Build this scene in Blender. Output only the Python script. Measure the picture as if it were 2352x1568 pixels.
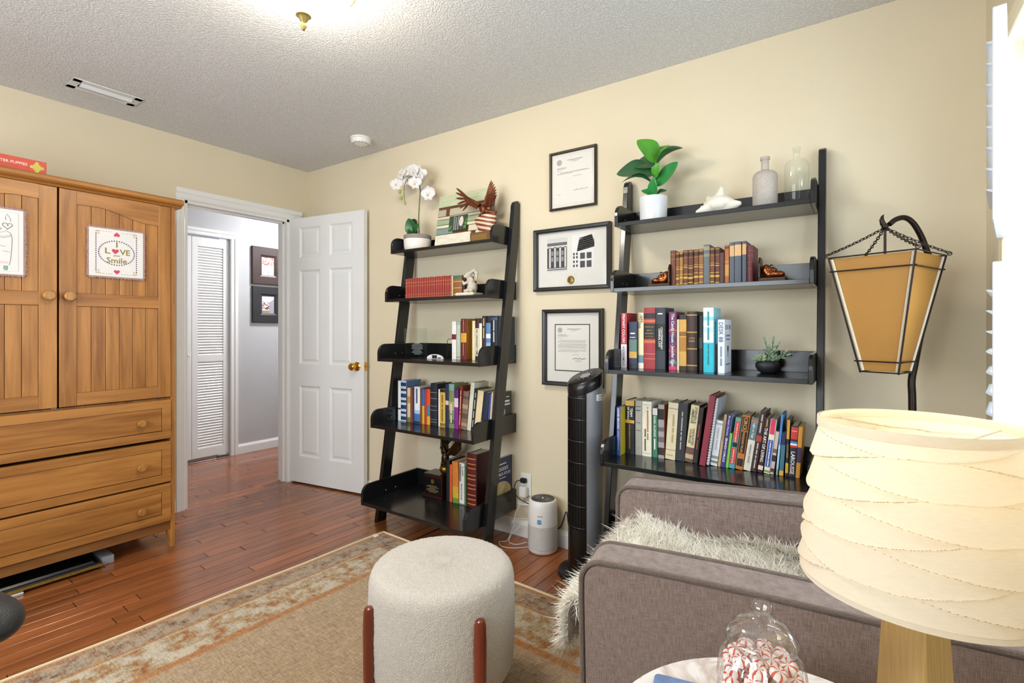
import bpy, bmesh, math, random
import numpy as np
from mathutils import Vector, Matrix, Euler

for _o in list(bpy.data.objects):
    bpy.data.objects.remove(_o)
SC = bpy.context.scene
COL = SC.collection
random.seed(11)
RNG = np.random.default_rng(11)

# ---------------------------------------------------------------- camera
cam_data = bpy.data.cameras.new('camera')
cam = bpy.data.objects.new('camera', cam_data)
COL.objects.link(cam)
cam.location = (3.642, -2.423, 1.185)
cam.rotation_euler = (math.pi / 2, 0, math.radians(34.4))
cam_data.sensor_width = 36.0
cam_data.lens = 1160.0 / 2352.0 * 36.0
cam_data.shift_y = -29.0 / 2352.0
cam_data.clip_start = 0.02
SC.camera = cam

# ---------------------------------------------------------------- world (overcast daylight outside)
world = bpy.data.worlds.new('daylight')
SC.world = world
world.use_nodes = True
wn = world.node_tree
wn.nodes['Background'].inputs['Color'].default_value = (0.80, 0.90, 1.0, 1)
wn.nodes['Background'].inputs['Strength'].default_value = 1.3


def area_light(name, loc, rot, sx, sy, power, color):
    d = bpy.data.lights.new(name, 'AREA')
    d.shape = 'RECTANGLE'
    d.size, d.size_y = sx, sy
    d.energy = power
    d.color = color
    o = bpy.data.objects.new(name, d)
    COL.objects.link(o)
    o.location = loc
    o.rotation_euler = rot
    return o


# daylight entering by the shuttered window in the right wall; the near one is fill, added behind the camera
area_light('daylight_right_window', (4.17, -0.95, 1.40), (0, math.pi / 2, 0), 1.25, 1.15, 20, (0.86, 0.93, 1.0))
area_light('fill_light_near', (2.05, -3.68, 1.45), (math.pi / 2, 0, 0), 2.3, 1.3, 70, (0.93, 0.96, 1.0))

# ---------------------------------------------------------------- exposure
SC.view_settings.view_transform = 'Standard'
SC.view_settings.look = 'None'
SC.view_settings.gamma = 1.0
SC.view_settings.use_curve_mapping = False
SC.view_settings.exposure = 0.42

# ================================================================ helpers


def lin(c):
    if isinstance(c, str):
        if len(c) == 3:
            c = ''.join(ch * 2 for ch in c)
        c = [int(c[i:i + 2], 16) for i in (0, 2, 4)]
    r = []
    for v in c:
        v = v / 255.0
        r.append(v / 12.92 if v <= 0.04045 else ((v + 0.055) / 1.055) ** 2.4)
    return r


MATS = {}


def _new(key):
    m = bpy.data.materials.new(key)
    m.use_nodes = True
    nt = m.node_tree
    return m, nt, nt.nodes['Principled BSDF'], nt.nodes.new, nt.links.new


def M(key, col=None, rough=0.5, metal=0.0, var=0.07, vs=9.0, bump=0.0, bs=180.0, sheen=0.0, coat=0.0, spec=0.5, stretch=None):
    """plain procedural material: colour with a soft noise variation and fine relief"""
    if key in MATS:
        return MATS[key]
    m, nt, bs_node, N, L = _new(key)
    c = lin(col)
    tc = N('ShaderNodeTexCoord')
    mp = N('ShaderNodeMapping')
    L(tc.outputs['Object'], mp.inputs['Vector'])
    if stretch:
        mp.inputs['Scale'].default_value = stretch
    nz = N('ShaderNodeTexNoise')
    nz.inputs['Scale'].default_value = vs
    nz.inputs['Detail'].default_value = 4
    L(mp.outputs['Vector'], nz.inputs['Vector'])
    mx = N('ShaderNodeMix')
    mx.data_type = 'RGBA'
    mx.inputs['A'].default_value = [min(1, v * (1 - var * 1.6)) for v in c] + [1]
    mx.inputs['B'].default_value = [min(1, v * (1 + var * 1.6)) for v in c] + [1]
    L(nz.outputs['Fac'], mx.inputs['Factor'])
    L(mx.outputs['Result'], bs_node.inputs['Base Color'])
    bs_node.inputs['Roughness'].default_value = rough
    bs_node.inputs['Metallic'].default_value = metal
    bs_node.inputs['Specular IOR Level'].default_value = spec
    if sheen:
        bs_node.inputs['Sheen Weight'].default_value = sheen
    if coat:
        bs_node.inputs['Coat Weight'].default_value = coat
        bs_node.inputs['Coat Roughness'].default_value = 0.08
    if bump:
        n2 = N('ShaderNodeTexNoise')
        n2.inputs['Scale'].default_value = bs
        n2.inputs['Detail'].default_value = 3
        L(mp.outputs['Vector'], n2.inputs['Vector'])
        bp = N('ShaderNodeBump')
        bp.inputs['Strength'].default_value = min(1, bump)
        bp.inputs['Distance'].default_value = 0.004
        L(n2.outputs['Fac'], bp.inputs['Height'])
        L(bp.outputs['Normal'], bs_node.inputs['Normal'])
    MATS[key] = m
    return m


def wood(key, dark, light, axis='z', rough=0.35, fine=46.0, rnd=0.0, coat=0.0):
    """wood with grain along one axis of the object"""
    if key in MATS:
        return MATS[key]
    m, nt, bn, N, L = _new(key)
    tc = N('ShaderNodeTexCoord')
    mp = N('ShaderNodeMapping')
    s = {'x': (0.07, 1, 1), 'y': (1, 0.07, 1), 'z': (1, 1, 0.07)}[axis]
    mp.inputs['Scale'].default_value = s
    L(tc.outputs['Object'], mp.inputs['Vector'])
    oi = N('ShaderNodeObjectInfo')
    va = N('ShaderNodeVectorMath')
    va.operation = 'MULTIPLY_ADD'
    cb = N('ShaderNodeCombineXYZ')
    for k in range(3):
        L(oi.outputs['Random'], cb.inputs[k])
    va.inputs[1].default_value = (7, 5, 3)
    L(cb.outputs[0], va.inputs[0])
    L(mp.outputs['Vector'], va.inputs[2])
    nz = N('ShaderNodeTexNoise')
    nz.inputs['Scale'].default_value = fine
    nz.inputs['Detail'].default_value = 6
    nz.inputs['Roughness'].default_value = 0.62
    nz.inputs['Distortion'].default_value = 0.6
    L(va.outputs[0], nz.inputs['Vector'])
    n2 = N('ShaderNodeTexNoise')
    n2.inputs['Scale'].default_value = fine * 0.22
    n2.inputs['Detail'].default_value = 3
    n2.inputs['Distortion'].default_value = 1.2
    L(va.outputs[0], n2.inputs['Vector'])
    ad = N('ShaderNodeMath')
    ad.operation = 'MULTIPLY_ADD'
    ad.inputs[1].default_value = 0.5
    L(n2.outputs['Fac'], ad.inputs[0])
    h = N('ShaderNodeMath')
    h.operation = 'MULTIPLY'
    h.inputs[1].default_value = 0.5
    L(nz.outputs['Fac'], h.inputs[0])
    L(h.outputs[0], ad.inputs[2])
    rp = N('ShaderNodeValToRGB')
    rp.color_ramp.elements[0].position = 0.34
    rp.color_ramp.elements[1].position = 0.62
    rp.color_ramp.elements[0].color = lin(dark) + [1]
    rp.color_ramp.elements[1].color = lin(light) + [1]
    L(ad.outputs[0], rp.inputs['Fac'])
    last = rp.outputs['Color']
    if rnd:
        hs = N('ShaderNodeHueSaturation')
        mr = N('ShaderNodeMapRange')
        mr.inputs['To Min'].default_value = 1 - rnd
        mr.inputs['To Max'].default_value = 1 + rnd
        L(oi.outputs['Random'], mr.inputs['Value'])
        L(mr.outputs['Result'], hs.inputs['Value'])
        L(last, hs.inputs['Color'])
        last = hs.outputs['Color']
    L(last, bn.inputs['Base Color'])
    bn.inputs['Roughness'].default_value = rough
    if coat:
        bn.inputs['Coat Weight'].default_value = coat
        bn.inputs['Coat Roughness'].default_value = 0.12
    bp = N('ShaderNodeBump')
    bp.inputs['Strength'].default_value = 0.12
    bp.inputs['Distance'].default_value = 0.001
    L(nz.outputs['Fac'], bp.inputs['Height'])
    L(bp.outputs['Normal'], bn.inputs['Normal'])
    MATS[key] = m
    return m


def glass(key, tint=(1, 1, 1), clear=0.9, rough=0.02, edge=0.55):
    """thin clear sheet: mostly transparent with a mirror-like skin"""
    if key in MATS:
        return MATS[key]
    m = bpy.data.materials.new(key)
    m.use_nodes = True
    nt = m.node_tree
    nt.nodes.clear()
    N, L = nt.nodes.new, nt.links.new
    o = N('ShaderNodeOutputMaterial')
    t = N('ShaderNodeBsdfTransparent')
    t.inputs['Color'].default_value = (*tint, 1)
    g = N('ShaderNodeBsdfGlossy')
    g.inputs['Roughness'].default_value = rough
    fr = N('ShaderNodeLayerWeight')
    fr.inputs['Blend'].default_value = 0.5
    pw_ = N('ShaderNodeMath')
    pw_.operation = 'POWER'
    pw_.inputs[1].default_value = 4.0
    L(fr.outputs['Facing'], pw_.inputs[0])
    mr = N('ShaderNodeMapRange')
    mr.inputs['To Min'].default_value = 1 - clear
    mr.inputs['To Max'].default_value = edge
    L(pw_.outputs[0], mr.inputs['Value'])
    mx = N('ShaderNodeMixShader')
    L(mr.outputs['Result'], mx.inputs[0])
    L(t.outputs[0], mx.inputs[1])
    L(g.outputs[0], mx.inputs[2])
    L(mx.outputs[0], o.inputs[0])
    MATS[key] = m
    return m


def glow(key, col, strength):
    if key in MATS:
        return MATS[key]
    m, nt, bn, N, L = _new(key)
    tc = N('ShaderNodeTexCoord')
    nz = N('ShaderNodeTexNoise')
    nz.inputs['Scale'].default_value = 14
    L(tc.outputs['Object'], nz.inputs['Vector'])
    mx = N('ShaderNodeMix')
    mx.data_type = 'RGBA'
    c = lin(col)
    mx.inputs['A'].default_value = [v * 0.93 for v in c] + [1]
    mx.inputs['B'].default_value = c + [1]
    L(nz.outputs['Fac'], mx.inputs['Factor'])
    L(mx.outputs['Result'], bn.inputs['Emission Color'])
    bn.inputs['Emission Strength'].default_value = strength
    bn.inputs['Base Color'].default_value = (0.8, 0.8, 0.78, 1)
    MATS[key] = m
    return m


WORLDROOT = set()


def thing(name, label, cat, loc=(0, 0, 0), rot=(0, 0, 0), group=None, world=False):
    o = bpy.data.objects.new(name, None)
    COL.objects.link(o)
    o.empty_display_size = 0.05
    o.location = loc
    o.rotation_euler = rot
    o['label'] = label.strip()
    o['category'] = cat
    if group:
        o['group'] = group
    if world:
        WORLDROOT.add(o.name)
    return o


def tag(o, label, cat, group=None):
    o['label'] = label
    o['category'] = cat
    if group:
        o['group'] = group
    return o


def adopt(ob, parent):
    ob.parent = parent
    if parent.name in WORLDROOT:
        ob.matrix_parent_inverse = parent.matrix_basis.inverted()


def place(name, me, parent=None):
    ob = bpy.data.objects.new(name, me)
    COL.objects.link(ob)
    if parent is not None:
        adopt(ob, parent)
    return ob


class B:
    """collects shapes into one mesh"""

    def __init__(s):
        s.bm = bmesh.new()

    def box(s, lo, hi, X=None):
        vs = []
        for i in range(8):
            v = Vector((hi[0] if i & 1 else lo[0], hi[1] if i & 2 else lo[1], hi[2] if i & 4 else lo[2]))
            if X is not None:
                v = X @ v
            vs.append(s.bm.verts.new(v))
        for f in ((0, 2, 3, 1), (4, 5, 7, 6), (0, 1, 5, 4), (2, 6, 7, 3), (0, 4, 6, 2), (1, 3, 7, 5)):
            s.bm.faces.new([vs[k] for k in f])
        return s

    def cbox(s, c, size, X=None):
        return s.box([c[k] - size[k] / 2 for k in range(3)], [c[k] + size[k] / 2 for k in range(3)], X)

    def poly(s, pts):
        s.bm.faces.new([s.bm.verts.new(Vector(p)) for p in pts])
        return s

    def prism(s, pts, axis, a, b, X=None):
        """2d outline pushed along an axis; pts are the two other coordinates in xyz order"""
        def v3(p, t):
            q = {'x': (t, p[0], p[1]), 'y': (p[0], t, p[1]), 'z': (p[0], p[1], t)}[axis]
            q = Vector(q)
            return X @ q if X is not None else q
        n = len(pts)
        v0 = [s.bm.verts.new(v3(p, a)) for p in pts]
        v1 = [s.bm.verts.new(v3(p, b)) for p in pts]
        s.bm.faces.new(v0)
        s.bm.faces.new(v1[::-1])
        for i in range(n):
            j = (i + 1) % n
            s.bm.faces.new((v0[i], v1[i], v1[j], v0[j]))
        return s

    def loft(s, rings, close=True, cap=True):
        rv = [[s.bm.verts.new(Vector(p)) for p in r] for r in rings]
        n = len(rings[0])
        for a, b in zip(rv, rv[1:]):
            for i in range(n if close else n - 1):
                j = (i + 1) % n
                s.bm.faces.new((a[i], a[j], b[j], b[i]))
        if cap and close:
            s.bm.faces.new(rv[0][::-1])
            s.bm.faces.new(rv[-1])
        return s

    def cyl(s, p0, p1, r0, r1=None, n=16, cap=True):
        return s.tube([p0, p1], [r0, r0 if r1 is None else r1], n, cap)

    def tube(s, pts, r, n=8, cap=True, closed=False):
        P = [Vector(p) for p in pts]
        R = [r] * len(P) if not hasattr(r, '__len__') else r
        rings = []
        up = None
        for i, p in enumerate(P):
            if closed:
                t = P[(i + 1) % len(P)] - P[i - 1]
            else:
                t = P[min(i + 1, len(P) - 1)] - P[max(i - 1, 0)]
            t.normalize()
            if up is None:
                up = t.orthogonal().normalized()
            else:
                up = (up - t * up.dot(t))
                up = up.normalized() if up.length > 1e-6 else t.orthogonal().normalized()
            w = t.cross(up)
            rings.append([p + (up * math.cos(2 * math.pi * k / n) + w * math.sin(2 * math.pi * k / n)) * R[i] for k in range(n)])
        if closed:
            rings.append(rings[0])
            return s.loft(rings, cap=False)
        return s.loft(rings, cap=cap)

    def lathe(s, prof, c=(0, 0, 0), n=32, X=None, a0=0.0, a1=2 * math.pi):
        full = abs(a1 - a0 - 2 * math.pi) < 1e-6
        m = n if full else n + 1
        rings = []
        for r, z in prof:
            rings.append([Vector((c[0] + r * math.cos(a0 + (a1 - a0) * k / n), c[1] + r * math.sin(a0 + (a1 - a0) * k / n), c[2] + z)) for k in range(m)])
        if X is not None:
            rings = [[X @ v for v in r] for r in rings]
        return s.loft(rings, close=full, cap=full)

    def ball(s, c, r, X=None, u=16, v=10):
        r = (r, r, r) if not hasattr(r, '__len__') else r
        mat = Matrix.Translation(c) @ (X if X is not None else Matrix()) @ Matrix.Diagonal((*r, 1))
        bmesh.ops.create_uvsphere(s.bm, u_segments=u, v_segments=v, radius=1, matrix=mat)
        return s

    def out(s, name, mat, parent=None, smooth=False, bevel=0.0, seg=1, recalc=True, sharp=40):
        bm = s.bm
        bmesh.ops.remove_doubles(bm, verts=bm.verts, dist=1e-6)
        if recalc:
            bmesh.ops.recalc_face_normals(bm, faces=bm.faces)
        if bevel:
            es = [e for e in bm.edges if len(e.link_faces) == 2 and e.calc_face_angle(0) > 0.6]
            bmesh.ops.bevel(bm, geom=es, offset=bevel, segments=seg, affect='EDGES', clamp_overlap=True)
        me = bpy.data.meshes.new(name)
        bm.to_mesh(me)
        bm.free()
        me.materials.append(mat)
        if smooth:
            me.polygons.foreach_set('use_smooth', [True] * len(me.polygons))
            me.set_sharp_from_angle(angle=math.radians(sharp))
        return place(name, me, parent)


def blob(name, mat, parent, parts, voxel=0.004, smooth_it=6):
    """one continuous closed body grown from overlapping ellipsoids and tapered limbs"""
    b = B()
    for p in parts:
        if p[0] == 'e':
            b.ball(p[1], p[2], p[3] if len(p) > 3 else None, 14, 9)
        else:
            b.tube(p[1], p[2], 10)
    ob = b.out(name, mat, None)
    md = ob.modifiers.new('r', 'REMESH')
    md.mode = 'VOXEL'
    md.voxel_size = voxel
    ms = ob.modifiers.new('s', 'SMOOTH')
    ms.iterations = smooth_it
    ms.factor = 0.5
    dg = bpy.context.evaluated_depsgraph_get()
    me = bpy.data.meshes.new_from_object(ob.evaluated_get(dg))
    bpy.data.objects.remove(ob)
    me.name = name
    if not me.materials:
        me.materials.append(mat)
    me.polygons.foreach_set('use_smooth', [True] * len(me.polygons))
    return place(name, me, parent)


def text_part(name, s, mat, parent, X, length, height, bold=0.012):
    """lettering: flat raised mesh text fitted into length x height and laid out by matrix X;
    a tuple of word lengths means print too small to read: one bar for each word"""
    if not isinstance(s, str):
        words = s
        tot = sum(words) + 0.8 * (len(words) - 1)
        u = length / tot
        b = B()
        x = -length / 2
        for w in words:
            hh = min(height * 0.5, u * 1.1)
            b.box((x, -hh / 2, 0), (x + u * w, hh / 2, 0.0003), X)
            x += u * (w + 0.8)
        return b.out(name, mat, parent)
    cu = bpy.data.curves.new(name, 'FONT')
    cu.body = s
    cu.align_x = 'CENTER'
    cu.align_y = 'CENTER'
    cu.resolution_u = 2
    cu.extrude = 0.0
    cu.offset = bold
    tmp = bpy.data.objects.new(name, cu)
    me = bpy.data.meshes.new_from_object(tmp)
    bpy.data.objects.remove(tmp)
    bpy.data.curves.remove(cu)
    if len(me.vertices) == 0:
        return None
    co = np.zeros(len(me.vertices) * 3)
    me.vertices.foreach_get('co', co)
    co = co.reshape(-1, 3)
    lo, hi = co.min(0), co.max(0)
    c = (lo + hi) / 2
    k = min(length / (hi[0] - lo[0]), height / (hi[1] - lo[1]))
    kx = min(length / (hi[0] - lo[0]), k * 1.25)
    co = (co - c) * np.array([kx, k, 1])
    A = np.array(X)
    co = co @ A[:3, :3].T + A[:3, 3]
    me.vertices.foreach_set('co', co.ravel())
    me.materials.clear()
    me.materials.append(mat)
    me.update()
    return place(name, me, parent)


def frame_matrix(o, x, y):
    """matrix with given origin, text direction x and text up y"""
    x = Vector(x).normalized()
    y = Vector(y).normalized()
    z = x.cross(y)
    return Matrix(((x.x, y.x, z.x, o[0]), (x.y, y.y, z.y, o[1]), (x.z, y.z, z.z, o[2]), (0, 0, 0, 1)))


def structure(o):
    o['kind'] = 'structure'
    return o


def catmull(pts, n=8):
    P = [Vector(p) for p in pts]
    P = [P[0] * 2 - P[1]] + P + [P[-1] * 2 - P[-2]]
    r = []
    for i in range(1, len(P) - 2):
        for k in range(n):
            t = k / n
            a, b, c, d = P[i - 1], P[i], P[i + 1], P[i + 2]
            r.append(0.5 * ((2 * b) + (c - a) * t + (2 * a - 5 * b + 4 * c - d) * t * t + (3 * b - a - 3 * c + d) * t ** 3))
    r.append(P[-2])
    return r


def clone(o, parent=None, offset=None):
    """copy of a thing with its parts and sub-parts (shared mesh data)"""
    c = o.copy()
    COL.objects.link(c)
    if parent is not None:
        c.parent = parent
    for ch in o.children:
        clone(ch, c)
    return c

# ================================================================ room shell
H = 2.44
XR = 4.017
YN = -3.60
m_wall = M('wall_paint_beige', 'dbcfb4', 0.85, var=0.02, vs=3, bump=0.10, bs=260, spec=0.2)
m_hall = M('wall_paint_grey', 'b9bbbc', 0.85, var=0.02, vs=3, bump=0.08, bs=260, spec=0.2)
m_trim = M('trim_white', 'e9e9e8', 0.35, var=0.015, vs=5)
m_door = M('door_white', 'e2e3e2', 0.42, var=0.015, vs=4)
m_brass = M('polished_brass', 'd8a94a', 0.16, metal=1.0, var=0.05)


def popcorn():
    m, nt, bn, N, L = _new('ceiling_popcorn')
    tc = N('ShaderNodeTexCoord')
    nz = N('ShaderNodeTexNoise')
    nz.inputs['Scale'].default_value = 170
    nz.inputs['Detail'].default_value = 4
    nz.inputs['Roughness'].default_value = 0.65
    L(tc.outputs['Object'], nz.inputs['Vector'])
    v = N('ShaderNodeTexVoronoi')
    v.inputs['Scale'].default_value = 120
    L(tc.outputs['Object'], v.inputs['Vector'])
    mt = N('ShaderNodeMath')
    mt.operation = 'SUBTRACT'
    L(nz.outputs['Fac'], mt.inputs[0])
    L(v.outputs['Distance'], mt.inputs[1])
    rp = N('ShaderNodeValToRGB')
    rp.color_ramp.elements[0].position = 0.0
    rp.color_ramp.elements[1].position = 0.4
    rp.color_ramp.elements[0].color = lin('d2d3d3') + [1]
    rp.color_ramp.elements[1].color = lin('eeefef') + [1]
    L(mt.outputs[0], rp.inputs['Fac'])
    L(rp.outputs['Color'], bn.inputs['Base Color'])
    bp = N('ShaderNodeBump')
    bp.inputs['Strength'].default_value = 0.6
    bp.inputs['Distance'].default_value = 0.0045
    L(mt.outputs[0], bp.inputs['Height'])
    L(bp.outputs['Normal'], bn.inputs['Normal'])
    bn.inputs['Roughness'].default_value = 0.75
    return m


m_ceil = popcorn()
structure(B().box((-1.32, YN - 0.1, H), (XR + 0.12, 1.75, H + 0.1)).out('ceiling', m_ceil))

# wall with the doorway (left), wall behind the bookcases (far), window wall (right), wall behind the camera (near)
OL, OR, OT = -0.904, -0.166, 2.03
structure(B().box((-0.12, YN, 0), (0, OL, H)).box((-0.12, OR, 0), (0, 0, H)).box((-0.12, OL, OT), (0, OR, H)).out('wall_left', m_wall))
structure(B().box((0, 0, 0), (XR + 0.12, 0.12, H)).out('wall_far', m_wall))
WY0, WY1, WZ0, WZ1 = -1.55, -0.36, 0.76, 2.03
structure(B().box((XR, YN, 0), (XR + 0.12, WY0, H)).box((XR, WY1, 0), (XR + 0.12, 0, H))
          .box((XR, WY0, 0), (XR + 0.12, WY1, WZ0)).box((XR, WY0, WZ1), (XR + 0.12, WY1, H)).out('wall_right', m_wall))
structure(B().box((-0.12, YN - 0.1, 0), (0.9, YN, H)).box((3.2, YN - 0.1, 0), (XR + 0.12, YN, H))
          .box((0.9, YN - 0.1, 0), (3.2, YN, 0.8)).box((0.9, YN - 0.1, 2.1), (3.2, YN, H)).out('wall_near', m_wall))
# hall beyond the doorway
XH = -1.2
structure(B().box((XH - 0.1, 0.0, 0), (XH, 1.65, H)).box((XH - 0.1, -1.75, 0), (XH, -0.66, H))
          .box((XH - 0.1, -0.66, 2.03), (XH, 0.0, H)).out('wall_hall', m_hall))
structure(B().box((XH - 0.1, 1.65, 0), (0, 1.75, H)).out('wall_hall_end', m_hall))
structure(B().box((XH - 0.1, -1.85, 0), (-0.12, -1.75, H)).out('wall_hall_start', m_hall))
structure(B().box((-0.12, 0.0, 0), (0.0, 1.65, H)).out('wall_hall_side', m_hall))
structure(B().box((XH - 0.5, -0.75, 0), (XH - 0.45, 0.1, 2.1)).out('wall_closet', m_hall))

# floor: dark bed with every board laid on it
fl = structure(B().box((XH - 0.5, YN - 0.1, -0.06), (XR + 0.12, 1.75, -0.013)).out('floor', M('floor_bed', '2a120b', 0.8)))
m_plank = wood('cherry_floor_board', '75401f', '9a5a30', 'y', rough=0.24, fine=60, rnd=0.24, coat=0.35)
PW = 0.07
pl_cache = {}


def plank_mesh(length):
    k = round(length, 2)
    if k not in pl_cache:
        b = B().box((-PW / 2 + 0.0012, -k / 2 + 0.0012, -0.012), (PW / 2 - 0.0012, k / 2 - 0.0012, 0))
        o = b.out('plank', m_plank, None, bevel=0.0005)
        pl_cache[k] = o.data
        bpy.data.objects.remove(o)
    return pl_cache[k]


ROT = math.radians(2.6)
n_plank = 0
for i in range(-19, 58):
    x = i * PW
    if x < 0.0:
        y0, y1 = -1.75, 1.7
    elif x < 1.6:
        y0, y1 = YN, 0.0
    else:
        y0, y1 = -0.80, 0.0
    y = y0 - random.uniform(0, 0.6)
    while y < y1:
        ln = random.choice((0.55, 0.7, 0.85, 1.0, 1.15))
        yc = y + ln / 2
        if y + ln > y0 + 0.02:
            a, b_ = max(y, y0), min(y + ln, y1)
            ln2 = round(b_ - a, 2)
            if ln2 > 0.03:
                yc = (a + b_) / 2
                o = place('plank', plank_mesh(ln2), fl)
                xx = x + (yc + 0.7) * math.tan(ROT) * (1 if x < 1.6 else 0.3)
                o.location = (xx, yc, 0)
                o.rotation_euler = (0, 0, -ROT if x < 1.6 else -ROT * 0.3)
                n_plank += 1
        y += ln

# baseboards
def baseboard(name, p0, p1, nrm):
    p0, p1, n = Vector(p0), Vector(p1), Vector(nrm)
    prof = [(0, 0), (0.014, 0), (0.014, 0.068), (0.010, 0.078), (0.006, 0.084), (0.004, 0.092), (0, 0.092)]
    rings = [[p + n * a + Vector((0, 0, z)) for a, z in prof] for p in (p0, p1)]
    return structure(B().loft(rings).out(name, m_trim))


baseboard('baseboard_far', (0, 0, 0), (XR, 0, 0), (0, -1, 0))
baseboard('baseboard_left', (0, YN, 0), (0, OL - 0.056, 0), (1, 0, 0))
baseboard('baseboard_right', (XR, YN, 0), (XR, 0, 0), (-1, 0, 0))
baseboard('baseboard_hall', (XH, 0.052, 0), (XH, 1.65, 0), (1, 0, 0))


def casing(name, lo, hi, axis, inner):
    """moulded door casing on a wall of constant x (room side +x): stepped profile across its width"""
    (y0, z0), (y1, z1), x0 = lo, hi, inner
    b = B()
    prof = [(0, 0.006), (0.12, 0.012), (0.5, 0.012), (0.62, 0.018), (1.0, 0.018)]
    if axis == 'z':
        pts = [(y0, x0)] + [(y0 + (y1 - y0) * t, x0 + d) for t, d in prof] + [(y1, x0)]
        b.prism([(x, y) for y, x in pts], 'z', z0, z1)
    else:
        pts = [(x0, z0)] + [(x0 + d, z0 + (z1 - z0) * t) for t, d in prof] + [(x0, z1)]
        b.prism(pts, 'y', y0, y1)
    return structure(b.out(name, m_trim))


casing('trim_1', (OL, 0), (OL - 0.054, OT), 'z', 0.0)
casing('trim_2', (OR, 0), (-0.064, OT), 'z', 0.0)
casing('trim_3', (OL - 0.054, OT), (-0.064, 2.104), 'y', 0.0)
# jamb lining and stop
structure(B().box((-0.12, OL, 0), (0, OL + 0.018, OT)).box((-0.12, OR - 0.018, 0), (0, OR, OT)).box((-0.12, OL, OT - 0.018), (0, OR, OT))
          .box((-0.075, OL + 0.018, 0), (-0.04, OL + 0.03, OT - 0.018)).box((-0.075, OR - 0.03, 0), (-0.04, OR - 0.018, OT - 0.018))
          .box((-0.075, OL + 0.018, OT - 0.03), (-0.04, OR - 0.018, OT - 0.018)).out('trim_4', m_trim))
structure(B().box((-0.035, OL + 0.018, 0.87), (-0.010, OL + 0.0195, 0.93)).out('trim_5', m_brass))
# closet casing in the hall
casing('trim_6', (-0.018, 0), (0.05, 2.03), 'z', XH)
casing('trim_7', (-0.642, 0), (-0.71, 2.03), 'z', XH)
casing('trim_8', (-0.71, 2.02), (0.05, 2.085), 'y', XH)

# ---- six-panel room door, swung open
d = structure(place('door_1', bpy.data.meshes.new('door_1')))
d.location = (0.004, OR, 0.012)
d.rotation_euler = (0, 0, math.atan2(0.108, 0.745))
DW, DH, DT = 0.752, 2.02, 0.035
cols = [(0.11, 0.325), (0.42, 0.643)]
rows = [(0.20, 0.74), (0.905, 1.62), (1.715, 1.945)]
b = B()
b.box((0, 0, 0), (cols[0][0], DT, DH)).box((cols[0][1], 0, 0), (cols[1][0], DT, DH)).box((cols[1][1], 0, 0), (DW, DT, DH))
zz = [0] + [v for r in rows for v in r] + [DH]
for c0, c1 in cols:
    for k in range(0, len(zz), 2):
        b.box((c0, 0, zz[k]), (c1, DT, zz[k + 1]))
tmp = b.out('door_1', m_door)
d.data = tmp.data
bpy.data.objects.remove(tmp)
for c0, c1 in cols:
    for z0, z1 in rows:
        e1, e2, e3 = 0.012, 0.022, 0.040
        rings = []
        for ins, dep in ((0, 0.0), (e1, 0.010), (e2, 0.011), (e3, 0.004)):
            rings.append([(c0 + ins, dep, z0 + ins), (c1 - ins, dep, z0 + ins), (c1 - ins, dep, z1 - ins), (c0 + ins, dep, z1 - ins)])
        back = [(c0, DT, z0), (c1, DT, z0), (c1, DT, z1), (c0, DT, z1)]
        B().loft([back] + rings).out('panel', m_door, d)
kz = 0.905
kn = B()
kn.lathe([(0.0, 0), (0.032, 0), (0.032, 0.004), (0.024, 0.009), (0.011, 0.012), (0.010, 0.028), (0.018, 0.034), (0.027, 0.044), (0.029, 0.054), (0.024, 0.064), (0.012, 0.069), (0, 0.070)],
         (0, 0, 0), 28, Matrix.Translation((0.690, 0, kz)) @ Matrix.Rotation(math.pi / 2, 4, 'X'))
kn.out('door_knob', m_brass, d, smooth=True)
B().box((DW, 0.006, kz - 0.03), (DW + 0.0012, 0.030, kz + 0.03)).box((DW, 0.012, kz - 0.008), (DW + 0.009, 0.024, kz + 0.008)).out('latch_plate', m_brass, d)

# ---- louvred bifold closet doors
sl = B().cbox((0, 0, 0), (0.012, 0.222, 0.030), Matrix.Rotation(math.radians(-38), 4, 'Y')).out('slat', m_trim)
slat_me = sl.data
bpy.data.objects.remove(sl)
for k, (ya, yb) in enumerate(((-0.338, -0.022), (-0.656, -0.341))):
    x0, x1 = XH - 0.045, XH - 0.015
    g = 0.048
    b = B().box((x0, ya, 0.03), (x1, ya + g, 2.01)).box((x0, yb - g, 0.03), (x1, yb, 2.01))
    for z0, z1 in ((0.03, 0.112), (0.888, 0.945), (1.925, 2.01)):
        b.box((x0, ya + g, z0), (x1, yb - g, z1))
    lf = structure(b.out('door_%d' % (k + 2), m_trim, bevel=0.0015))
    for z0, z1 in ((0.112, 0.888), (0.945, 1.925)):
        n = int((z1 - z0) / 0.024)
        for q in range(n):
            o = place('slat', slat_me, lf)
            o.location = ((x0 + x1) / 2, (ya + yb) / 2, z0 + (q + 0.5) * (z1 - z0) / n)
    if k == 0:
        B().lathe([(0, 0), (0.008, 0.004), (0.014, 0.014), (0.012, 0.02), (0, 0.023)], (0, 0, 0), 16,
                  Matrix.Translation((x1, ya - 0.03, 0.95)) @ Matrix.Rotation(math.pi / 2, 4, 'Y')).out('knob', m_trim, lf, smooth=True)
B().box((XH - 0.04, -0.12, 0.0), (XH - 0.005, -0.03, 0.02)).out('floor_bracket', M('dull_steel', '8a8a88', 0.35, 1.0), fl)

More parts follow.
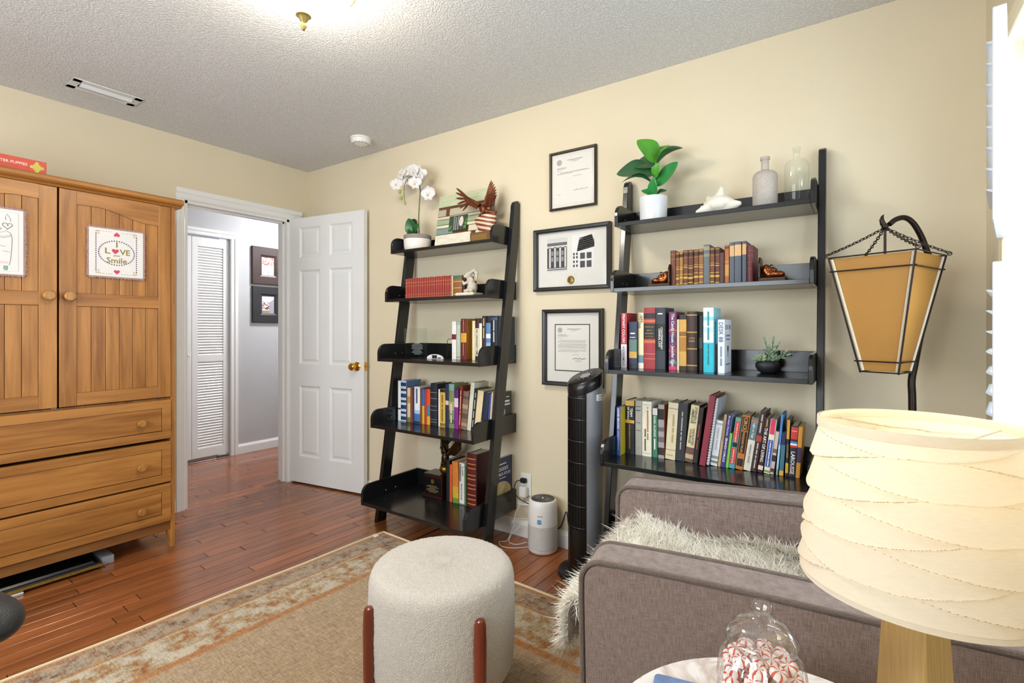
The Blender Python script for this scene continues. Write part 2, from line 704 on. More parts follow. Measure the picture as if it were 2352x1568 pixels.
# ---- right window: frame, panes, sill
m_pane = glass('window_pane_glass', (0.97, 0.99, 1.0), 0.94)
w1 = B()
fx0, fx1 = XR + 0.05, XR + 0.10
fr = 0.045
w1.box((fx0, WY0, WZ0), (fx1, WY0 + fr, WZ1)).box((fx0, WY1 - fr, WZ0), (fx1, WY1, WZ1)).box((fx0, WY0, WZ0), (fx1, WY1, WZ0 + fr)).box((fx0, WY0, WZ1 - fr), (fx1, WY1, WZ1))
w1.box((fx0, WY0, 1.36), (fx1, WY1, 1.41))
w1.box((fx0 + 0.01, -0.97, WZ0), (fx1 - 0.01, -0.94, WZ1))
win1 = structure(w1.out('window_1', m_trim, bevel=0.002))
for ya, yb in ((WY0 + fr, -0.97), (-0.94, WY1 - fr)):
    for za, zb in ((WZ0 + fr, 1.36), (1.41, WZ1 - fr)):
        B().box((XR + 0.073, ya, za), (XR + 0.077, yb, zb)).out('pane', m_pane, win1)
# inner frame the shutters hang on
structure(B().box((XR - 0.022, WY1 - 0.005, WZ0 - 0.05), (XR + 0.03, WY1 + 0.045, WZ1 + 0.05)).box((XR - 0.022, WY0 - 0.045, WZ0 - 0.05), (XR + 0.03, WY0 + 0.005, WZ1 + 0.05))
          .box((XR - 0.022, WY0, WZ1 - 0.01), (XR + 0.03, WY1, WZ1 + 0.05)).box((XR - 0.03, WY0 - 0.045, WZ0 - 0.05), (XR + 0.03, WY1 + 0.045, WZ0)).out('trim_9', M('shutter_frame_cream', 'e6dcc0', 0.4), bevel=0.003))
# ---- invented window behind the camera, put in to carry the fill light
w2 = B()
for xa in (0.9, 2.03, 3.155):
    w2.box((xa, YN - 0.09, 0.8), (xa + 0.045, YN - 0.03, 2.1))
for za in (0.8, 1.43, 2.055):
    w2.box((0.9, YN - 0.09, za), (3.2, YN - 0.03, za + 0.045))
fill_win = structure(w2.out('fill_window', m_trim, bevel=0.002))
for xa, xb in ((0.945, 2.03), (2.075, 3.155)):
    for za, zb in ((0.845, 1.43), (1.475, 2.055)):
        B().box((xa, YN - 0.062, za), (xb, YN - 0.058, zb)).out('pane', m_pane, fill_win)

# ---- plantation shutters on the right window
m_sh = M('shutter_white', 'd6dae0', 0.4, var=0.01)
lv = B()
lv.lathe([(0.0, -0.14), (0.0045, -0.14), (0.0045, 0.14), (0, 0.14)], n=10)
bmesh.ops.scale(lv.bm, vec=(6.2, 1, 1), verts=lv.bm.verts)
bmesh.ops.rotate(lv.bm, cent=(0, 0, 0), matrix=Matrix.Rotation(math.pi / 2, 3, 'X'), verts=lv.bm.verts)
lvo = lv.out('louvre', m_sh, smooth=True)
lv_me = lvo.data
bpy.data.objects.remove(lvo)


def shutter(label, hinge, ang, z0, z1, sign):
    """panel hinged at one side; local +x runs from the hinge to the free stile"""
    t = thing('window_shutter', label, 'shutter', (hinge[0], hinge[1], z0), (0, 0, ang), 'white plantation shutters on the window')
    PWD, h, th = 0.355, z1 - z0, 0.026
    st = 0.038
    B().box((0, -th / 2, 0), (st, th / 2, h)).out('stile', m_sh, t, bevel=0.002)
    B().box((PWD - st, -th / 2, 0), (PWD, th / 2, h)).out('stile', m_sh, t, bevel=0.002)
    B().box((st, -th / 2, 0), (PWD - st, th / 2, 0.05)).out('rail', m_sh, t, bevel=0.002)
    B().box((st, -th / 2, h - 0.05), (PWD - st, th / 2, h)).out('rail', m_sh, t, bevel=0.002)
    n = int((h - 0.1) / 0.049)
    for k in range(n):
        o = place('louvre', lv_me, t)
        o.location = (PWD / 2, 0, 0.05 + (k + 0.5) * (h - 0.1) / n)
        o.rotation_euler = (0, math.radians(18) * sign, math.pi / 2)
        # louvre mesh: long axis along y, width along x
    for z in (h * 0.2, h * 0.8):
        B().cyl((-0.004, -0.008, z - 0.03), (-0.004, -0.008, z + 0.03), 0.005, n=8).box((-0.016, -0.012, z - 0.03), (0.010, -0.010, z + 0.03)).out('hinge', m_brass, t)
    return t


A_OPEN = math.atan2(-0.983, -0.181)
shutter('upper white louvred shutter standing ajar beside the floor lamp', (3.995, -0.365), A_OPEN, 1.455, 1.985, 1)
shutter('lower white louvred shutter standing ajar beside the floor lamp', (3.995, -0.365), A_OPEN, 0.78, 1.352, 1)
shutter('upper white louvred shutter on the near side of the window', (3.995, -1.545), math.pi / 2 + 0.12, 1.455, 1.985, -1)
shutter('lower white louvred shutter on the near side of the window', (3.995, -1.545), math.pi / 2 + 0.12, 0.78, 1.352, -1)

# ================================================================ pine armoire
pv = wood('pine_upright', '83501c', 'b67e3e', 'z', 0.38, 40, rnd=0.05)
ph = wood('pine_level', '7f4d1b', 'b47b3c', 'y', 0.38, 40, rnd=0.05)
pk = wood('pine_knob', '7a4c1e', 'bb8646', 'z', 0.3, 90)
ar = thing('pine_armoire', 'honey pine armoire with panelled doors over three drawers', 'armoire', (0.3, -1.67, 0), world=True)
YA, YB = -2.155, -1.187
FX = 0.57
B().box((0.03, YA + 0.012, 0.11), (0.045, YB - 0.012, 1.85)).box((0.045, YA, 0.10), (0.548, YA + 0.018, 1.85)).box((0.045, YB - 0.018, 0.10), (0.548, YB, 1.85)) \
    .box((0.045, YA + 0.018, 0.11), (0.53, YB - 0.018, 0.13)).box((0.045, YA + 0.018, 0.795), (0.545, YB - 0.018, 0.812)).out('carcass', pv, ar)
B().box((0.535, YA, 0.0), (FX - 0.004, YA + 0.02, 1.85)).out('front_stile', pv, ar, bevel=0.002)
B().box((0.535, YB - 0.02, 0.0), (FX - 0.004, YB, 1.85)).out('front_stile', pv, ar, bevel=0.002)
# cornice with rounded nose
cp = [(0.01, 1.845), (FX + 0.004, 1.845), (FX + 0.010, 1.853), (FX + 0.030, 1.858), (FX + 0.037, 1.868), (FX + 0.034, 1.880), (FX + 0.022, 1.889), (0.01, 1.889)]
B().prism(cp, 'y', YA - 0.03, YB + 0.03).out('cornice', ph, ar, bevel=0.002)
# plinth rail and tapered feet
B().box((0.53, YA + 0.02, 0.095), (FX - 0.014, YB - 0.02, 0.142)).out('plinth_rail', wood('pine_plinth', '6f4520', '94642f', 'y', 0.4, 40), ar, bevel=0.002)
for ya, s in ((YB, -1), (YA, 1)):
    for xa, xb in ((0.525, FX - 0.006), (0.05, 0.09)):
        B().prism([(ya, 0.0), (ya + s * 0.014, 0.0), (ya + s * 0.034, 0.096), (ya, 0.096)], 'x', xa, xb).out('foot', pv, ar)


def wood_knob(c, parent, r=0.022):
    B().lathe([(0, 0), (0.010, 0), (0.009, 0.010), (0.016, 0.014), (r, 0.021), (r, 0.027), (r * 0.8, 0.032), (0, 0.034)], (0, 0, 0), 20,
              Matrix.Translation(c) @ Matrix.Rotation(math.pi / 2, 4, 'Y')).out('knob', pk, parent, smooth=True)


def armoire_door(y_in, y_out, knob_y):
    """y_in: edge at the middle of the cupboard, y_out: hinge edge"""
    s = 1 if y_out > y_in else -1
    lo, hi = min(y_in, y_out), max(y_in, y_out)
    dr = B().box((0.548, lo, 0.818), (0.556, hi, 1.843)).out('door', pv, ar)
    a0, a1 = y_in + s * 0.064, y_out - s * 0.058
    B().box((0.556, min(y_in, a0), 0.818), (FX, max(y_in, a0), 1.843)).out('stile', pv, dr, bevel=0.0015)
    B().box((0.556, min(y_out, a1), 0.818), (FX, max(y_out, a1), 1.843)).out('stile', pv, dr, bevel=0.0015)
    pts = [(a0, 1.843), (a0, 1.779)]
    for k in range(13):
        t = k / 12
        e = t * t * (3 - 2 * t)
        pts.append((a0 + (a1 - a0) * (0.22 + 0.66 * t), 1.781 - 0.047 * e))
    pts += [(a1, 1.733), (a1, 1.843)]
    B().prism(pts, 'x', 0.556, FX - 0.001).out('arched_rail', ph, dr)
    B().box((0.556, min(a0, a1), 1.293), (FX - 0.001, max(a0, a1), 1.355)).out('middle_rail', ph, dr, bevel=0.0015)
    B().box((0.556, min(a0, a1), 0.818), (FX - 0.001, max(a0, a1), 0.879)).out('bottom_rail', ph, dr, bevel=0.0015)
    n = 6
    for k in range(n):
        q0, q1 = a0 + (a1 - a0) * k / n, a0 + (a1 - a0) * (k + 1) / n
        q0, q1 = min(q0, q1) + 0.0009, max(q0, q1) - 0.0009
        B().box((0.556, q0, 1.355), (0.5632, q1, 1.79)).out('plank', pv, dr, bevel=0.0014)
        B().box((0.556, q0, 0.879), (0.5632, q1, 1.293)).out('plank', pv, dr, bevel=0.0014)
    wood_knob((FX, knob_y, 1.338), dr, 0.0235)


armoire_door(-1.672, -1.209, -1.637)
armoire_door(-1.680, -2.133, -1.712)
B().box((0.545, -1.70, 0.812), (0.560, -1.68, 0.8165)).out('catch', M('dull_steel', '8a8a88', 0.35, 1.0), ar)
for z0, z1, kz in ((0.595, 0.803, 0.694), (0.361, 0.579, 0.466), (0.147, 0.351, 0.237)):
    y0, y1 = YA + 0.023, YB - 0.021
    i = 0.042
    b = B().box((0.53, y0, z0), (0.563, y1, z1))
    b.box((0.563, y0, z0), (FX, y1, z0 + i)).box((0.563, y0, z1 - i), (FX, y1, z1)).box((0.563, y0, z0 + i), (FX, y0 + i, z1 - i)).box((0.563, y1 - i, z0 + i), (FX, y1, z1 - i))
    dr = b.out('drawer', ph, ar, bevel=0.0015)
    B().box((0.563, y0 + i + 0.003, z0 + i + 0.003), (FX, y1 - i - 0.003, z1 - i - 0.003)).out('front_field', ph, dr, bevel=0.0012)
    for ky in (-1.349, -1.993):
        wood_knob((FX, ky, kz), dr, 0.0205)

# ---- frayed fabric pictures pinned to the doors


def stroke(b, pts, r=0.0007, closed=False):
    b.tube(pts, r, 4, closed=closed)


def frayed(b, x, y0, y1, z0, z1, amp, n=60):
    pts = []
    rnd = random.Random(int(y0 * 1000))
    for (ya, za, yb, zb, ny, nz) in ((y0, z0, y1, z0, 0, -1), (y1, z0, y1, z1, 1, 0), (y1, z1, y0, z1, 0, 1), (y0, z1, y0, z0, -1, 0)):
        for k in range(n):
            t = k / n
            a = rnd.uniform(0.55, 1) * amp if k % 2 else 0.35 * amp
            pts.append((ya + (yb - ya) * t + ny * a, za + (zb - za) * t + nz * a))
    b.prism(pts, 'x', x, x + 0.0012)


m_cloth = M('print_cloth_white', 'dedcd9', 0.9, var=0.02)
m_fray = M('frayed_threads', 'a58680', 0.95, var=0.4, vs=220)
m_plum = M('print_plum', '5b3b62', 0.9)
m_gold = M('print_olive_gold', '8b7a33', 0.9)
m_pink = M('print_pink', 'c9445a', 0.9)
m_ink = M('print_ink', '4a4745', 0.9)
m_mint = M('print_mint', '86ab93', 0.9)


def heart(b, x, y, z, r, up=1):
    pts = []
    for k in range(24):
        t = 2 * math.pi * k / 24
        hx_ = 16 * math.sin(t) ** 3 / 17
        hz_ = (13 * math.cos(t) - 5 * math.cos(2 * t) - 2 * math.cos(3 * t) - math.cos(4 * t)) / 17
        pts.append((y + r * hx_, z + up * r * hz_))
    b.prism(pts, 'x', x, x + 0.0006)


lx = FX + 0.0004
lc = thing('fabric_print', 'frayed white fabric print with lettering and hearts on right armoire door', 'picture', (lx, -1.451, 1.44), world=True)
B().box((lx, -1.563, 1.446), (lx + 0.0016, -1.339, 1.680)).out('cloth', m_cloth, lc)
b = B()
frayed(b, lx - 0.0002, -1.563, -1.339, 1.446, 1.680, 0.017)
b.out('fringe', m_fray, lc)
b = B()
xq = lx + 0.0016
for k in range(44):
    t = 2 * math.pi * k / 44
    b.cbox((xq, -1.4515 + 0.074 * math.cos(t), 1.564 + 0.060 * math.sin(t)), (0.0008, 0.0052, 0.0052), Matrix())
for k in range(18):
    for yy in (-1.536, -1.368):
        b.cbox((xq, yy, 1.476 + k * 0.0102), (0.0008, 0.0042, 0.0058))
b.out('dotted_border', m_plum, lc)
b = B()
for k in range(15):
    for z in (1.459, 1.668):
        if abs(k - 7) > 1:
            b.cbox((xq, -1.529 + k * 0.0111, z), (0.0008, 0.006, 0.003))
for yy in (-1.530, -1.374):
    for z in (1.468, 1.660):
        for q in range(4):
            b.cbox((xq, yy + 0.007 * math.cos(q * 1.57 + 0.8), z + 0.007 * math.sin(q * 1.57 + 0.8)), (0.0008, 0.006, 0.006))
b.out('corner_flowers', M('print_tan', 'b9a68a', 0.9), lc)
b = B()
heart(b, xq, -1.4515, 1.656, 0.0135, -1)
heart(b, xq, -1.4515, 1.470, 0.0135)
heart(b, xq, -1.458, 1.573, 0.0155)
b.out('heart', m_pink, lc)
for s, y, z, w, h in (('I', -1.4515, 1.606, 0.02, 0.026), ('L', -1.489, 1.573, 0.026, 0.028), ('VE', -1.418, 1.571, 0.044, 0.028), ('your', -1.4515, 1.549, 0.03, 0.010), ('Smile', -1.4515, 1.527, 0.085, 0.028)):
    text_part('lettering', s, m_gold, lc, frame_matrix((xq + 0.0006, y, z), (0, 1, 0), (0, 0, 1)), w, h, 0.014)

lc = thing('fabric_print', 'frayed white fabric print of a llama in glasses on left armoire door', 'picture', (lx, -1.87, 1.42), world=True)
B().box((lx, -1.960, 1.425), (lx + 0.0016, -1.796, 1.708)).out('cloth', m_cloth, lc)
b = B()
frayed(b, lx - 0.0002, -1.960, -1.796, 1.425, 1.708, 0.017)
b.out('fringe', m_fray, lc)
b = B()
cy = -1.868


def loop(pts, r=0.0009):
    stroke(b, [(xq, cy + p[0], p[1]) for p in pts], r, True)


def line(pts, r=0.0008):
    stroke(b, [(xq, cy + p[0], p[1]) for p in pts], r)


loop([(-0.082, 1.437), (0.056, 1.437), (0.056, 1.696), (-0.082, 1.696)], 0.0004)
for s in (-1, 1):
    line([(s * 0.016, 1.660), (s * 0.014, 1.672), (s * 0.020, 1.688), (s * 0.032, 1.664), (s * 0.030, 1.655)])
    hp = []
    for k in range(20):
        t = 2 * math.pi * k / 20
        hp.append((s * 0.021 + 0.017 * 16 * math.sin(t) ** 3 / 17, 1.636 + 0.016 * (13 * math.cos(t) - 5 * math.cos(2 * t) - 2 * math.cos(3 * t) - math.cos(4 * t)) / 17))
    loop(hp, 0.0012)
    line([(s * 0.012, 1.616), (s * 0.030, 1.606), (s * 0.036, 1.585), (s * 0.034, 1.530), (s * 0.030, 1.480), (s * 0.026, 1.464)], 0.0009)
    line([(s * 0.010, 1.462), (s * 0.009, 1.445)])
    line([(s * 0.021, 1.462), (s * 0.021, 1.445)])
line([(-0.034, 1.598), (-0.012, 1.588), (0.012, 1.588), (0.034, 1.598)])
line([(-0.033, 1.592), (-0.012, 1.582), (0.012, 1.582), (0.033, 1.592)])
line([(-0.012, 1.610), (0, 1.604), (0.012, 1.610)])
line([(-0.005, 1.622), (0, 1.617), (0.005, 1.622), (-0.005, 1.622)], 0.0012)
for k in range(9):
    y = -0.026 + (k * 37 % 52) / 1000
    z = 1.50 + (k * 23 % 70) / 1000
    line([(y - 0.005, z + 0.003), (y, z), (y + 0.005, z + 0.003)], 0.0006)
for s in (-1, 1):
    line([(s * 0.022 - 0.003, 1.637), (s * 0.022 + 0.003, 1.637)], 0.0018)
b.out('llama_drawing', m_ink, lc)
b = B()
for s in (-1, 1):
    b.cbox((xq, cy + s * 0.0155, 1.451), (0.0008, 0.010, 0.020))
b.out('llama_legs', m_mint, lc)
B().cbox((xq, cy, 1.475), (0.0006, 0.048, 0.010)).out('rosy_hem', M('print_rose', 'e6c3bd', 0.9), lc)

# ---- puzzle box on top
pb = thing('puzzle_box', 'red jigsaw puzzle box lying on top of armoire', 'box', (0.3, -1.88, 1.889), world=True)
m_red = M('puzzle_card_red', 'cf4a34', 0.5, var=0.12, vs=30)
B().box((0.16, -2.08, 1.8895), (0.448, -1.692, 1.935)).out('tray', m_red, pb, bevel=0.001)
B().box((0.158, -2.082, 1.908), (0.450, -1.690, 1.977)).out('lid', m_red, pb, bevel=0.0012)
text_part('lettering', 'TER PUPPIES', M('print_cream', 'f3e6d8', 0.6), pb, frame_matrix((0.4504, -1.803, 1.950), (0, 1, 0), (0, 0, 1)), 0.092, 0.020)
b = B()
b.cbox((0.4503, -1.724, 1.944), (0.0008, 0.026, 0.026))
for dy, dz in ((0, 0.018), (0, -0.018), (0.018, 0), (-0.018, 0)):
    b.lathe([(0, 0), (0.0075, 0), (0.0075, 0.0008), (0, 0.0008)], (0, 0, 0), 14, Matrix.Translation((0.4500, -1.724 + dy, 1.944 + dz)) @ Matrix.Rotation(math.pi / 2, 4, 'Y'))
b.out('puzzle_piece', M('print_lime', 'cfc65a', 0.6), pb)

# ---- things pushed under the armoire
m_blk = M('frame_black_gloss', '0d0d0e', 0.12, var=0.1)
m_gilt = M('gilt_edge', '9c7a32', 0.35, metal=0.8, var=0.3, vs=90, bump=0.6, bs=300)
sf = thing('picture_frame', 'thin silver frame lying under the black and gold frame', 'frame', (0.45, -1.95, 0), world=True)
B().box((0.30, -2.15, 0.0005), (0.578, -1.795, 0.014)).out('moulding', M('silver_leaf', 'b5b8ba', 0.3, metal=0.7), sf, bevel=0.002)
pf = thing('picture_frame', 'black picture frame with gold edge lying under the armoire', 'frame', (0.42, -1.77, 0.014), world=True)
x0, x1, y0, y1, z = 0.20, 0.562, -2.06, -1.506, 0.0145
rings = []
for ins, dz in ((0.0, 0.0), (0.0, 0.012), (0.008, 0.020), (0.012, 0.016), (0.024, 0.018), (0.032, 0.027), (0.046, 0.022), (0.050, 0.012), (0.050, 0.0)):
    rings.append([(x0 + ins, y0 + ins, z + dz), (x1 - ins, y0 + ins, z + dz), (x1 - ins, y1 - ins, z + dz), (x0 + ins, y1 - ins, z + dz)])
B().loft(rings + [rings[0]], cap=False).out('moulding', m_blk, pf)
b = B()
for a, c in (((x1 - 0.001, y0, z), (x1 + 0.003, y1, z + 0.0125)), ((x0, y1 - 0.001, z), (x1, y1 + 0.003, z + 0.0125))):
    b.box(a, c)
b.out('gold_rim', m_gilt, pf, bevel=0.001)
B().box((x0 + 0.05, y0 + 0.05, z + 0.001), (x1 - 0.05, y1 - 0.05, z + 0.008)).out('backing', M('backing_dark', '16181c', 0.25), pf)
tag(B().box((0.27, -1.497, 0.0005), (0.522, -1.447, 0.040)).out('flat_box', M('grey_card', '8d8d93', 0.6), bevel=0.001), 'small flat grey box under the armoire beside the black frame', 'box')

# ================================================================ the two ladder bookcases
m_lad = M('bookcase_black', '151618', 0.22, var=0.15, vs=6, bump=0.03, bs=120, coat=0.15)
SH = [(1.655, 0.233, 0.105), (1.351, 0.280, 0.105), (0.987, 0.340, 0.106), (0.590, 0.393, 0.108), (0.145, 0.463, 0.118)]
BT = 0.018


def ladder(x0, label):
    W_ = 0.848
    t = thing('ladder_bookcase', label, 'bookcase', (x0 + W_ / 2, -0.2, 0), group='black ladder bookcases', world=True)
    # leaning posts
    for px in (x0, x0 + W_ - 0.026):
        def yf(z):
            return -0.345 + 0.150 * z
        dep = 0.075
        pts = [(yf(0), 0.0), (yf(0) + dep, 0.0)]
        pts += [(min(-0.003, yf(z) + dep), z) for z in (0.5, 1.0, 1.5, 1.72, 1.90)]
        pts += [(yf(1.905) + 0.040, 1.915), (yf(1.90) + 0.022, 1.912), (yf(1.885) + 0.008, 1.902), (yf(1.86) + 0.001, 1.88), (yf(1.85), 1.85)]
        B().prism(pts, 'x', px, px + 0.026).out('post', m_lad, t, bevel=0.0025)
    for z, dep, hh in SH:
        xa, xb = x0 + 0.0262, x0 + W_ - 0.0262
        sh = B().box((xa + 0.016, -dep, z), (xb - 0.016, -0.004, z + BT)).out('shelf', m_lad, t, bevel=0.0012)
        B().box((xa + 0.016, -0.018, z + BT), (xb - 0.016, -0.004, z + hh)).out('back_panel', m_lad, sh, bevel=0.001)
        for sx in (xa, xb - 0.016):
            r = 0.055
            pts = [(-0.004, z), (-dep - 0.004, z)]
            pts += [(-dep - 0.004 + r - r * math.cos(a * math.pi / 2 / 6), z + hh - r + r * math.sin(a * math.pi / 2 / 6)) for a in range(7)]
            pts += [(-0.004, z + hh)]
            B().prism(pts, 'x', sx, sx + 0.016).out('side_panel', m_lad, sh, bevel=0.002)
        for sx, sy in ((xa + 0.016, -dep * 0.45), (xa + 0.016, -dep * 0.62)):
            B().lathe([(0, 0), (0.004, 0), (0.003, 0.0015), (0, 0.0018)], (0, 0, 0), 8, Matrix.Translation((sx, sy, z + 0.045)) @ Matrix.Rotation(math.pi / 2, 4, 'Y')).out('screw', M('dull_steel', '8a8a88', 0.35, 1.0), sh)
    return t


ladder(1.194, 'black ladder bookcase beside the open white door')
ladder(2.690, 'black ladder bookcase behind the grey armchair')

# ================================================================ rug
def rug_material():
    m, nt, bn, N, L = _new('rug_faded_oriental')
    tc = N('ShaderNodeTexCoord')
    sp = N('ShaderNodeSeparateXYZ')
    L(tc.outputs['Object'], sp.inputs[0])

    def math_(op, a, b=None, c=None):
        n = N('ShaderNodeMath')
        n.operation = op
        for k, v in enumerate((a, b, c)):
            if v is None:
                continue
            if isinstance(v, (int, float)):
                n.inputs[k].default_value = v
            else:
                L(v, n.inputs[k])
        return n.outputs[0]
    # distance from the nearest rug edge (the rug spans x 0..2.3, y -2.35..0)
    ex = math_('MINIMUM', sp.outputs[0], math_('SUBTRACT', 2.3, sp.outputs[0]))
    ey = math_('MINIMUM', math_('MULTIPLY', sp.outputs[1], -1), math_('ADD', sp.outputs[1], 2.35))
    e = math_('MINIMUM', ex, ey)

    def noise(scale, sx, sy, det=4, rough=0.6, off=0):
        mp = N('ShaderNodeMapping')
        mp.inputs['Scale'].default_value = (sx, sy, 1)
        mp.inputs['Location'].default_value = (off, off * 0.7, 0)
        L(tc.outputs['Object'], mp.inputs['Vector'])
        n = N('ShaderNodeTexNoise')
        n.inputs['Scale'].default_value = scale
        n.inputs['Detail'].default_value = det
        n.inputs['Roughness'].default_value = rough
        L(mp.outputs['Vector'], n.inputs['Vector'])
        return n.outputs['Fac']

    def ramp(fac, stops):
        r = N('ShaderNodeValToRGB')
        cr = r.color_ramp
        while len(cr.elements) < len(stops):
            cr.elements.new(0.5)
        for el, (p, c) in zip(cr.elements, stops):
            el.position = p
            el.color = lin(c) + [1]
        L(fac, r.inputs['Fac'])
        return r.outputs['Color']

    def mix(f, a, b):
        n = N('ShaderNodeMix')
        n.data_type = 'RGBA'
        L(f, n.inputs['Factor'])
        L(a, n.inputs['A'])
        L(b, n.inputs['B'])
        return n.outputs['Result']

    def band(lo, hi, soft=0.004):
        a = N('ShaderNodeMapRange')
        a.inputs['From Min'].default_value = lo - soft
        a.inputs['From Max'].default_value = lo + soft
        L(e, a.inputs['Value'])
        c = N('ShaderNodeMapRange')
        c.inputs['From Min'].default_value = hi - soft
        c.inputs['From Max'].default_value = hi + soft
        c.inputs['To Min'].default_value = 1
        c.inputs['To Max'].default_value = 0
        L(e, c.inputs['Value'])
        return math_('MULTIPLY', a.outputs[0], c.outputs[0])
    streak = noise(26, 1.0, 9.0, 5, 0.7)
    cross = noise(30, 7.0, 1.0, 4, 0.7, 3)
    weave = math_('MULTIPLY_ADD', streak, 0.55, math_('MULTIPLY', cross, 0.45))
    field = ramp(weave, [(0.30, '7c634a'), (0.45, 'aa8e6c'), (0.56, 'c4aa88'), (0.75, 'd8c6a8')])
    motif = noise(17, 1, 1, 7, 0.78, 8)
    b1 = ramp(math_('MULTIPLY_ADD', motif, 0.6, math_('MULTIPLY', weave, 0.4)), [(0.41, '4a372b'), (0.45, '8f5c30'), (0.49, 'a08a70'), (0.55, 'b8a88e'), (0.60, 'bd7c38')])
    motif2 = noise(11, 1, 1, 7, 0.75, 15)
    b2 = ramp(math_('MULTIPLY_ADD', motif2, 0.66, math_('MULTIPLY', weave, 0.34)), [(0.41, '9c5022'), (0.46, 'ac8244'), (0.50, 'b8a486'), (0.57, 'd6cbb8'), (0.64, 'b08c4c')])
    orange = ramp(weave, [(0.35, '8a4a1e'), (0.5, 'b97a3e'), (0.66, 'cf9f5e')])
    pale = ramp(weave, [(0.35, 'a58a66'), (0.6, 'd9c9a8')])
    col = field
    col = mix(band(0.0, 0.135), col, b1)
    col = mix(band(0.15, 0.335), col, b2)
    col = mix(band(0.0, 0.024, 0.006), col, orange)
    col = mix(band(0.132, 0.146), col, orange)
    col = mix(band(0.144, 0.153, 0.002), col, pale)
    col = mix(band(0.332, 0.365, 0.008), col, orange)
    fine_ = noise(70, 1.0, 7.0, 4, 0.75, 21)
    fc_ = ramp(fine_, [(0.32, 'a4a4a4'), (0.5, 'e4e4e4'), (0.68, 'ffffff')])
    mul = N('ShaderNodeMix')
    mul.data_type = 'RGBA'
    mul.blend_type = 'MULTIPLY'
    mul.inputs['Factor'].default_value = 0.75
    L(col, mul.inputs['A'])
    L(fc_, mul.inputs['B'])
    col = mul.outputs['Result']
    L(col, bn.inputs['Base Color'])
    bn.inputs['Roughness'].default_value = 0.95
    bn.inputs['Sheen Weight'].default_value = 0.2
    bp = N('ShaderNodeBump')
    bp.inputs['Strength'].default_value = 0.35
    bp.inputs['Distance'].default_value = 0.002
    L(noise(220, 1, 3, 2, 0.6), bp.inputs['Height'])
    L(bp.outputs['Normal'], bn.inputs['Normal'])
    return m


rug = thing('area_rug', 'faded orange and beige oriental rug on the wood floor', 'rug', (1.374, -0.428, 0), (0, 0, math.radians(-3.1)))
nx, ny = 60, 60
vs, fs = [], []
for j in range(ny + 1):
    for i in range(nx + 1):
        x, y = 2.3 * i / nx, -2.35 * j / ny
        wob = 0.0035 * math.sin(y * 9.0) * max(0, 1 - x / 0.2)
        vs.append((x + wob, y, 0.0075 + 0.0006 * math.sin(7 * x + 3 * y)))
for j in range(ny):
    for i in range(nx):
        a = j * (nx + 1) + i
        fs.append((a, a + nx + 1, a + nx + 2, a + 1))
b = B()
bv = [b.bm.verts.new(v) for v in vs]
for f in fs:
    b.bm.faces.new([bv[k] for k in f])
ring_i = [i for i in range(nx + 1)] + [j * (nx + 1) + nx for j in range(1, ny + 1)] + [ny * (nx + 1) + i for i in range(nx - 1, -1, -1)] + [j * (nx + 1) for j in range(ny - 1, 0, -1)]
low = [b.bm.verts.new((vs[k][0], vs[k][1], 0.001)) for k in ring_i]
for q in range(len(ring_i)):
    r = (q + 1) % len(ring_i)
    b.bm.faces.new((bv[ring_i[q]], bv[ring_i[r]], low[r], low[q]))
b.bm.faces.new(low)
b.out('pile', rug_material(), rug)
b = B()
b.tube([(vs[k][0], vs[k][1], 0.0074) for k in ring_i], 0.0072, 6, closed=True)
b.out('bound_edge', M('rug_binding', 'd8c9a8', 0.9, bump=0.4, bs=400), rug, smooth=True)
B().box((-0.012, -0.075, 0.003), (0.022, -0.05, 0.0115)).out('corner_tab', M('tab_white', 'e8e6e2', 0.6), rug, bevel=0.001)

# ================================================================ boucle ottoman
m_leg = wood('walnut_red_leg', '5e2413', '84381d', 'z', 0.3, 50, coat=0.2)


def boucle():
    m, nt, bn, N, L = _new('boucle_cream')
    tc = N('ShaderNodeTexCoord')
    v = N('ShaderNodeTexVoronoi')
    v.inputs['Scale'].default_value = 330
    L(tc.outputs['Object'], v.inputs['Vector'])
    nz = N('ShaderNodeTexNoise')
    nz.inputs['Scale'].default_value = 240
    nz.inputs['Detail'].default_value = 4
    L(tc.outputs['Object'], nz.inputs['Vector'])
    mt = N('ShaderNodeMath')
    mt.operation = 'SUBTRACT'
    L(nz.outputs['Fac'], mt.inputs[0])
    L(v.outputs['Distance'], mt.inputs[1])
    rp = N('ShaderNodeValToRGB')
    rp.color_ramp.elements[0].position = -0.0
    rp.color_ramp.elements[0].color = lin('c9c0b4') + [1]
    rp.color_ramp.elements[1].position = 0.35
    rp.color_ramp.elements[1].color = lin('e0d8cc') + [1]
    L(mt.outputs[0], rp.inputs['Fac'])
    L(rp.outputs['Color'], bn.inputs['Base Color'])
    bn.inputs['Roughness'].default_value = 1.0
    bn.inputs['Sheen Weight'].default_value = 0.35
    bp = N('ShaderNodeBump')
    bp.inputs['Strength'].default_value = 0.9
    bp.inputs['Distance'].default_value = 0.0025
    L(mt.outputs[0], bp.inputs['Height'])
    L(bp.outputs['Normal'], bn.inputs['Normal'])
    return m


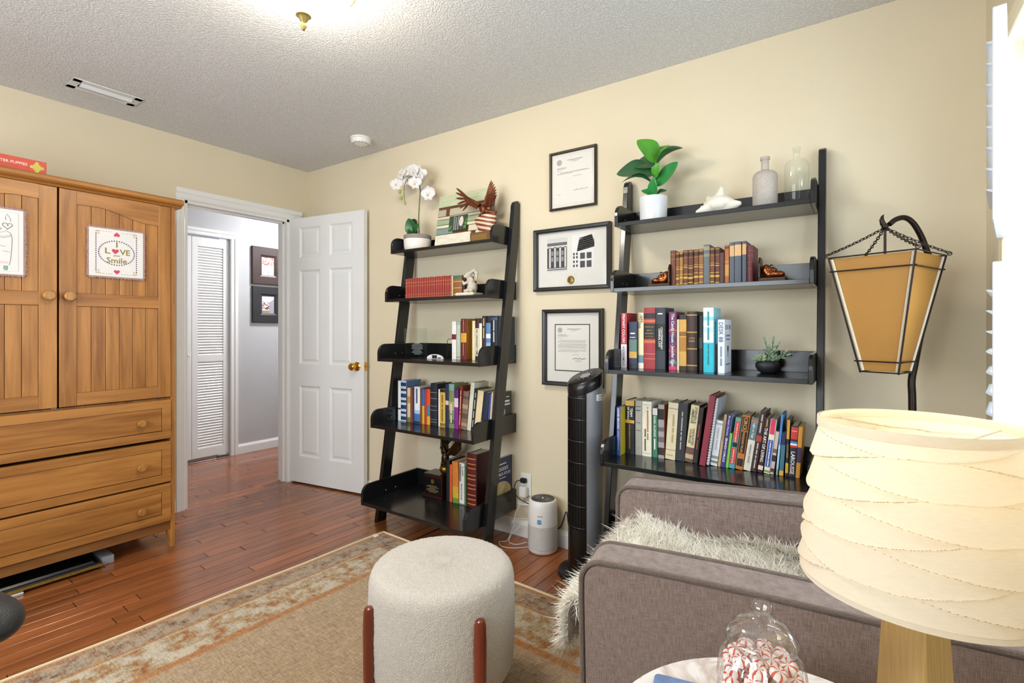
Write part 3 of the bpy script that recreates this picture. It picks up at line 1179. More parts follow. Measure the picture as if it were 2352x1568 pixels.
ot = thing('ottoman', 'round cream boucle ottoman with red brown wooden legs on the rug', 'ottoman', (2.555, -1.225, 0.009), world=False)
R0 = 0.226
prof = [(0.0, 0.105), (0.12, 0.106), (0.19, 0.110), (0.212, 0.120), (0.222, 0.138), (R0, 0.165), (R0 + 0.003, 0.27), (R0 + 0.001, 0.37)]
prof += [(R0, 0.396), (R0 - 0.003, 0.412), (R0 - 0.009, 0.425), (R0 - 0.018, 0.434), (R0 - 0.030, 0.4395), (0.16, 0.443), (0.08, 0.4445), (0.0, 0.4445)]
pp = []
for (r0, z0), (r1, z1) in zip(prof, prof[1:]):
    k = max(1, int(math.hypot(r1 - r0, z1 - z0) / 0.006))
    pp += [(r0 + (r1 - r0) * q / k, z0 + (z1 - z0) * q / k) for q in range(k)]
pp.append(prof[-1])
pp = [(max(r, 0.0005), z) for r, z in pp]
b = B().lathe(pp, n=260)
rr = random.Random(5)
for v in b.bm.verts:
    n = Vector((v.co.x, v.co.y, (v.co.z - 0.27) * 1.2)).normalized()
    if math.hypot(v.co.x, v.co.y) > 0.03:
        v.co += n * rr.uniform(-0.0011, 0.0011)
b.out('upholstered_body', boucle(), ot, smooth=True, sharp=180)
for a in (-21.8, -111.8, 68.2, 158.2):
    a = math.radians(a)
    x, y = 0.236 * math.cos(a), 0.236 * math.sin(a)
    B().lathe([(0.0, 0), (0.0115, 0), (0.014, 0.05), (0.0175, 0.2), (0.0185, 0.30), (0.0165, 0.352), (0.013, 0.364), (0.006, 0.368), (0, 0.3685)], (x, y, 0), 18).out('leg', m_leg, ot, smooth=True)
for a in (-21.8, 68.2):
    a = math.radians(a)
    X = Matrix.Rotation(a, 4, 'Z')
    B().box((-0.23, -0.016, 0.085), (0.23, 0.016, 0.1045), X).out('stretcher', m_leg, ot, bevel=0.002)

# ================================================================ grey armchair
def weave_material(key, dark, light):
    m, nt, bn, N, L = _new(key)
    tc = N('ShaderNodeTexCoord')
    fs_ = []
    for s in ((18, 18, 260), (260, 260, 18)):
        mp = N('ShaderNodeMapping')
        mp.inputs['Scale'].default_value = s
        L(tc.outputs['Object'], mp.inputs['Vector'])
        n = N('ShaderNodeTexNoise')
        n.inputs['Scale'].default_value = 2.2
        n.inputs['Detail'].default_value = 3
        n.inputs['Roughness'].default_value = 0.7
        L(mp.outputs['Vector'], n.inputs['Vector'])
        fs_.append(n.outputs['Fac'])
    a = N('ShaderNodeMath')
    a.operation = 'MULTIPLY_ADD'
    a.inputs[1].default_value = 0.42
    L(fs_[0], a.inputs[0])
    h = N('ShaderNodeMath')
    h.operation = 'MULTIPLY'
    h.inputs[1].default_value = 0.58
    L(fs_[1], h.inputs[0])
    L(h.outputs[0], a.inputs[2])
    rp = N('ShaderNodeValToRGB')
    rp.color_ramp.elements[0].position = 0.36
    rp.color_ramp.elements[1].position = 0.66
    rp.color_ramp.elements[0].color = lin(dark) + [1]
    rp.color_ramp.elements[1].color = lin(light) + [1]
    L(a.outputs[0], rp.inputs['Fac'])
    L(rp.outputs['Color'], bn.inputs['Base Color'])
    bn.inputs['Roughness'].default_value = 0.95
    bn.inputs['Sheen Weight'].default_value = 0.25
    bp = N('ShaderNodeBump')
    bp.inputs['Strength'].default_value = 0.5
    bp.inputs['Distance'].default_value = 0.0015
    L(a.outputs[0], bp.inputs['Height'])
    L(bp.outputs['Normal'], bn.inputs['Normal'])
    return m


m_fab = weave_material('armchair_weave', '64534c', 'a08c82')
m_pipe = weave_material('armchair_piping', '54463e', '7d6d63')
CH_LOC, CH_ROT = (3.094, -1.305, 0.0088), math.radians(10)
ch = thing('armchair', 'grey brown woven armchair with piped arms beside the side table', 'armchair', CH_LOC, (0, 0, CH_ROT))


def arm_outline(x0, drop):
    pts = [(x0 + 0.012, 0.125), (x0 + 0.004, 0.30), (x0, 0.50)]
    r = 0.052
    for k in range(9):
        a = math.pi - k * (math.pi / 2) / 8
        pts.append((x0 + r + r * math.cos(a), 0.562 + r * math.sin(a) * 0.98))
    for k in range(1, 11):
        t = k / 10
        x = x0 + r + (0.89 - r) * t
        pts.append((x, 0.6135 - drop * (3 * t * t - 2 * t ** 3) + 0.004 * math.sin(t * 3.1)))
    pts += [(x0 + 0.89, 0.125)]
    return pts


for y0, x0, drop in ((0.0, -0.012, 0.022), (0.620, -0.062, -0.010)):
    o = arm_outline(x0, drop)
    am = B().prism(o, 'y', y0, y0 + 0.125).out('arm', m_fab, ch, smooth=True, bevel=0.009, seg=3, sharp=60)
    for yy in (y0 + 0.002, y0 + 0.123):
        B().tube([(x, yy, z) for x, z in o[:-1]], 0.0062, 8).out('piping', m_pipe, am, smooth=True)
# seat rail, cushion and back
B().box((-0.01, 0.126, 0.15), (0.76, 0.619, 0.29)).out('seat_rail', m_fab, ch, smooth=True, bevel=0.012, seg=3)
cu = B().box((-0.055, 0.129, 0.292), (0.60, 0.616, 0.425)).out('seat_cushion', m_fab, ch, smooth=True, bevel=0.03, seg=4)
Xb = Matrix.Translation((0.60, 0, 0.28)) @ Matrix.Rotation(math.radians(10), 4, 'Y')
bk = B().box((0.02, 0.128, 0.0), (0.15, 0.617, 0.50), Xb).out('back_cushion', m_fab, ch, smooth=True, bevel=0.04, seg=4)
B().box((0.76, 0.128, 0.15), (0.84, 0.617, 0.70)).out('back_frame', m_fab, ch, smooth=True, bevel=0.012, seg=3)
for x, y in ((0.04, 0.06), (0.0, 0.685), (0.74, 0.06), (0.74, 0.685)):
    B().prism([(x - 0.02, y - 0.02), (x + 0.02, y - 0.02), (x + 0.02, y + 0.02), (x - 0.02, y + 0.02)], 'z', 0.0, 0.13).out('leg', M('espresso_leg', '2a1c16', 0.4), ch, bevel=0.003)

def wool_material():
    m = bpy.data.materials.new('wool_white')
    m.use_nodes = True
    nt = m.node_tree
    nt.nodes.clear()
    N, L = nt.nodes.new, nt.links.new
    o = N('ShaderNodeOutputMaterial')
    tc = N('ShaderNodeTexCoord')
    nz = N('ShaderNodeTexNoise')
    nz.inputs['Scale'].default_value = 25
    L(tc.outputs['Object'], nz.inputs['Vector'])
    rp = N('ShaderNodeValToRGB')
    rp.color_ramp.elements[0].color = lin('efe8d8') + [1]
    rp.color_ramp.elements[1].color = lin('fdfaf2') + [1]
    L(nz.outputs['Fac'], rp.inputs['Fac'])
    d_ = N('ShaderNodeBsdfDiffuse')
    t = N('ShaderNodeBsdfTranslucent')
    mx = N('ShaderNodeMixShader')
    mx.inputs[0].default_value = 0.2
    for n in (d_, t):
        L(rp.outputs['Color'], n.inputs['Color'])
    L(d_.outputs[0], mx.inputs[1])
    L(t.outputs[0], mx.inputs[2])
    L(mx.outputs[0], o.inputs[0])
    return m


# ---- sheepskin over the seat (local frame of the chair)
sk = thing('sheepskin_throw', 'shaggy white sheepskin draped over the seat of the armchair', 'throw', CH_LOC, (0, 0, CH_ROT))


def drape(u, v):
    """u 0..1 from the hanging front edge to the back of the seat, v 0..1 from near arm to far arm"""
    y = 0.134 + 0.472 * v
    s = -0.17 + 0.76 * u          # arc length along the seat; negative hangs over the front
    edge = -0.074 - 0.014 * math.sin(5 * v + 1)
    r = 0.04
    if s > -0.0:
        x, z = edge + r + s * 1.0, 0.448
        nrm = Vector((0, 0, 1))
    elif s > -0.063:
        a = -s / r
        x, z = edge + r - r * math.sin(a), 0.408 + r * math.cos(a)
        nrm = Vector((-math.sin(a), 0, math.cos(a)))
    else:
        x, z = edge - 0.003, 0.408 + (s + 0.063)
        nrm = Vector((-1, 0, 0.1))
    z += 0.014 * math.sin(6 * u + 2.2) * math.sin(4 * v + 0.7) * (1 if s > 0 else 0.3)
    z += 0.022 * max(0, v - 0.55) / 0.45 * (1 if s > 0 else 0)
    z += 0.020 * v * math.cos(2 * math.pi * (x - 0.03) / 0.40) * (1 if s > 0 else 0)
    return Vector((x, y, z)), nrm


nu, nv = 34, 24
b = B()
rows_ = [[drape(i / nu, j / nv)[0] for j in range(nv + 1)] for i in range(nu + 1)]
b.loft(rows_, close=False, cap=False)
g = bmesh.ops.solidify(b.bm, geom=b.bm.faces[:], thickness=-0.008)
hide = b.out('hide', M('hide_cream', 'f6f1e6', 0.95, bump=0.3, bs=90), sk, smooth=True)
NS = 30000
verts, faces, nrms = [], [], []
rs = random.Random(3)
for k in range(NS):
    u, v = rs.random(), rs.random()
    if rs.random() < 0.30:
        u = rs.random() * 0.27
    if rs.random() < 0.10:
        v = 1 - rs.random() * 0.03
    p, n = drape(u, v)
    flow = Vector((-0.5 + 0.9 * math.sin(9 * v + 4 * u), 0.8 * math.sin(7 * u + 5 * v), 0))
    if u < 0.3:
        flow = Vector((-0.1, 0.25 * math.sin(11 * v), -1.0))
    if v > 0.93 and u > 0.3:
        flow += Vector((0, 0.2, 0.5))
    dr_ = (n * rs.uniform(0.25, 0.75) + flow * rs.uniform(0.4, 0.9) + Vector((rs.uniform(-.45, .45), rs.uniform(-.45, .45), rs.uniform(-.2, .2)))).normalized()
    ln = rs.uniform(0.024, 0.052)
    bend = Vector((rs.uniform(-1, 1), rs.uniform(-1, 1), rs.uniform(-0.9, 0.5))) * 0.7
    w = rs.uniform(0.0009, 0.0019)
    side = dr_.cross(n + Vector((rs.uniform(-.35, .35), rs.uniform(-.35, .35), rs.uniform(-.2, .2)))).normalized() * w
    base = len(verts)
    for t, ww in ((0, 1), (0.4, 0.9), (0.75, 0.6)):
        q = p + dr_ * ln * t + bend * ln * t * t
        verts += [q - side * ww, q + side * ww]
    verts.append(p + dr_ * ln + bend * ln)
    faces += [(base, base + 1, base + 3, base + 2), (base + 2, base + 3, base + 5, base + 4), (base + 4, base + 5, base + 6)]
me = bpy.data.meshes.new('wool')
me.from_pydata([tuple(v) for v in verts], [], faces)
me.materials.append(wool_material())
me.update()
me.polygons.foreach_set('use_smooth', [True] * len(me.polygons))
wool = place('wool', me, sk)
wool['kind'] = 'stuff'

# ================================================================ round marble side table
def marble():
    m, nt, bn, N, L = _new('marble_white')
    tc = N('ShaderNodeTexCoord')
    n1 = N('ShaderNodeTexNoise')
    n1.inputs['Scale'].default_value = 5
    n1.inputs['Detail'].default_value = 6
    n1.inputs['Distortion'].default_value = 1.6
    L(tc.outputs['Object'], n1.inputs['Vector'])
    rp = N('ShaderNodeValToRGB')
    cr = rp.color_ramp
    cr.elements[0].position = 0.44
    cr.elements[0].color = lin('efe9e4') + [1]
    cr.elements[1].position = 0.56
    cr.elements[1].color = lin('efe9e4') + [1]
    e = cr.elements.new(0.50)
    e.color = lin('cdbcb0') + [1]
    L(n1.outputs['Fac'], rp.inputs['Fac'])
    L(rp.outputs['Color'], bn.inputs['Base Color'])
    bn.inputs['Roughness'].default_value = 0.22
    return m


def brushed():
    m, nt, bn, N, L = _new('brushed_gold')
    tc = N('ShaderNodeTexCoord')
    mp = N('ShaderNodeMapping')
    mp.inputs['Scale'].default_value = (90, 90, 3)
    L(tc.outputs['Object'], mp.inputs['Vector'])
    n = N('ShaderNodeTexNoise')
    n.inputs['Scale'].default_value = 3
    L(mp.outputs['Vector'], n.inputs['Vector'])
    rp = N('ShaderNodeValToRGB')
    rp.color_ramp.elements[0].color = lin('b8995a') + [1]
    rp.color_ramp.elements[1].color = lin('dcc48c') + [1]
    L(n.outputs['Fac'], rp.inputs['Fac'])
    L(rp.outputs['Color'], bn.inputs['Base Color'])
    bn.inputs['Metallic'].default_value = 0.85
    bn.inputs['Roughness'].default_value = 0.28
    return m


m_gold_metal = brushed()
TZ = 0.55
tb = thing('side_table', 'round white marble side table beside the armchair', 'side table', (3.570, -1.613, 0.0088))
B().lathe([(0.0, TZ - 0.030), (0.262, TZ - 0.030), (0.2705, TZ - 0.026), (0.2715, TZ - 0.012), (0.268, TZ - 0.009), (0.0, TZ - 0.008)], n=72).out('marble_top', marble(), tb, smooth=True)
B().lathe([(0, 0.016), (0.016, 0.016), (0.016, TZ - 0.03), (0, TZ - 0.03)], n=24).out('stem', m_gold_metal, tb, smooth=True)
B().lathe([(0, 0.0), (0.16, 0.0), (0.16, 0.010), (0.05, 0.018), (0.0, 0.02)], n=48).out('foot', m_gold_metal, tb, smooth=True)

# ================================================================ table lamp
LX, LY = 3.711, -1.478
ZB, ZT, RB, RT = 0.8105, 1.049, 0.1435, 0.1185
tl = thing('table_lamp', 'lit table lamp with pleated linen shade on the marble table', 'lamp', (LX, LY, TZ + 0.0005))
zo = TZ + 0.0005
X45 = Matrix.Rotation(math.radians(45 + 12), 4, 'Z')
for q, (h0, h1, z0, z1) in enumerate(((0.052, 0.052, 0.0, 0.012), (0.0375, 0.026, 0.012, 0.29))):
    b = B()
    b.loft([[X45 @ Vector((sx * h, sy * h, z)) for sx, sy in ((-1, -1), (1, -1), (1, 1), (-1, 1))] for h, z in ((h0, z0), (h1, z1))])
    b.out('foot_plate' if q == 0 else 'tapered_column', m_gold_metal, tl, bevel=0.0016)
B().cyl((0, 0, 0.29), (0, 0, 0.35), 0.008, n=12).out('stem', m_gold_metal, tl, smooth=True)
B().cyl((0, 0, 0.335), (0, 0, 0.372), 0.013, n=14).out('socket', M('socket_brass', 'c8a050', 0.3, 1.0), tl, smooth=True)
B().lathe([(0.0, 0.37), (0.012, 0.372), (0.016, 0.385), (0.027, 0.405), (0.029, 0.42), (0.022, 0.437), (0.0, 0.446)], n=20).out('bulb', glow('bulb_warm', 'ffd9a0', 4), tl, smooth=True)


def linen():
    m = bpy.data.materials.new('shade_linen')
    m.use_nodes = True
    nt = m.node_tree
    nt.nodes.clear()
    N, L = nt.nodes.new, nt.links.new
    o = N('ShaderNodeOutputMaterial')
    tc = N('ShaderNodeTexCoord')
    nz = N('ShaderNodeTexNoise')
    mp = N('ShaderNodeMapping')
    mp.inputs['Scale'].default_value = (60, 60, 420)
    L(tc.outputs['Object'], mp.inputs['Vector'])
    L(mp.outputs['Vector'], nz.inputs['Vector'])
    nz.inputs['Scale'].default_value = 1.5
    rp = N('ShaderNodeValToRGB')
    rp.color_ramp.elements[0].color = lin('e3d8c4') + [1]
    rp.color_ramp.elements[1].color = lin('f4ecdc') + [1]
    L(nz.outputs['Fac'], rp.inputs['Fac'])
    bp = N('ShaderNodeBump')
    bp.inputs['Strength'].default_value = 0.25
    bp.inputs['Distance'].default_value = 0.001
    L(nz.outputs['Fac'], bp.inputs['Height'])
    d_ = N('ShaderNodeBsdfDiffuse')
    t = N('ShaderNodeBsdfTranslucent')
    L(rp.outputs['Color'], d_.inputs['Color'])
    L(bp.outputs['Normal'], d_.inputs['Normal'])
    t.inputs['Color'].default_value = (0.95, 0.84, 0.60, 1)
    mx = N('ShaderNodeMixShader')
    mx.inputs[0].default_value = 0.30
    L(d_.outputs[0], mx.inputs[1])
    L(t.outputs[0], mx.inputs[2])
    L(mx.outputs[0], o.inputs[0])
    return m


m_linen = linen()
# shade: overlapping slanting folds, each band proud at its lower edge
nth, nz_ = 240, 260
NF = 9
rings = []
for j in range(nz_ + 1):
    t = j / nz_
    ring = []
    for i in range(nth):
        a = 2 * math.pi * i / nth
        zz_ = t
        lines = sorted([0.045] + [0.11 + 0.80 * f / (NF - 1) + (0.062 if f % 2 else -0.048) * math.sin(2 * a + 0.35 * f + 2.2) for f in range(NF)])
        dsp = 0.0
        for l0, l1 in zip(lines, lines[1:] + [0.975]):
            if l0 <= zz_ < l1:
                w_ = l1 - l0
                dsp = 0.0085 * min(1.0, w_ / 0.06) * (1 - (zz_ - l0) / max(w_, 1e-4)) ** 1.15
        r = RB + (RT - RB) * t + dsp
        ring.append((r * math.cos(a), r * math.sin(a), (ZB - zo) + (ZT - ZB) * t))
    rings.append(ring)
sh = B().loft(rings, cap=False).out('shade', m_linen, tl, smooth=True, recalc=True, sharp=60)
for z, r in ((ZB - zo, RB), (ZT - zo - 0.014, RT + 0.0014)):
    B().loft([[((r + dr_) * math.cos(2 * math.pi * i / 96), (r + dr_) * math.sin(2 * math.pi * i / 96), z + dz) for i in range(96)] for dr_, dz in ((0.0012, 0), (0.0034, 0.001), (0.0030, 0.014), (0.0008, 0.0145))], cap=False).out('shade_trim', m_linen, sh, smooth=True)
B().tube([(0.0, 0, 0.436), (0.0, 0, 0.446), (RT * 0.86, RT * 0.45, 0.488)], 0.0012, 6).tube([(0.0, 0, 0.446), (-RT * 0.8, RT * 0.55, 0.488)], 0.0012, 6).tube([(0.0, 0, 0.446), (0, -RT * 0.97, 0.488)], 0.0012, 6) \
    .tube([(0.016, 0, 0.37), (0.04, 0, 0.40), (0.036, 0, 0.425), (0, 0, 0.44)], 0.0013, 6).tube([(-0.016, 0, 0.37), (-0.04, 0, 0.40), (-0.036, 0, 0.425), (0, 0, 0.44)], 0.0013, 6).out('harp', M('harp_white', 'd8d0c4', 0.4), tl, smooth=True)
pl_ = bpy.data.lights.new('table_lamp_bulb', 'POINT')
pl_.energy = 0.30
pl_.color = (1.0, 0.86, 0.62)
pl_.shadow_soft_size = 0.03
plo = bpy.data.objects.new('table_lamp_bulb', pl_)
COL.objects.link(plo)
plo.location = (LX, LY, zo + 0.455)

# ================================================================ candy jar with mints, blue coaster
JX, JY, JZ = 3.519, -1.559, TZ + 0.0005
m_jar = glass('jar_glass', (0.99, 0.99, 0.985), 0.87, 0.05, 0.85)
jar = thing('candy_jar', 'ribbed clear glass candy jar with knobbed lid on the marble table', 'jar', (JX, JY, JZ))
pr_ = [(0.040, 0.002), (0.050, 0.004), (0.057, 0.02), (0.062, 0.06), (0.063, 0.095), (0.060, 0.118), (0.053, 0.132), (0.046, 0.140), (0.0455, 0.150)]
b = B()
rings = []
for r, z in pr_:
    ring = []
    for i in range(160):
        a = 2 * math.pi * i / 160
        amp = 0.0022 if 0.01 < z < 0.135 else 0.0
        ring.append(((r + amp * math.cos(20 * a)) * math.cos(a), (r + amp * math.cos(20 * a)) * math.sin(a), z))
    rings.append(ring)
b.loft(rings, cap=False)
b.lathe([(0.0, 0.0), (0.045, 0.0), (0.047, 0.003), (0.0, 0.006)], n=40)
b.out('body', m_jar, jar, smooth=True, sharp=60)
b = B().lathe([(0.0475, 0.148), (0.0515, 0.150), (0.0525, 0.154), (0.0515, 0.159), (0.048, 0.162), (0.044, 0.170), (0.034, 0.178), (0.020, 0.1825), (0.0165, 0.184), (0.0195, 0.187), (0.0175, 0.190), (0.0115, 0.192), (0.0115, 0.195), (0.0150, 0.199), (0.0160, 0.205), (0.0135, 0.211), (0.006, 0.2145), (0.0005, 0.215)], n=56)
b.out('lid', m_jar, jar, smooth=True, sharp=50)


def mint():
    m, nt, bn, N, L = _new('peppermint_stripes')
    tc = N('ShaderNodeTexCoord')
    g = N('ShaderNodeTexGradient')
    g.gradient_type = 'RADIAL'
    L(tc.outputs['Object'], g.inputs['Vector'])
    mt = N('ShaderNodeMath')
    mt.operation = 'MULTIPLY'
    mt.inputs[1].default_value = 6
    L(g.outputs['Fac'], mt.inputs[0])
    fr_ = N('ShaderNodeMath')
    fr_.operation = 'FRACT'
    L(mt.outputs[0], fr_.inputs[0])
    rp = N('ShaderNodeValToRGB')
    rp.color_ramp.interpolation = 'CONSTANT'
    rp.color_ramp.elements[0].color = lin('f6f0ee') + [1]
    rp.color_ramp.elements[1].position = 0.68
    rp.color_ramp.elements[1].color = lin('d8543e') + [1]
    L(fr_.outputs[0], rp.inputs['Fac'])
    L(rp.outputs['Color'], bn.inputs['Base Color'])
    bn.inputs['Roughness'].default_value = 0.25
    return m


cm = B().lathe([(0.0, -0.006), (0.009, -0.006), (0.0125, -0.003), (0.0125, 0.003), (0.009, 0.006), (0.0, 0.006)], n=16)
cmo = cm.out('peppermint_candy', mint(), None, smooth=True)
cme = cmo.data
bpy.data.objects.remove(cmo)
rc = random.Random(9)
for lay in range(8):
    z = 0.016 + lay * 0.0155
    for k in range(12):
        a = k * 2 * math.pi / 8 + lay * 0.9 if k < 8 else k * math.pi / 2
        rr_ = 0.0455 if k < 8 else 0.017
        if lay == 7:
            rr_ *= 0.8
        o = bpy.data.objects.new('peppermint_candy', cme)
        COL.objects.link(o)
        o.location = (JX + rr_ * math.cos(a), JY + rr_ * math.sin(a), JZ + z)
        o.rotation_euler = (rc.uniform(-0.5, 0.5), rc.uniform(-0.5, 0.5), rc.uniform(0, 6))
        tag(o, 'red and white striped peppermint inside the candy jar', 'candy', 'peppermints in the candy jar')
pts = []
for cx_, cy_, a0 in ((1, 1, 0), (-1, 1, 90), (-1, -1, 180), (1, -1, 270)):
    for k in range(5):
        a = math.radians(a0 + k * 22.5)
        pts.append((cx_ * 0.033 + 0.009 * math.cos(a), cy_ * 0.033 + 0.009 * math.sin(a)))
Xc = Matrix.Translation((3.3865, -1.5475, TZ + 0.0005)) @ Matrix.Rotation(math.radians(12), 4, 'Z')
co = B().prism(pts, 'z', 0, 0.008).out('coaster', M('coaster_blue', '6f86ad', 0.35, var=0.35, vs=40), bevel=0.001)
co.matrix_world = Xc
tag(co, 'rounded blue marbled coaster on the marble table', 'coaster')

# ================================================================ arched floor lamp with lantern shade
m_iron = M('bronze_iron', '2b211c', 0.38, metal=0.6, var=0.15, vs=30, bump=0.1, bs=160)
m_mica = M('mica_amber', 'a67733', 0.55, var=0.10, vs=7, bump=0.1, bs=300)
flm = thing('floor_lamp', 'arched bronze floor lamp with hanging amber lantern shade by the window', 'lamp', (3.797, -0.208, 0), world=True)
B().lathe([(0.0, 0.0), (0.125, 0.0), (0.130, 0.008), (0.12, 0.018), (0.05, 0.028), (0.02, 0.045), (0.0, 0.05)], (3.80, -0.175, 0), 40).out('base', m_iron, flm, smooth=True)
path = [(3.800, -0.176, 0.03), (3.800, -0.190, 0.30), (3.797, -0.208, 0.60), (3.797, -0.208, 0.92), (3.795, -0.209, 1.004), (3.803, -0.204, 1.059), (3.816, -0.201, 1.145), (3.835, -0.194, 1.246), (3.849, -0.191, 1.349), (3.850, -0.196, 1.40),
        (3.834, -0.213, 1.454), (3.817, -0.231, 1.503), (3.794, -0.259, 1.543), (3.771, -0.281, 1.558), (3.747, -0.303, 1.551), (3.729, -0.318, 1.534)]
sm = catmull(path, 5)
B().tube(sm, [0.0125 - 0.0045 * (i / len(sm)) for i in range(len(sm))], 14).out('pole', m_iron, flm, smooth=True)
HK = Vector((3.717, -0.326, 1.527))
B().ball(HK, 0.0105).tube([HK + Vector(d) for d in ((0.0, 0, 0), (-0.006, -0.003, 0.010), (-0.009, -0.005, 0.022), (-0.007, -0.004, 0.034), (-0.003, -0.002, 0.040))], [0.008, 0.0085, 0.007, 0.004, 0.001], 10).out('hook_finial', m_iron, flm, smooth=True)
SHC = Vector((3.720, -0.324, 0))
Rq = Matrix.Rotation(math.radians(-22.5), 3, 'Z')
ZT2, ZB2, HT, HB = 1.425, 1.042, 0.120, 0.052


def corner(k, f, out=0.0):
    """corner k of the lantern at height fraction f (0 bottom, 1 top)"""
    h = HB + (HT - HB) * f + out
    sx, sy = ((-1, -1), (1, -1), (1, 1), (-1, 1))[k]
    return SHC + Rq @ Vector((sx * h, sy * h, 0)) + Vector((0, 0, ZB2 + (ZT2 - ZB2) * f))


ls = B()
for k in range(4):
    ls.tube([corner(k, -0.01, 0.003), corner(k, 1.0, 0.003)], 0.0028, 6)
for f in (0.0, 0.092, 0.88, 1.0):
    ext = 0.007 if 0 < f < 1 else 0.0
    for k in range(4):
        a, c = corner(k, f, 0.004), corner((k + 1) % 4, f, 0.004)
        e_ = (c - a).normalized() * ext
        ls.tube([a - e_, c + e_], 0.0024, 6)
lan = ls.out('lantern_frame', m_iron, flm, smooth=True)
for k in range(4):
    q = [corner(k, 0.01, -0.004), corner((k + 1) % 4, 0.01, -0.004), corner((k + 1) % 4, 0.99, -0.004), corner(k, 0.99, -0.004)]
    mid0, mid1 = (q[0] + q[1]) / 2, (q[2] + q[3]) / 2
    q = [q[0].lerp(q[1], 0.045), q[1].lerp(q[0], 0.045), q[2].lerp(q[3], 0.028), q[3].lerp(q[2], 0.028)]
    inw = (SHC + Vector((0, 0, 1.2)) - (mid0 + mid1) / 2)
    inw.z = 0
    inw = inw.normalized() * 0.002
    B().loft([q, [p + inw for p in q]]).out('mica_panel', m_mica, lan)
m_strip = M('lantern_strip_pale', 'c8bba0', 0.4, var=0.05)
for k in range(4):
    B().tube([corner(k, 0.01, -0.0035), corner(k, 0.99, -0.0035)], 0.0055, 5).out('corner_strip', m_strip, lan)
    B().tube([corner(k, 1.0, 0.003) + (corner(k, 1.0, 0.010) - corner(k, 1.0, 0.003)) + Vector((0.0055 * math.cos(t), 0, 0.006 + 0.0055 * math.sin(t))) for t in [i * math.pi / 6 for i in range(12)]], 0.0015, 6, closed=True).out('ring', m_iron, lan, smooth=True)
    p0, p1 = HK + Vector((0, 0, -0.004)), corner(k, 1.0, 0.010) + Vector((0, 0, 0.008))
    n = 17
    cb = B()
    dirv = (p1 - p0).normalized()
    s1 = dirv.orthogonal().normalized()
    s2 = dirv.cross(s1)
    for q in range(n):
        c = p0.lerp(p1, (q + 0.5) / n) - Vector((0, 0, 0.004 * math.sin(math.pi * (q + 0.5) / n)))
        L_ = (p1 - p0).length / n * 0.72
        s = s1 if q % 2 else s2
        cb.tube([c + dirv * L_ * math.cos(t) + s * 0.0042 * math.sin(t) for t in [i * math.pi / 4 for i in range(8)]], 0.0015, 4, closed=True)
    cb.out('chain', m_iron, flm)
B().tube([HK, HK + Vector((0, 0, -0.10)), SHC + Vector((0, 0, 1.30))], 0.004, 8).cyl(SHC + Vector((0, 0, 1.24)), SHC + Vector((0, 0, 1.31)), 0.016, n=14).out('drop_rod', m_iron, flm, smooth=True)

# ================================================================ ceiling fittings
CLX, CLY = 2.054, -1.385
cl = thing('ceiling_light', 'white glass bowl ceiling light with antique gold finial', 'ceiling light', (CLX, CLY, 2.44))
m_ag = M('antique_gold', '8f7f4a', 0.42, metal=0.7, var=0.2, vs=40)
B().lathe([(0.0, 0), (0.160, 0.0), (0.170, -0.012), (0.168, -0.020), (0.016, -0.022), (0.010, -0.06), (0.010, -0.150), (0.0, -0.150)], n=48).out('pan', m_ag, cl, smooth=True)
B().tube([(0.176 * math.cos(2 * math.pi * k / 48), 0.176 * math.sin(2 * math.pi * k / 48), -0.050) for k in range(48)], 0.005, 8, closed=True).out('rim_ring', m_ag, cl, smooth=True)
B().lathe([(0.174, -0.046), (0.170, -0.055), (0.158, -0.080), (0.138, -0.108), (0.108, -0.134), (0.072, -0.152), (0.035, -0.162), (0.0005, -0.165)], n=48).out('glass_bowl', glow('bowl_lit', 'fff4e4', 46), cl, smooth=True)
B().lathe([(0.0005, -0.158), (0.022, -0.160), (0.027, -0.166), (0.026, -0.171), (0.018, -0.176), (0.014, -0.186), (0.0075, -0.191), (0.0060, -0.197), (0.0105, -0.201), (0.0105, -0.205), (0.004, -0.219), (0.0005, -0.2215)], n=28).out('finial', m_ag, cl, smooth=True)

vt = thing('ceiling_vent', 'white metal air vent on the ceiling above the armoire', 'vent', (0.347, -1.430, 2.44), world=True)
m_vent = M('vent_white', 'dcdedf', 0.45)
vx0, vx1, vy0, vy1 = 0.278, 0.420, -1.578, -1.283
b = B()
for lo, hi in (((vx0, vy0, 2.434), (vx0 + 0.036, vy1, 2.4395)), ((vx1 - 0.036, vy0, 2.434), (vx1, vy1, 2.4395)), ((vx0, vy0, 2.434), (vx1, vy0 + 0.036, 2.4395)), ((vx0, vy1 - 0.036, 2.434), (vx1, vy1, 2.4395))):
    b.box(lo, hi)
b.out('frame', m_vent, vt, bevel=0.0015)
B().box((vx0 + 0.036, vy0 + 0.036, 2.4385), (vx1 - 0.036, vy1 - 0.036, 2.4397)).out('duct_shade_plate', M('duct_shade_paint', '33363a', 0.8), vt)  # dark plate standing in for the shade inside the vent
for x, a in ((0.330, 35), (0.356, -25), (0.375, -40)):
    B().cbox((0, 0, 0), (0.024, vy1 - vy0 - 0.074, 0.0016), Matrix.Translation((x, (vy0 + vy1) / 2, 2.4300)) @ Matrix.Rotation(math.radians(a), 4, 'Y')).out('blade', m_vent, vt)

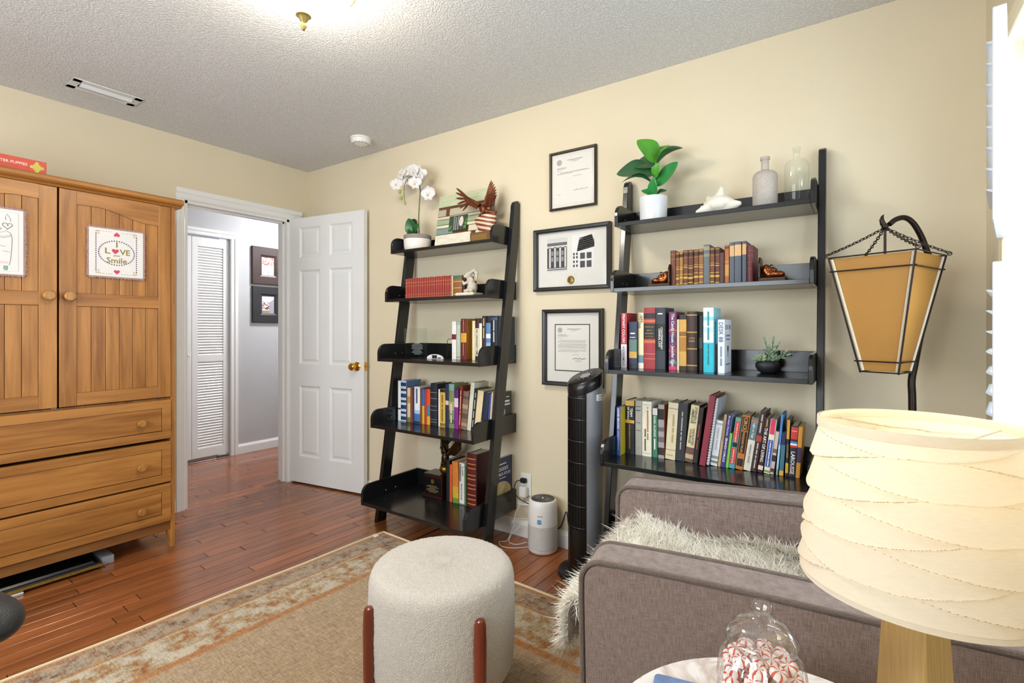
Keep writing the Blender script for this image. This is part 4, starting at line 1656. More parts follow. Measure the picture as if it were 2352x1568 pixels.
sd = thing('smoke_detector', 'round white smoke detector on the ceiling near the corner', 'smoke detector', (0.937, -0.237, 2.44))
m_pl = M('plastic_white', 'e6e6e2', 0.4)
B().lathe([(0.0, 0), (0.068, 0), (0.068, -0.008), (0.064, -0.010), (0.0, -0.010)], n=40).out('mount', m_pl, sd, smooth=True)
B().lathe([(0.0, -0.010), (0.062, -0.010), (0.062, -0.026), (0.056, -0.036), (0.038, -0.040), (0.0, -0.042)], n=40).out('cover', m_pl, sd, smooth=True)
b = B()
for k in range(14):
    a = math.pi * 2 * k / 14
    b.cbox((0.049 * math.cos(a), 0.049 * math.sin(a), -0.0388), (0.006, 0.006, 0.0012))
b.out('sounder_slots', M('slot_dark', '55554f', 0.8), sd)

# added hall light: unseen fixture put in to brighten the hall
hall_fill = thing('ceiling_light', 'added fill light on the hall ceiling, unseen fixture', 'ceiling light', (-0.62, 0.75, 2.44))
B().lathe([(0.0, 0), (0.12, 0), (0.12, -0.02), (0.0, -0.02)], n=32).out('pan', m_trim, hall_fill, smooth=True)
B().lathe([(0.115, -0.02), (0.105, -0.05), (0.06, -0.08), (0.0005, -0.088)], n=32).out('diffuser', glow('hall_fill_glow', 'fbfaff', 210), hall_fill, smooth=True)

# ================================================================ tower fan
FXC, FYC = 2.551, -0.200
f_az = math.atan2(-0.95, -0.50)
fan = thing('tower_fan', 'tall black and silver tower fan with slanted control top by the wall', 'fan', (FXC, FYC, 0), (0, 0, f_az))
m_fb = M('fan_black', '0c0c0d', 0.28, var=0.1)
m_fs = M('fan_silver', '8d9094', 0.38, metal=0.25, var=0.04, bump=0.05, bs=600)
B().lathe([(0.0, 0.0), (0.132, 0.0), (0.135, 0.006), (0.130, 0.018), (0.11, 0.028), (0.07, 0.034), (0.0, 0.036)], n=48).out('base', m_fb, fan, smooth=True)
B().lathe([(0.0, 0.034), (0.066, 0.034), (0.072, 0.06), (0.074, 0.13), (0.0, 0.13)], n=36).out('neck', m_fb, fan, smooth=True)
RF = 0.083


def slant(x):
    return 0.958 - 0.42 * x


def wall_arc(r, a0, a1, z0, top, n=20, th=0.003):
    rings = []
    for k in range(n + 1):
        a = a0 + (a1 - a0) * k / n
        c, s = math.cos(a), math.sin(a)
        zt = top(r * c)
        rings.append([(r * c, r * s, z0), ((r - th) * c, (r - th) * s, z0), ((r - th) * c, (r - th) * s, zt), (r * c, r * s, zt)])
    return rings


G0 = math.radians(52)
B().loft(wall_arc(RF, G0, 2 * math.pi - G0, 0.13, lambda x: slant(x) - 0.055, 40)).out('silver_shell', m_fs, fan, smooth=True)
B().lathe([(0.0, 0.131), (0.076, 0.131), (0.076, 0.86), (0.0, 0.86)], n=28).out('core', M('fan_core', '050506', 0.6), fan, smooth=True)
for s in (-1, 1):
    B().loft(wall_arc(RF + 0.001, s * G0 - 0.16, s * G0 + 0.10, 0.13, lambda x: slant(x) - 0.05, 6)).out('grille_frame', m_fb, fan, smooth=True)
B().loft(wall_arc(RF + 0.0005, -G0, G0, 0.036, lambda x: 0.235, 12)).out('lower_panel', m_fb, fan, smooth=True)
B().loft(wall_arc(RF + 0.0005, -G0, G0, 0.86, lambda x: slant(x) - 0.05, 12)).out('upper_panel', m_fb, fan, smooth=True)
for k in range(11):
    a = -G0 + 0.06 + (2 * G0 - 0.12) * k / 10
    B().cyl((RF * math.cos(a), RF * math.sin(a), 0.235), (RF * math.cos(a), RF * math.sin(a), 0.862), 0.0022, n=6).out('grille_bar', m_fb, fan)
for k in range(7):
    z = 0.245 + k * 0.102
    B().tube([((RF + 0.001) * math.cos(a), (RF + 0.001) * math.sin(a), z) for a in [-G0 + 2 * G0 * q / 10 for q in range(11)]], 0.0016, 5).out('grille_ring', M('fan_ring', '54565a', 0.35, 0.6), fan)
n = 44
rings = []
for r, dz in ((RF + 0.002, -0.058), (RF + 0.004, -0.03), (RF + 0.003, -0.008), (RF - 0.004, 0.0)):
    rings.append([(r * math.cos(2 * math.pi * k / n), r * math.sin(2 * math.pi * k / n), slant(r * math.cos(2 * math.pi * k / n)) + dz) for k in range(n)])
top = B().loft(rings).out('control_top', m_fb, fan, smooth=True)
tilt = Matrix.Translation((0.0, 0, slant(0.0) + 0.0012)) @ Matrix.Rotation(math.atan(0.42), 4, 'Y')
B().lathe([(0.016, 0), (0.027, 0), (0.027, 0.0008), (0.016, 0.0008)], n=28, X=tilt).out('button_ring', M('fan_button', '9a9c9e', 0.4), top)
b = B()
for k in range(10):
    a = 2 * math.pi * k / 10
    b.cbox((0.040 * math.cos(a), 0.040 * math.sin(a), 0.0004), (0.006, 0.002, 0.0008), tilt)
b.out('control_marks', M('mark_white', 'd8d8d8', 0.5), top)
# paper sticker on the silver shell
a_mid = math.radians(110)
st_ = B().loft(wall_arc(RF + 0.0015, a_mid - 0.30, a_mid + 0.32, 0.845, lambda x: 0.875, 8, 0.001)).out('sticker', M('sticker_white', 'e4e4e2', 0.6), fan)
for q, s in enumerate(((4, 7,), (5, 3,))):
    a = a_mid + 0.02
    text_part('sticker_print', s, M('print_grey', '6a6a6e', 0.7), fan, frame_matrix(((RF + 0.0022) * math.cos(a), (RF + 0.0022) * math.sin(a), 0.866 - q * 0.012), (-math.sin(a), math.cos(a), 0), (0, 0, 1)), 0.036, 0.006)

# ================================================================ air purifier
PXC, PYC = 2.250, -0.098
ap = thing('air_purifier', 'white cylindrical air purifier with perforated lower half on the floor', 'air purifier', (PXC, PYC, 0))
m_ap = M('purifier_white', 'e2e0dc', 0.42)
B().lathe([(0.0, 0.0), (0.062, 0.0), (0.072, 0.004), (0.0785, 0.016), (0.0795, 0.04), (0.0785, 0.15), (0.0765, 0.24), (0.074, 0.268), (0.069, 0.276), (0.064, 0.278), (0.0, 0.276)], n=64).out('housing', m_ap, ap, smooth=True)
b = B()
dots = 0
for j in range(17):
    z = 0.030 + j * 0.0072
    for i in range(56):
        a = 2 * math.pi * (i + 0.5 * (j % 2)) / 56
        if math.cos(a - math.atan2(-0.86, 0.51)) < -0.15:
            continue
        r = 0.0796 if z < 0.15 else 0.0785
        c = Vector((r * math.cos(a), r * math.sin(a), z))
        t1 = Vector((-math.sin(a), math.cos(a), 0))
        pts = [c + t1 * 0.0026 * math.cos(q * math.pi / 3) + Vector((0, 0, 0.0022 * math.sin(q * math.pi / 3))) for q in range(6)]
        b.poly([p + Vector((math.cos(a), math.sin(a), 0)) * 0.0006 for p in pts])
pf_ = b.out('perforations', M('hole_grey', '77746f', 0.9), ap, recalc=False)
pf_['kind'] = 'stuff'
B().lathe([(0.0, 0.276), (0.064, 0.276), (0.063, 0.2795), (0.0, 0.2795)], n=48).out('outlet_disc', M('grille_charcoal', '3a3836', 0.6), ap, smooth=True)
b = B()
for k in range(48):
    a = 2 * math.pi * k / 48
    b.tube([(0.018 * math.cos(a), 0.018 * math.sin(a), 0.2805), (0.040 * math.cos(a + 0.2), 0.040 * math.sin(a + 0.2), 0.2812), (0.062 * math.cos(a + 0.5), 0.062 * math.sin(a + 0.5), 0.2805)], 0.0011, 4)
b.out('outlet_fins', M('fin_grey', '6c6a66', 0.5), ap)
B().lathe([(0, 0.2795), (0.006, 0.2795), (0.005, 0.283), (0, 0.2835)], n=14).out('centre_cap', m_ap, ap, smooth=True)
fa = math.atan2(-0.80, 0.30)
cf, sf_ = math.cos(fa), math.sin(fa)
text_part('logo', 'levoit', M('print_warm_grey', '9a8f84', 0.6), ap, frame_matrix((0.0788 * cf, 0.0788 * sf_, 0.208), (-sf_, cf, 0), (0, 0, 1)), 0.028, 0.009)
fa2 = fa - 0.06
c2, s2 = math.cos(fa2), math.sin(fa2)
Xs = frame_matrix((0.0792 * c2, 0.0792 * s2, 0.178), (-s2, c2, 0), (0, 0, 1))
B().cbox((0, 0, 0), (0.020, 0.022, 0.0006), Xs).out('energy_label', M('label_blue', '2f8fc4', 0.5), ap)
text_part('label_print', (3, 3,), M('mark_white', 'd8d8d8', 0.5), ap, Xs @ Matrix.Translation((0, 0.001, 0.0008)), 0.014, 0.006)

# ================================================================ wall outlet, plugs and leads
ou = thing('wall_outlet', 'white wall socket plate low on the wall beside the bookcase', 'outlet', (2.082, 0, 0.30), world=True)
B().box((2.047, -0.006, 0.240), (2.117, -0.0005, 0.362)).out('cover_plate', m_pl, ou, bevel=0.002)
for z in (0.278, 0.325):
    B().lathe([(0, 0), (0.016, 0), (0.016, 0.002), (0, 0.002)], n=20, X=Matrix.Translation((2.082, -0.006, z)) @ Matrix.Rotation(math.pi / 2, 4, 'X')).out('socket', m_pl, ou)
m_cbl = M('cable_black', '1b1b1c', 0.5)
m_cwh = M('cable_white', 'd8d4cc', 0.5)
bc = thing('power_cord', 'black plug and lead in the wall socket', 'cord', (2.082, -0.01, 0.325), world=True)
B().box((2.058, -0.034, 0.312), (2.094, -0.0085, 0.338)).out('plug', m_cbl, bc, bevel=0.004, seg=2)
B().tube(catmull([(2.062, -0.03, 0.325), (2.040, -0.036, 0.318), (2.028, -0.04, 0.285), (2.045, -0.05, 0.245), (2.09, -0.06, 0.226), (2.14, -0.045, 0.205), (2.17, -0.022, 0.16), (2.21, -0.008, 0.10), (2.30, -0.008, 0.10), (2.345, -0.012, 0.20), (2.36, -0.013, 0.13), (2.40, -0.03, 0.05), (2.43, -0.07, 0.035)], 6), 0.0028, 6).out('lead', m_cbl, bc, smooth=True)
wc = thing('power_cord', 'white adapter and bundled lead in the wall socket', 'cord', (2.082, -0.01, 0.27), world=True)
B().box((2.058, -0.042, 0.235), (2.102, -0.0085, 0.292)).out('adapter', m_pl, wc, bevel=0.004, seg=2)
B().tube(catmull([(2.08, -0.04, 0.238), (2.085, -0.05, 0.21), (2.07, -0.06, 0.185), (2.055, -0.075, 0.14), (2.06, -0.09, 0.10), (2.045, -0.10, 0.05), (2.03, -0.12, 0.006), (2.00, -0.15, 0.005), (2.045, -0.19, 0.005), (2.10, -0.18, 0.005), (2.14, -0.15, 0.005), (2.17, -0.12, 0.006)], 6), 0.0018, 6).out('lead', m_cwh, wc, smooth=True)
b = B()
for k in range(6):
    z = 0.192 + 0.004 * k
    b.tube(catmull([(2.055, -0.045, z), (2.10, -0.050, z + 0.006), (2.148, -0.046, z + 0.010)], 3), 0.0026, 5)
b.tube(catmull([(2.15, -0.04, 0.235), (2.17, -0.045, 0.262), (2.195, -0.045, 0.28), (2.215, -0.03, 0.27), (2.225, -0.008, 0.24)], 5), 0.0018, 5)
b.tube(catmull([(2.06, -0.07, 0.12), (2.035, -0.08, 0.09), (2.05, -0.06, 0.115), (2.12, -0.05, 0.125), (2.16, -0.03, 0.12)], 5), 0.0018, 5)
b.tube(catmull([(2.09, -0.06, 0.09), (2.05, -0.09, 0.045), (2.045, -0.12, 0.006), (2.10, -0.13, 0.006), (2.15, -0.10, 0.02)], 5), 0.0018, 5)
b.out('coiled_lead', m_cwh, wc, smooth=True)

# ================================================================ office chair (only an armrest is in view)
oc = thing('office_chair', 'black padded office chair whose armrest shows at the left edge', 'office chair', (2.345, -2.490, 0.009), (0, 0, math.radians(20)))
m_lea = M('leather_black', '1a1c1c', 0.42, var=0.1, vs=40, bump=0.35, bs=420)
m_stl = M('chair_grey', '6f7174', 0.4, metal=0.6)
# local: +y points towards the armrest in view, pads run along x
for s in (1, -1):
    rings = []
    for k in range(25):
        t = 0.5 - 0.5 * math.cos(math.pi * k / 24)
        x = -0.16 + 0.30 * t
        e_ = max(0.0, 1 - abs(2 * t - 1) ** 3.2) ** 0.5 + 0.02
        w = 0.066 * e_
        zc = 0.642 - 0.010 * (2 * t - 1) ** 2
        rings.append([(x, s * 0.27 + w * math.cos(a), zc + 0.040 * math.sin(a) * e_) for a in [2 * math.pi * q / 20 for q in range(20)]])
    B().loft(rings).out('armrest', m_lea, oc, smooth=True, sharp=70)
    B().box((-0.04, s * 0.27 - 0.014, 0.44), (0.03, s * 0.27 + 0.014, 0.636)).box((-0.04, s * 0.18 if s > 0 else s * 0.27 - 0.014, 0.43), (0.03, s * 0.27 + 0.014 if s > 0 else s * 0.18, 0.452)).out('arm_bracket', m_stl, oc, bevel=0.004)
B().box((-0.24, -0.22, 0.452), (0.24, 0.22, 0.53)).out('seat', m_lea, oc, smooth=True, bevel=0.03, seg=3)
B().box((-0.27, -0.21, 0.56), (-0.20, 0.21, 0.98)).out('backrest', m_lea, oc, smooth=True, bevel=0.03, seg=3)
B().box((-0.26, -0.03, 0.44), (-0.235, 0.03, 0.62)).out('back_bracket', m_stl, oc)
B().cyl((0, 0, 0.08), (0, 0, 0.452), 0.025, n=16).out('column', m_stl, oc, smooth=True)
for k in range(5):
    a = 2 * math.pi * k / 5 + 0.3
    B().tube([(0, 0, 0.09), (0.24 * math.cos(a), 0.24 * math.sin(a), 0.065)], [0.024, 0.016], 8).out('base_leg', m_stl, oc, smooth=True)
    B().lathe([(0, -0.018), (0.025, -0.018), (0.028, 0), (0.025, 0.018), (0, 0.018)], (0, 0, 0), 16, Matrix.Translation((0.25 * math.cos(a), 0.25 * math.sin(a), 0.029)) @ Matrix.Rotation(a, 4, 'Z') @ Matrix.Rotation(math.pi / 2, 4, 'X')).out('castor', m_lea, oc, smooth=True)

# ================================================================ framed pictures
m_paper = M('mat_board_white', 'd9d7d1', 0.85, var=0.01)
m_sheet = M('letter_paper', 'dddbd4', 0.8, var=0.01)
m_prt = M('letter_print', '8b8a88', 0.8)
m_fglass = glass('frame_glass', (1, 1, 1), 0.985, 0.08, 0.25)


def wall_frame(name, label, x0, x1, z0, z1, fw_, th, mat, glassy=True):
    """moulded rectangular frame hung on the far wall (faces -y)"""
    t = thing(name, label, 'framed picture', ((x0 + x1) / 2, 0, z0), group=None, world=True)
    rings = []
    for ins, dep in ((0, 0.001), (0, th), (fw_ * 0.25, th + 0.002), (fw_ * 0.8, th), (fw_, th - 0.004), (fw_, 0.001)):
        rings.append([(x0 + ins, -dep, z0 + ins), (x1 - ins, -dep, z0 + ins), (x1 - ins, -dep, z1 - ins), (x0 + ins, -dep, z1 - ins)])
    B().loft(rings + [rings[0]], cap=False).out('frame', mat, t)
    B().box((x0 + fw_ * 0.9, -0.006, z0 + fw_ * 0.9), (x1 - fw_ * 0.9, -0.002, z1 - fw_ * 0.9)).out('mat_board', m_paper, t)
    if glassy:
        B().box((x0 + fw_, -0.0105, z0 + fw_), (x1 - fw_, -0.0095, z1 - fw_)).out('glass', m_fglass, t)
    return t


def letter(t, x0, x1, z0, z1, y, rows, seed, heavy=False):
    """typed letter: seal, letterhead, body lines and signature as flat print"""
    w, h = x1 - x0, z1 - z0
    b = B()
    b.lathe([(0.0, 0), (w * 0.075, 0), (w * 0.075, 0.0004), (0, 0.0004)], n=20, X=Matrix.Translation((x0 + w * 0.12, y, z1 - h * 0.10)) @ Matrix.Rotation(math.pi / 2, 4, 'X'))
    b.out('seal', M('seal_grey', 'a7a8a8', 0.8, var=0.4, vs=500), t)
    b = B()
    rn = random.Random(seed)
    b.cbox((x0 + w * 0.56, y, z1 - h * 0.075), (w * 0.42, 0.0005, h * 0.012))
    b.cbox((x0 + w * 0.56, y, z1 - h * 0.100), (w * 0.26, 0.0005, h * 0.007))
    b.cbox((x0 + w * 0.56, y, z1 - h * 0.122), (w * 0.12, 0.0005, h * 0.006))
    for zf, xa, xb in rows:
        x = x0 + w * xa
        while x < x0 + w * xb:
            ww = min(rn.uniform(0.02, 0.08) * w, x0 + w * xb - x)
            b.cbox((x + ww / 2, y, z1 - h * zf), (ww, 0.0005, h * 0.007))
            x += ww + 0.012 * w
    b.out('typed_lines', m_prt, t)
    b = B()
    pts = [(x0 + w * (0.52 + 0.40 * k / 16), y - 0.0003, z1 - h * (0.745 + 0.018 * math.sin(k * 1.9) * math.cos(k * 0.7))) for k in range(17)]
    b.tube(catmull(pts, 3), 0.0011 if heavy else 0.0006, 4)
    b.out('signature', M('ink_dark', '2b2b2e', 0.8), t)


f1 = wall_frame('framed_letter', 'thin bronze framed letter, uppermost of the three on the wall', 2.242, 2.522, 1.830, 2.146, 0.013, 0.016, M('frame_bronze', '3a3022', 0.4, 0.4, var=0.2))
B().box((2.268, -0.0072, 1.860), (2.496, -0.0062, 2.118)).out('letter', m_sheet, f1, bevel=0)
letter(f1, 2.275, 2.490, 1.865, 2.112, -0.0076, [(0.22, .06, .3), (0.235, .06, .34), (0.25, .06, .28), (0.29, .06, .2), (0.33, .14, .9), (0.345, .06, .96), (0.36, .06, .5), (0.44, .5, .75), (0.80, .06, .16)], 2)
f2 = wall_frame('framed_photographs', 'black framed pair of building photographs with a medallion', 2.146, 2.604, 1.392, 1.733, 0.021, 0.028, M('frame_black_satin', '1c1a18', 0.35))


def plate(b, x0, x1, z0, z1, y, d=0.0006):
    b.box((x0, y - d, z0), (x1, y, z1))


# photograph 1: columned facade
px0, px1, pz0, pz1 = 2.224, 2.347, 1.500, 1.680
b = B()
plate(b, px0, px1, pz0, pz1, -0.0062)
ph1 = b.out('photograph', M('photo_dark', '38383a', 0.6), f2)
b = B()
plate(b, px0, px1, 1.655, pz1, -0.0068)
plate(b, px0, px1, 1.628, 1.640, -0.0068)
for k in range(4):
    x = px0 + 0.012 + k * 0.032
    plate(b, x, x + 0.011, 1.520, 1.632, -0.0068)
plate(b, px0, px1, 1.500, 1.506, -0.0068)
plate(b, px0, px1, 1.511, 1.516, -0.0068)
b.out('facade_print', M('photo_light', 'c9c9c8', 0.6), ph1)
b = B()
for k in range(3):
    x = px0 + 0.0265 + k * 0.032
    for z in (1.585, 1.553):
        plate(b, x, x + 0.0125, z, z + 0.024, -0.0066)
for k in range(16):
    plate(b, px0 + 0.003 + k * 0.0076, px0 + 0.007 + k * 0.0076, 1.645, 1.652, -0.0066)
b.out('window_print', M('photo_mid', '8d8d8e', 0.6), ph1)
# photograph 2: tower block seen from below
qx0, qx1 = 2.378, 2.508
b = B()
plate(b, qx0, qx1, 1.505, 1.688, -0.0062)
ph2 = b.out('photograph', M('photo_sky', 'dcdcdc', 0.6), f2)
B().prism([(qx0 + 0.028, 1.597), (qx1, 1.615), (qx1, 1.640), (qx1 - 0.016, 1.682), (qx0 + 0.042, 1.660)], 'y', -0.0068, -0.0062).out('tower_print', M('photo_mid2', '77777a', 0.6), ph2)
b = B()
for k in range(7):
    z = 1.603 + k * 0.010
    b.prism([(qx0 + 0.030 + k * 0.002, z), (qx1 - max(0, k - 3) * 0.004, z + 0.014), (qx1 - max(0, k - 3) * 0.004, z + 0.019), (qx0 + 0.030 + k * 0.002, z + 0.005)], 'y', -0.0072, -0.0066)
for x in (qx0 + 0.048, qx0 + 0.086):
    b.box((x, -0.0072, 1.510), (x + 0.028, -0.0066, 1.545)).box((x, -0.0072, 1.556), (x + 0.028, -0.0066, 1.588))
for z in (1.515, 1.537, 1.560, 1.578):
    for x in (qx0 + 0.006, qx0 + 0.024):
        b.box((x, -0.0072, z), (x + 0.010, -0.0066, z + 0.013))
b.out('window_print', M('photo_dark2', '3c3c40', 0.6), ph2)
b = B()
plate(b, 2.336, 2.403, 1.412, 1.482, -0.0062)
b.out('recess_mat', M('mat_recess', 'd6d2c8', 0.8), f2)
B().lathe([(0.0, 0), (0.020, 0), (0.022, 0.0015), (0.020, 0.003), (0.017, 0.0022), (0.010, 0.0034), (0.0, 0.004)], n=32, X=Matrix.Translation((2.370, -0.0067, 1.447)) @ Matrix.Rotation(math.pi / 2, 4, 'X')).out('medallion', M('medal_bronze', '7a6234', 0.35, 0.9, var=0.4, vs=260), f2)
f3 = wall_frame('framed_letter', 'black framed letter in a wide mat behind the tower fan', 2.202, 2.561, 0.878, 1.291, 0.021, 0.028, MATS['frame_black_satin'])
b = B()
for lo, hi in (((2.272, 0.957), (2.483, 0.962)), ((2.272, 1.206), (2.483, 1.211)), ((2.272, 0.957), (2.277, 1.211)), ((2.478, 0.957), (2.483, 1.211))):
    b.box((lo[0], -0.0074, lo[1]), (hi[0], -0.0060, hi[1]))
b.out('inner_fillet', MATS['frame_black_satin'], f3)
B().box((2.277, -0.0070, 0.962), (2.478, -0.0062, 1.206)).out('letter', m_sheet, f3)
letter(f3, 2.281, 2.474, 0.966, 1.202, -0.0073, [(0.20, .06, .34), (0.215, .06, .3), (0.23, .06, .4), (0.245, .06, .36), (0.29, .06, .2), (0.335, .14, .92), (0.355, .06, .95), (0.375, .06, .9), (0.41, .14, .94), (0.43, .06, .96), (0.45, .06, .92), (0.47, .06, .95), (0.49, .06, .9), (0.51, .06, .94), (0.55, .14, .92), (0.57, .06, .94), (0.59, .06, .7), (0.66, .5, .7), (0.79, .6, .8), (0.81, .6, .78)], 7, True)

# ---- two pictures in the hall


def hall_frame(label, y0, y1, z0, z1, col, pic):
    t = thing('framed_picture', label, 'framed picture', (XH, (y0 + y1) / 2, z0), group='pictures on the hall wall', world=True)
    wy, wz = (y1 - y0) * 0.30, (z1 - z0) * 0.26
    rings = []
    for iy, iz, dep in ((0, 0, 0.001), (0, 0, 0.018), (0.004, 0.004, 0.021), (wy * 0.8, wz * 0.8, 0.020), (wy, wz, 0.012), (wy, wz, 0.001)):
        rings.append([(XH + dep, y0 + iy, z0 + iz), (XH + dep, y1 - iy, z0 + iz), (XH + dep, y1 - iy, z1 - iz), (XH + dep, y0 + iy, z1 - iz)])
    B().loft(rings + [rings[0]], cap=False).out('frame', wood('hall_frame_' + col, col, {'241510': '3a241b', '141414': '222223'}[col], 'y', 0.5, 50), t)
    a0, a1, c0, c1 = y0 + wy, y1 - wy, z0 + wz, z1 - wz
    p = B().box((XH + 0.002, a0, c0), (XH + 0.006, a1, c1)).out('photograph', M('photo_sky2', 'd9d6d8', 0.6), t)
    w, h = a1 - a0, c1 - c0
    if pic == 0:
        b = B()
        rn = random.Random(4)
        for k in range(60):
            y, z = a0 + w * rn.uniform(.04, .92), c0 + h * rn.uniform(.52, .95)
            b.box((XH + 0.006, y, z), (XH + 0.0066, y + w * 0.07, z + h * 0.04))
        b.out('foliage_print', M('print_autumn', 'b8552c', 0.7, var=0.4, vs=200), p)
        b = B()
        for s in (-1, 0, 1):
            b.prism([((a0 + a1) / 2 + s * w * .46 - .004, c0 + h * 0.02), ((a0 + a1) / 2 + s * w * .46 + .006, c0 + h * 0.02), ((a0 + a1) / 2 + s * w * .05 + .001, c0 + h * .48), ((a0 + a1) / 2 + s * w * .05 - .001, c0 + h * .48)], 'x', XH + 0.006, XH + 0.0066)
        b.out('rail_print', M('print_rail', '8d8f96', 0.7), p)
    else:
        B().prism([(a0 + w * .6, c0), (a1, c0), (a1, c0 + h * .85), (a0 + w * .6, c0 + h * .62)], 'x', XH + 0.006, XH + 0.0066).out('building_print', M('print_stone', '9a94a0', 0.7), p)
        b = B()
        rn = random.Random(6)
        for k in range(40):
            y, z = a0 + w * rn.uniform(.02, .56), c0 + h * (.2 + .42 * rn.random() ** 1.5)
            b.box((XH + 0.006, y, z), (XH + 0.0066, y + w * 0.07, z + h * 0.05))
        b.out('tree_print', M('print_brick', '8a5a50', 0.7, var=0.3, vs=200), p)
        B().box((XH + 0.006, a0, c0), (XH + 0.0066, a1 - w * .4, c0 + h * .16)).out('street_print', M('print_street', '8f8468', 0.7), p)


hall_frame('square dark brown wooden frame with autumn photo, upper one in the hall', 0.183, 0.510, 1.622, 1.990, '241510', 0)
hall_frame('square black wooden frame with street photo, lower one in the hall', 0.186, 0.510, 1.247, 1.604, '141414', 1)

# ================================================================ ornaments on the shelves
def leaf(name, mat, parent, base, tip, width, bow=0.02, fold=0.25, up=(0, 0, 1), thick=0.0008, nu=14, nv=6, tipw=0.12, droop=0.0):
    """single leaf: midrib curve from base to tip, blade folded along it, real thickness"""
    P0, P1, U = Vector(base), Vector(tip), Vector(up)
    ax = (P1 - P0)
    L_ = ax.length
    t_ = ax.normalized()
    s_ = t_.cross(U)
    s_ = s_.normalized() if s_.length > 1e-4 else t_.orthogonal().normalized()
    n_ = s_.cross(t_)
    rows_ = []
    for i in range(nu + 1):
        t = i / nu
        c = P0 + ax * t + n_ * bow * math.sin(math.pi * t) - Vector((0, 0, droop)) * t * t
        w = width / 2 * (math.sin(math.pi * min(1, t ** 0.9)) ** 0.7 if 0 < t < 1 else 0.0)
        w = max(w, 0.0006)
        row = []
        for j in range(nv + 1):
            v = -1 + 2 * j / nv
            row.append(c + s_ * w * v + n_ * (fold * w * abs(v) + 0.0020 * math.sin(9 * t + 3 * v) * (abs(v))))
        rows_.append(row)
    b = B().loft(rows_, close=False, cap=False)
    bmesh.ops.solidify(b.bm, geom=b.bm.faces[:], thickness=thick)
    return b.out(name, mat, parent, smooth=True, sharp=80)


# ---- white orchid in two-tone pot
oc_ = thing('potted_orchid', 'white artificial orchid in grey and white pot on left bookcase top shelf', 'plant', (1.337, -0.118, 1.6735))
OX = Vector((-1.337, 0.118, -1.6735))
B().lathe([(0.0, 0.0), (0.070, 0.0), (0.078, 0.006), (0.084, 0.03), (0.0865, 0.074)], n=48).out('pot', M('pot_white', 'e6e1da', 0.6, bump=0.15, bs=120), oc_, smooth=True)
B().lathe([(0.0865, 0.074), (0.0865, 0.099), (0.084, 0.101), (0.080, 0.099), (0.079, 0.088), (0.0, 0.088)], n=48).out('pot_rim', M('pot_taupe', '8a8078', 0.7), oc_, smooth=True)
m_st = M('orchid_stem', '5d6434', 0.5)
stem = catmull([Vector(p) + OX for p in ((1.352, -0.118, 1.76), (1.350, -0.12, 1.875), (1.355, -0.12, 1.966), (1.367, -0.125, 2.056), (1.350, -0.13, 2.128), (1.306, -0.135, 2.154), (1.270, -0.14, 2.142), (1.251, -0.145, 2.108), (1.249, -0.15, 2.058), (1.259, -0.15, 1.992))], 6)
B().tube(stem, [0.0042 - 0.0025 * i / len(stem) for i in range(len(stem))], 8).out('stem', m_st, oc_, smooth=True)
m_pet = M('orchid_petal', 'dfdcdd', 0.6, var=0.03, sheen=0.2)
m_lip = M('orchid_lip', 'd9c27a', 0.5)
rf = random.Random(21)
for (x, y, z) in ((1.228, -.155, 2.172), (1.194, -.165, 2.112), (1.278, -.15, 2.187), (1.330, -.14, 2.187), (1.388, -.14, 2.150), (1.400, -.16, 2.112), (1.382, -.185, 2.085), (1.430, -.12, 2.022), (1.352, -.165, 2.165), (1.250, -.12, 2.140), (1.398, -.09, 2.050)):
    c = Vector((x, y, z)) + OX
    fc = Vector((rf.uniform(-0.4, 0.8), -1, rf.uniform(-0.35, 0.35))).normalized()
    e1 = fc.cross(Vector((0, 0, 1))).normalized()
    e2 = e1.cross(fc)
    b = B()
    for k, (ang, ln, wd) in enumerate(((90, 0.040, 0.030), (90 + 72, 0.046, 0.046), (90 - 72, 0.046, 0.046), (-90 + 35, 0.038, 0.028), (-90 - 35, 0.038, 0.028))):
        a = math.radians(ang)
        d_ = e1 * math.cos(a) + e2 * math.sin(a)
        s_ = -e1 * math.sin(a) + e2 * math.cos(a)
        rw = []
        for i in range(7):
            t = i / 6
            w = wd / 2 * math.sin(math.pi * (0.08 + 0.84 * t)) ** 0.7
            cc = c + d_ * ln * t + fc * (0.006 * math.sin(t * 3.1) - 0.003 * (k % 2))
            rw.append([cc - s_ * w, cc - s_ * w * 0.5 + fc * 0.002, cc, cc + s_ * w * 0.5 + fc * 0.002, cc + s_ * w])
        b.loft(rw, close=False, cap=False)
    bmesh.ops.solidify(b.bm, geom=b.bm.faces[:], thickness=0.0006)
    fo = b.out('flower', m_pet, oc_, smooth=True)
    B().ball(c + fc * 0.008 - e2 * 0.004, (0.006, 0.006, 0.007), None, 8, 6).out('lip', m_lip, fo, smooth=True)
m_bud = M('orchid_bud', '9ba348', 0.5)
for (x, y, z), r in (((1.216, -.155, 2.066), 0.011), ((1.230, -.155, 2.022), 0.010), ((1.259, -.15, 1.985), 0.008)):
    B().ball(Vector((x, y, z)) + OX, (r, r, r * 1.25), None, 12, 8).tube([Vector((x, y, z)) + OX, Vector((1.252, -.148, z + 0.02)) + OX], 0.0014, 5).out('bud', m_bud, oc_, smooth=True)
m_olf = M('orchid_leaf', '1f5c2c', 0.35, var=0.15, vs=14)
for tip, w in (((1.303, -.165, 1.882), 0.080), ((1.405, -.175, 1.836), 0.052), ((1.350, -.21, 1.800), 0.045)):
    leaf('leaf', m_olf, oc_, Vector((1.337, -.13, 1.765)) + OX, Vector(tip) + OX, w, 0.012, 0.3, (0.2, -1, 0.3))

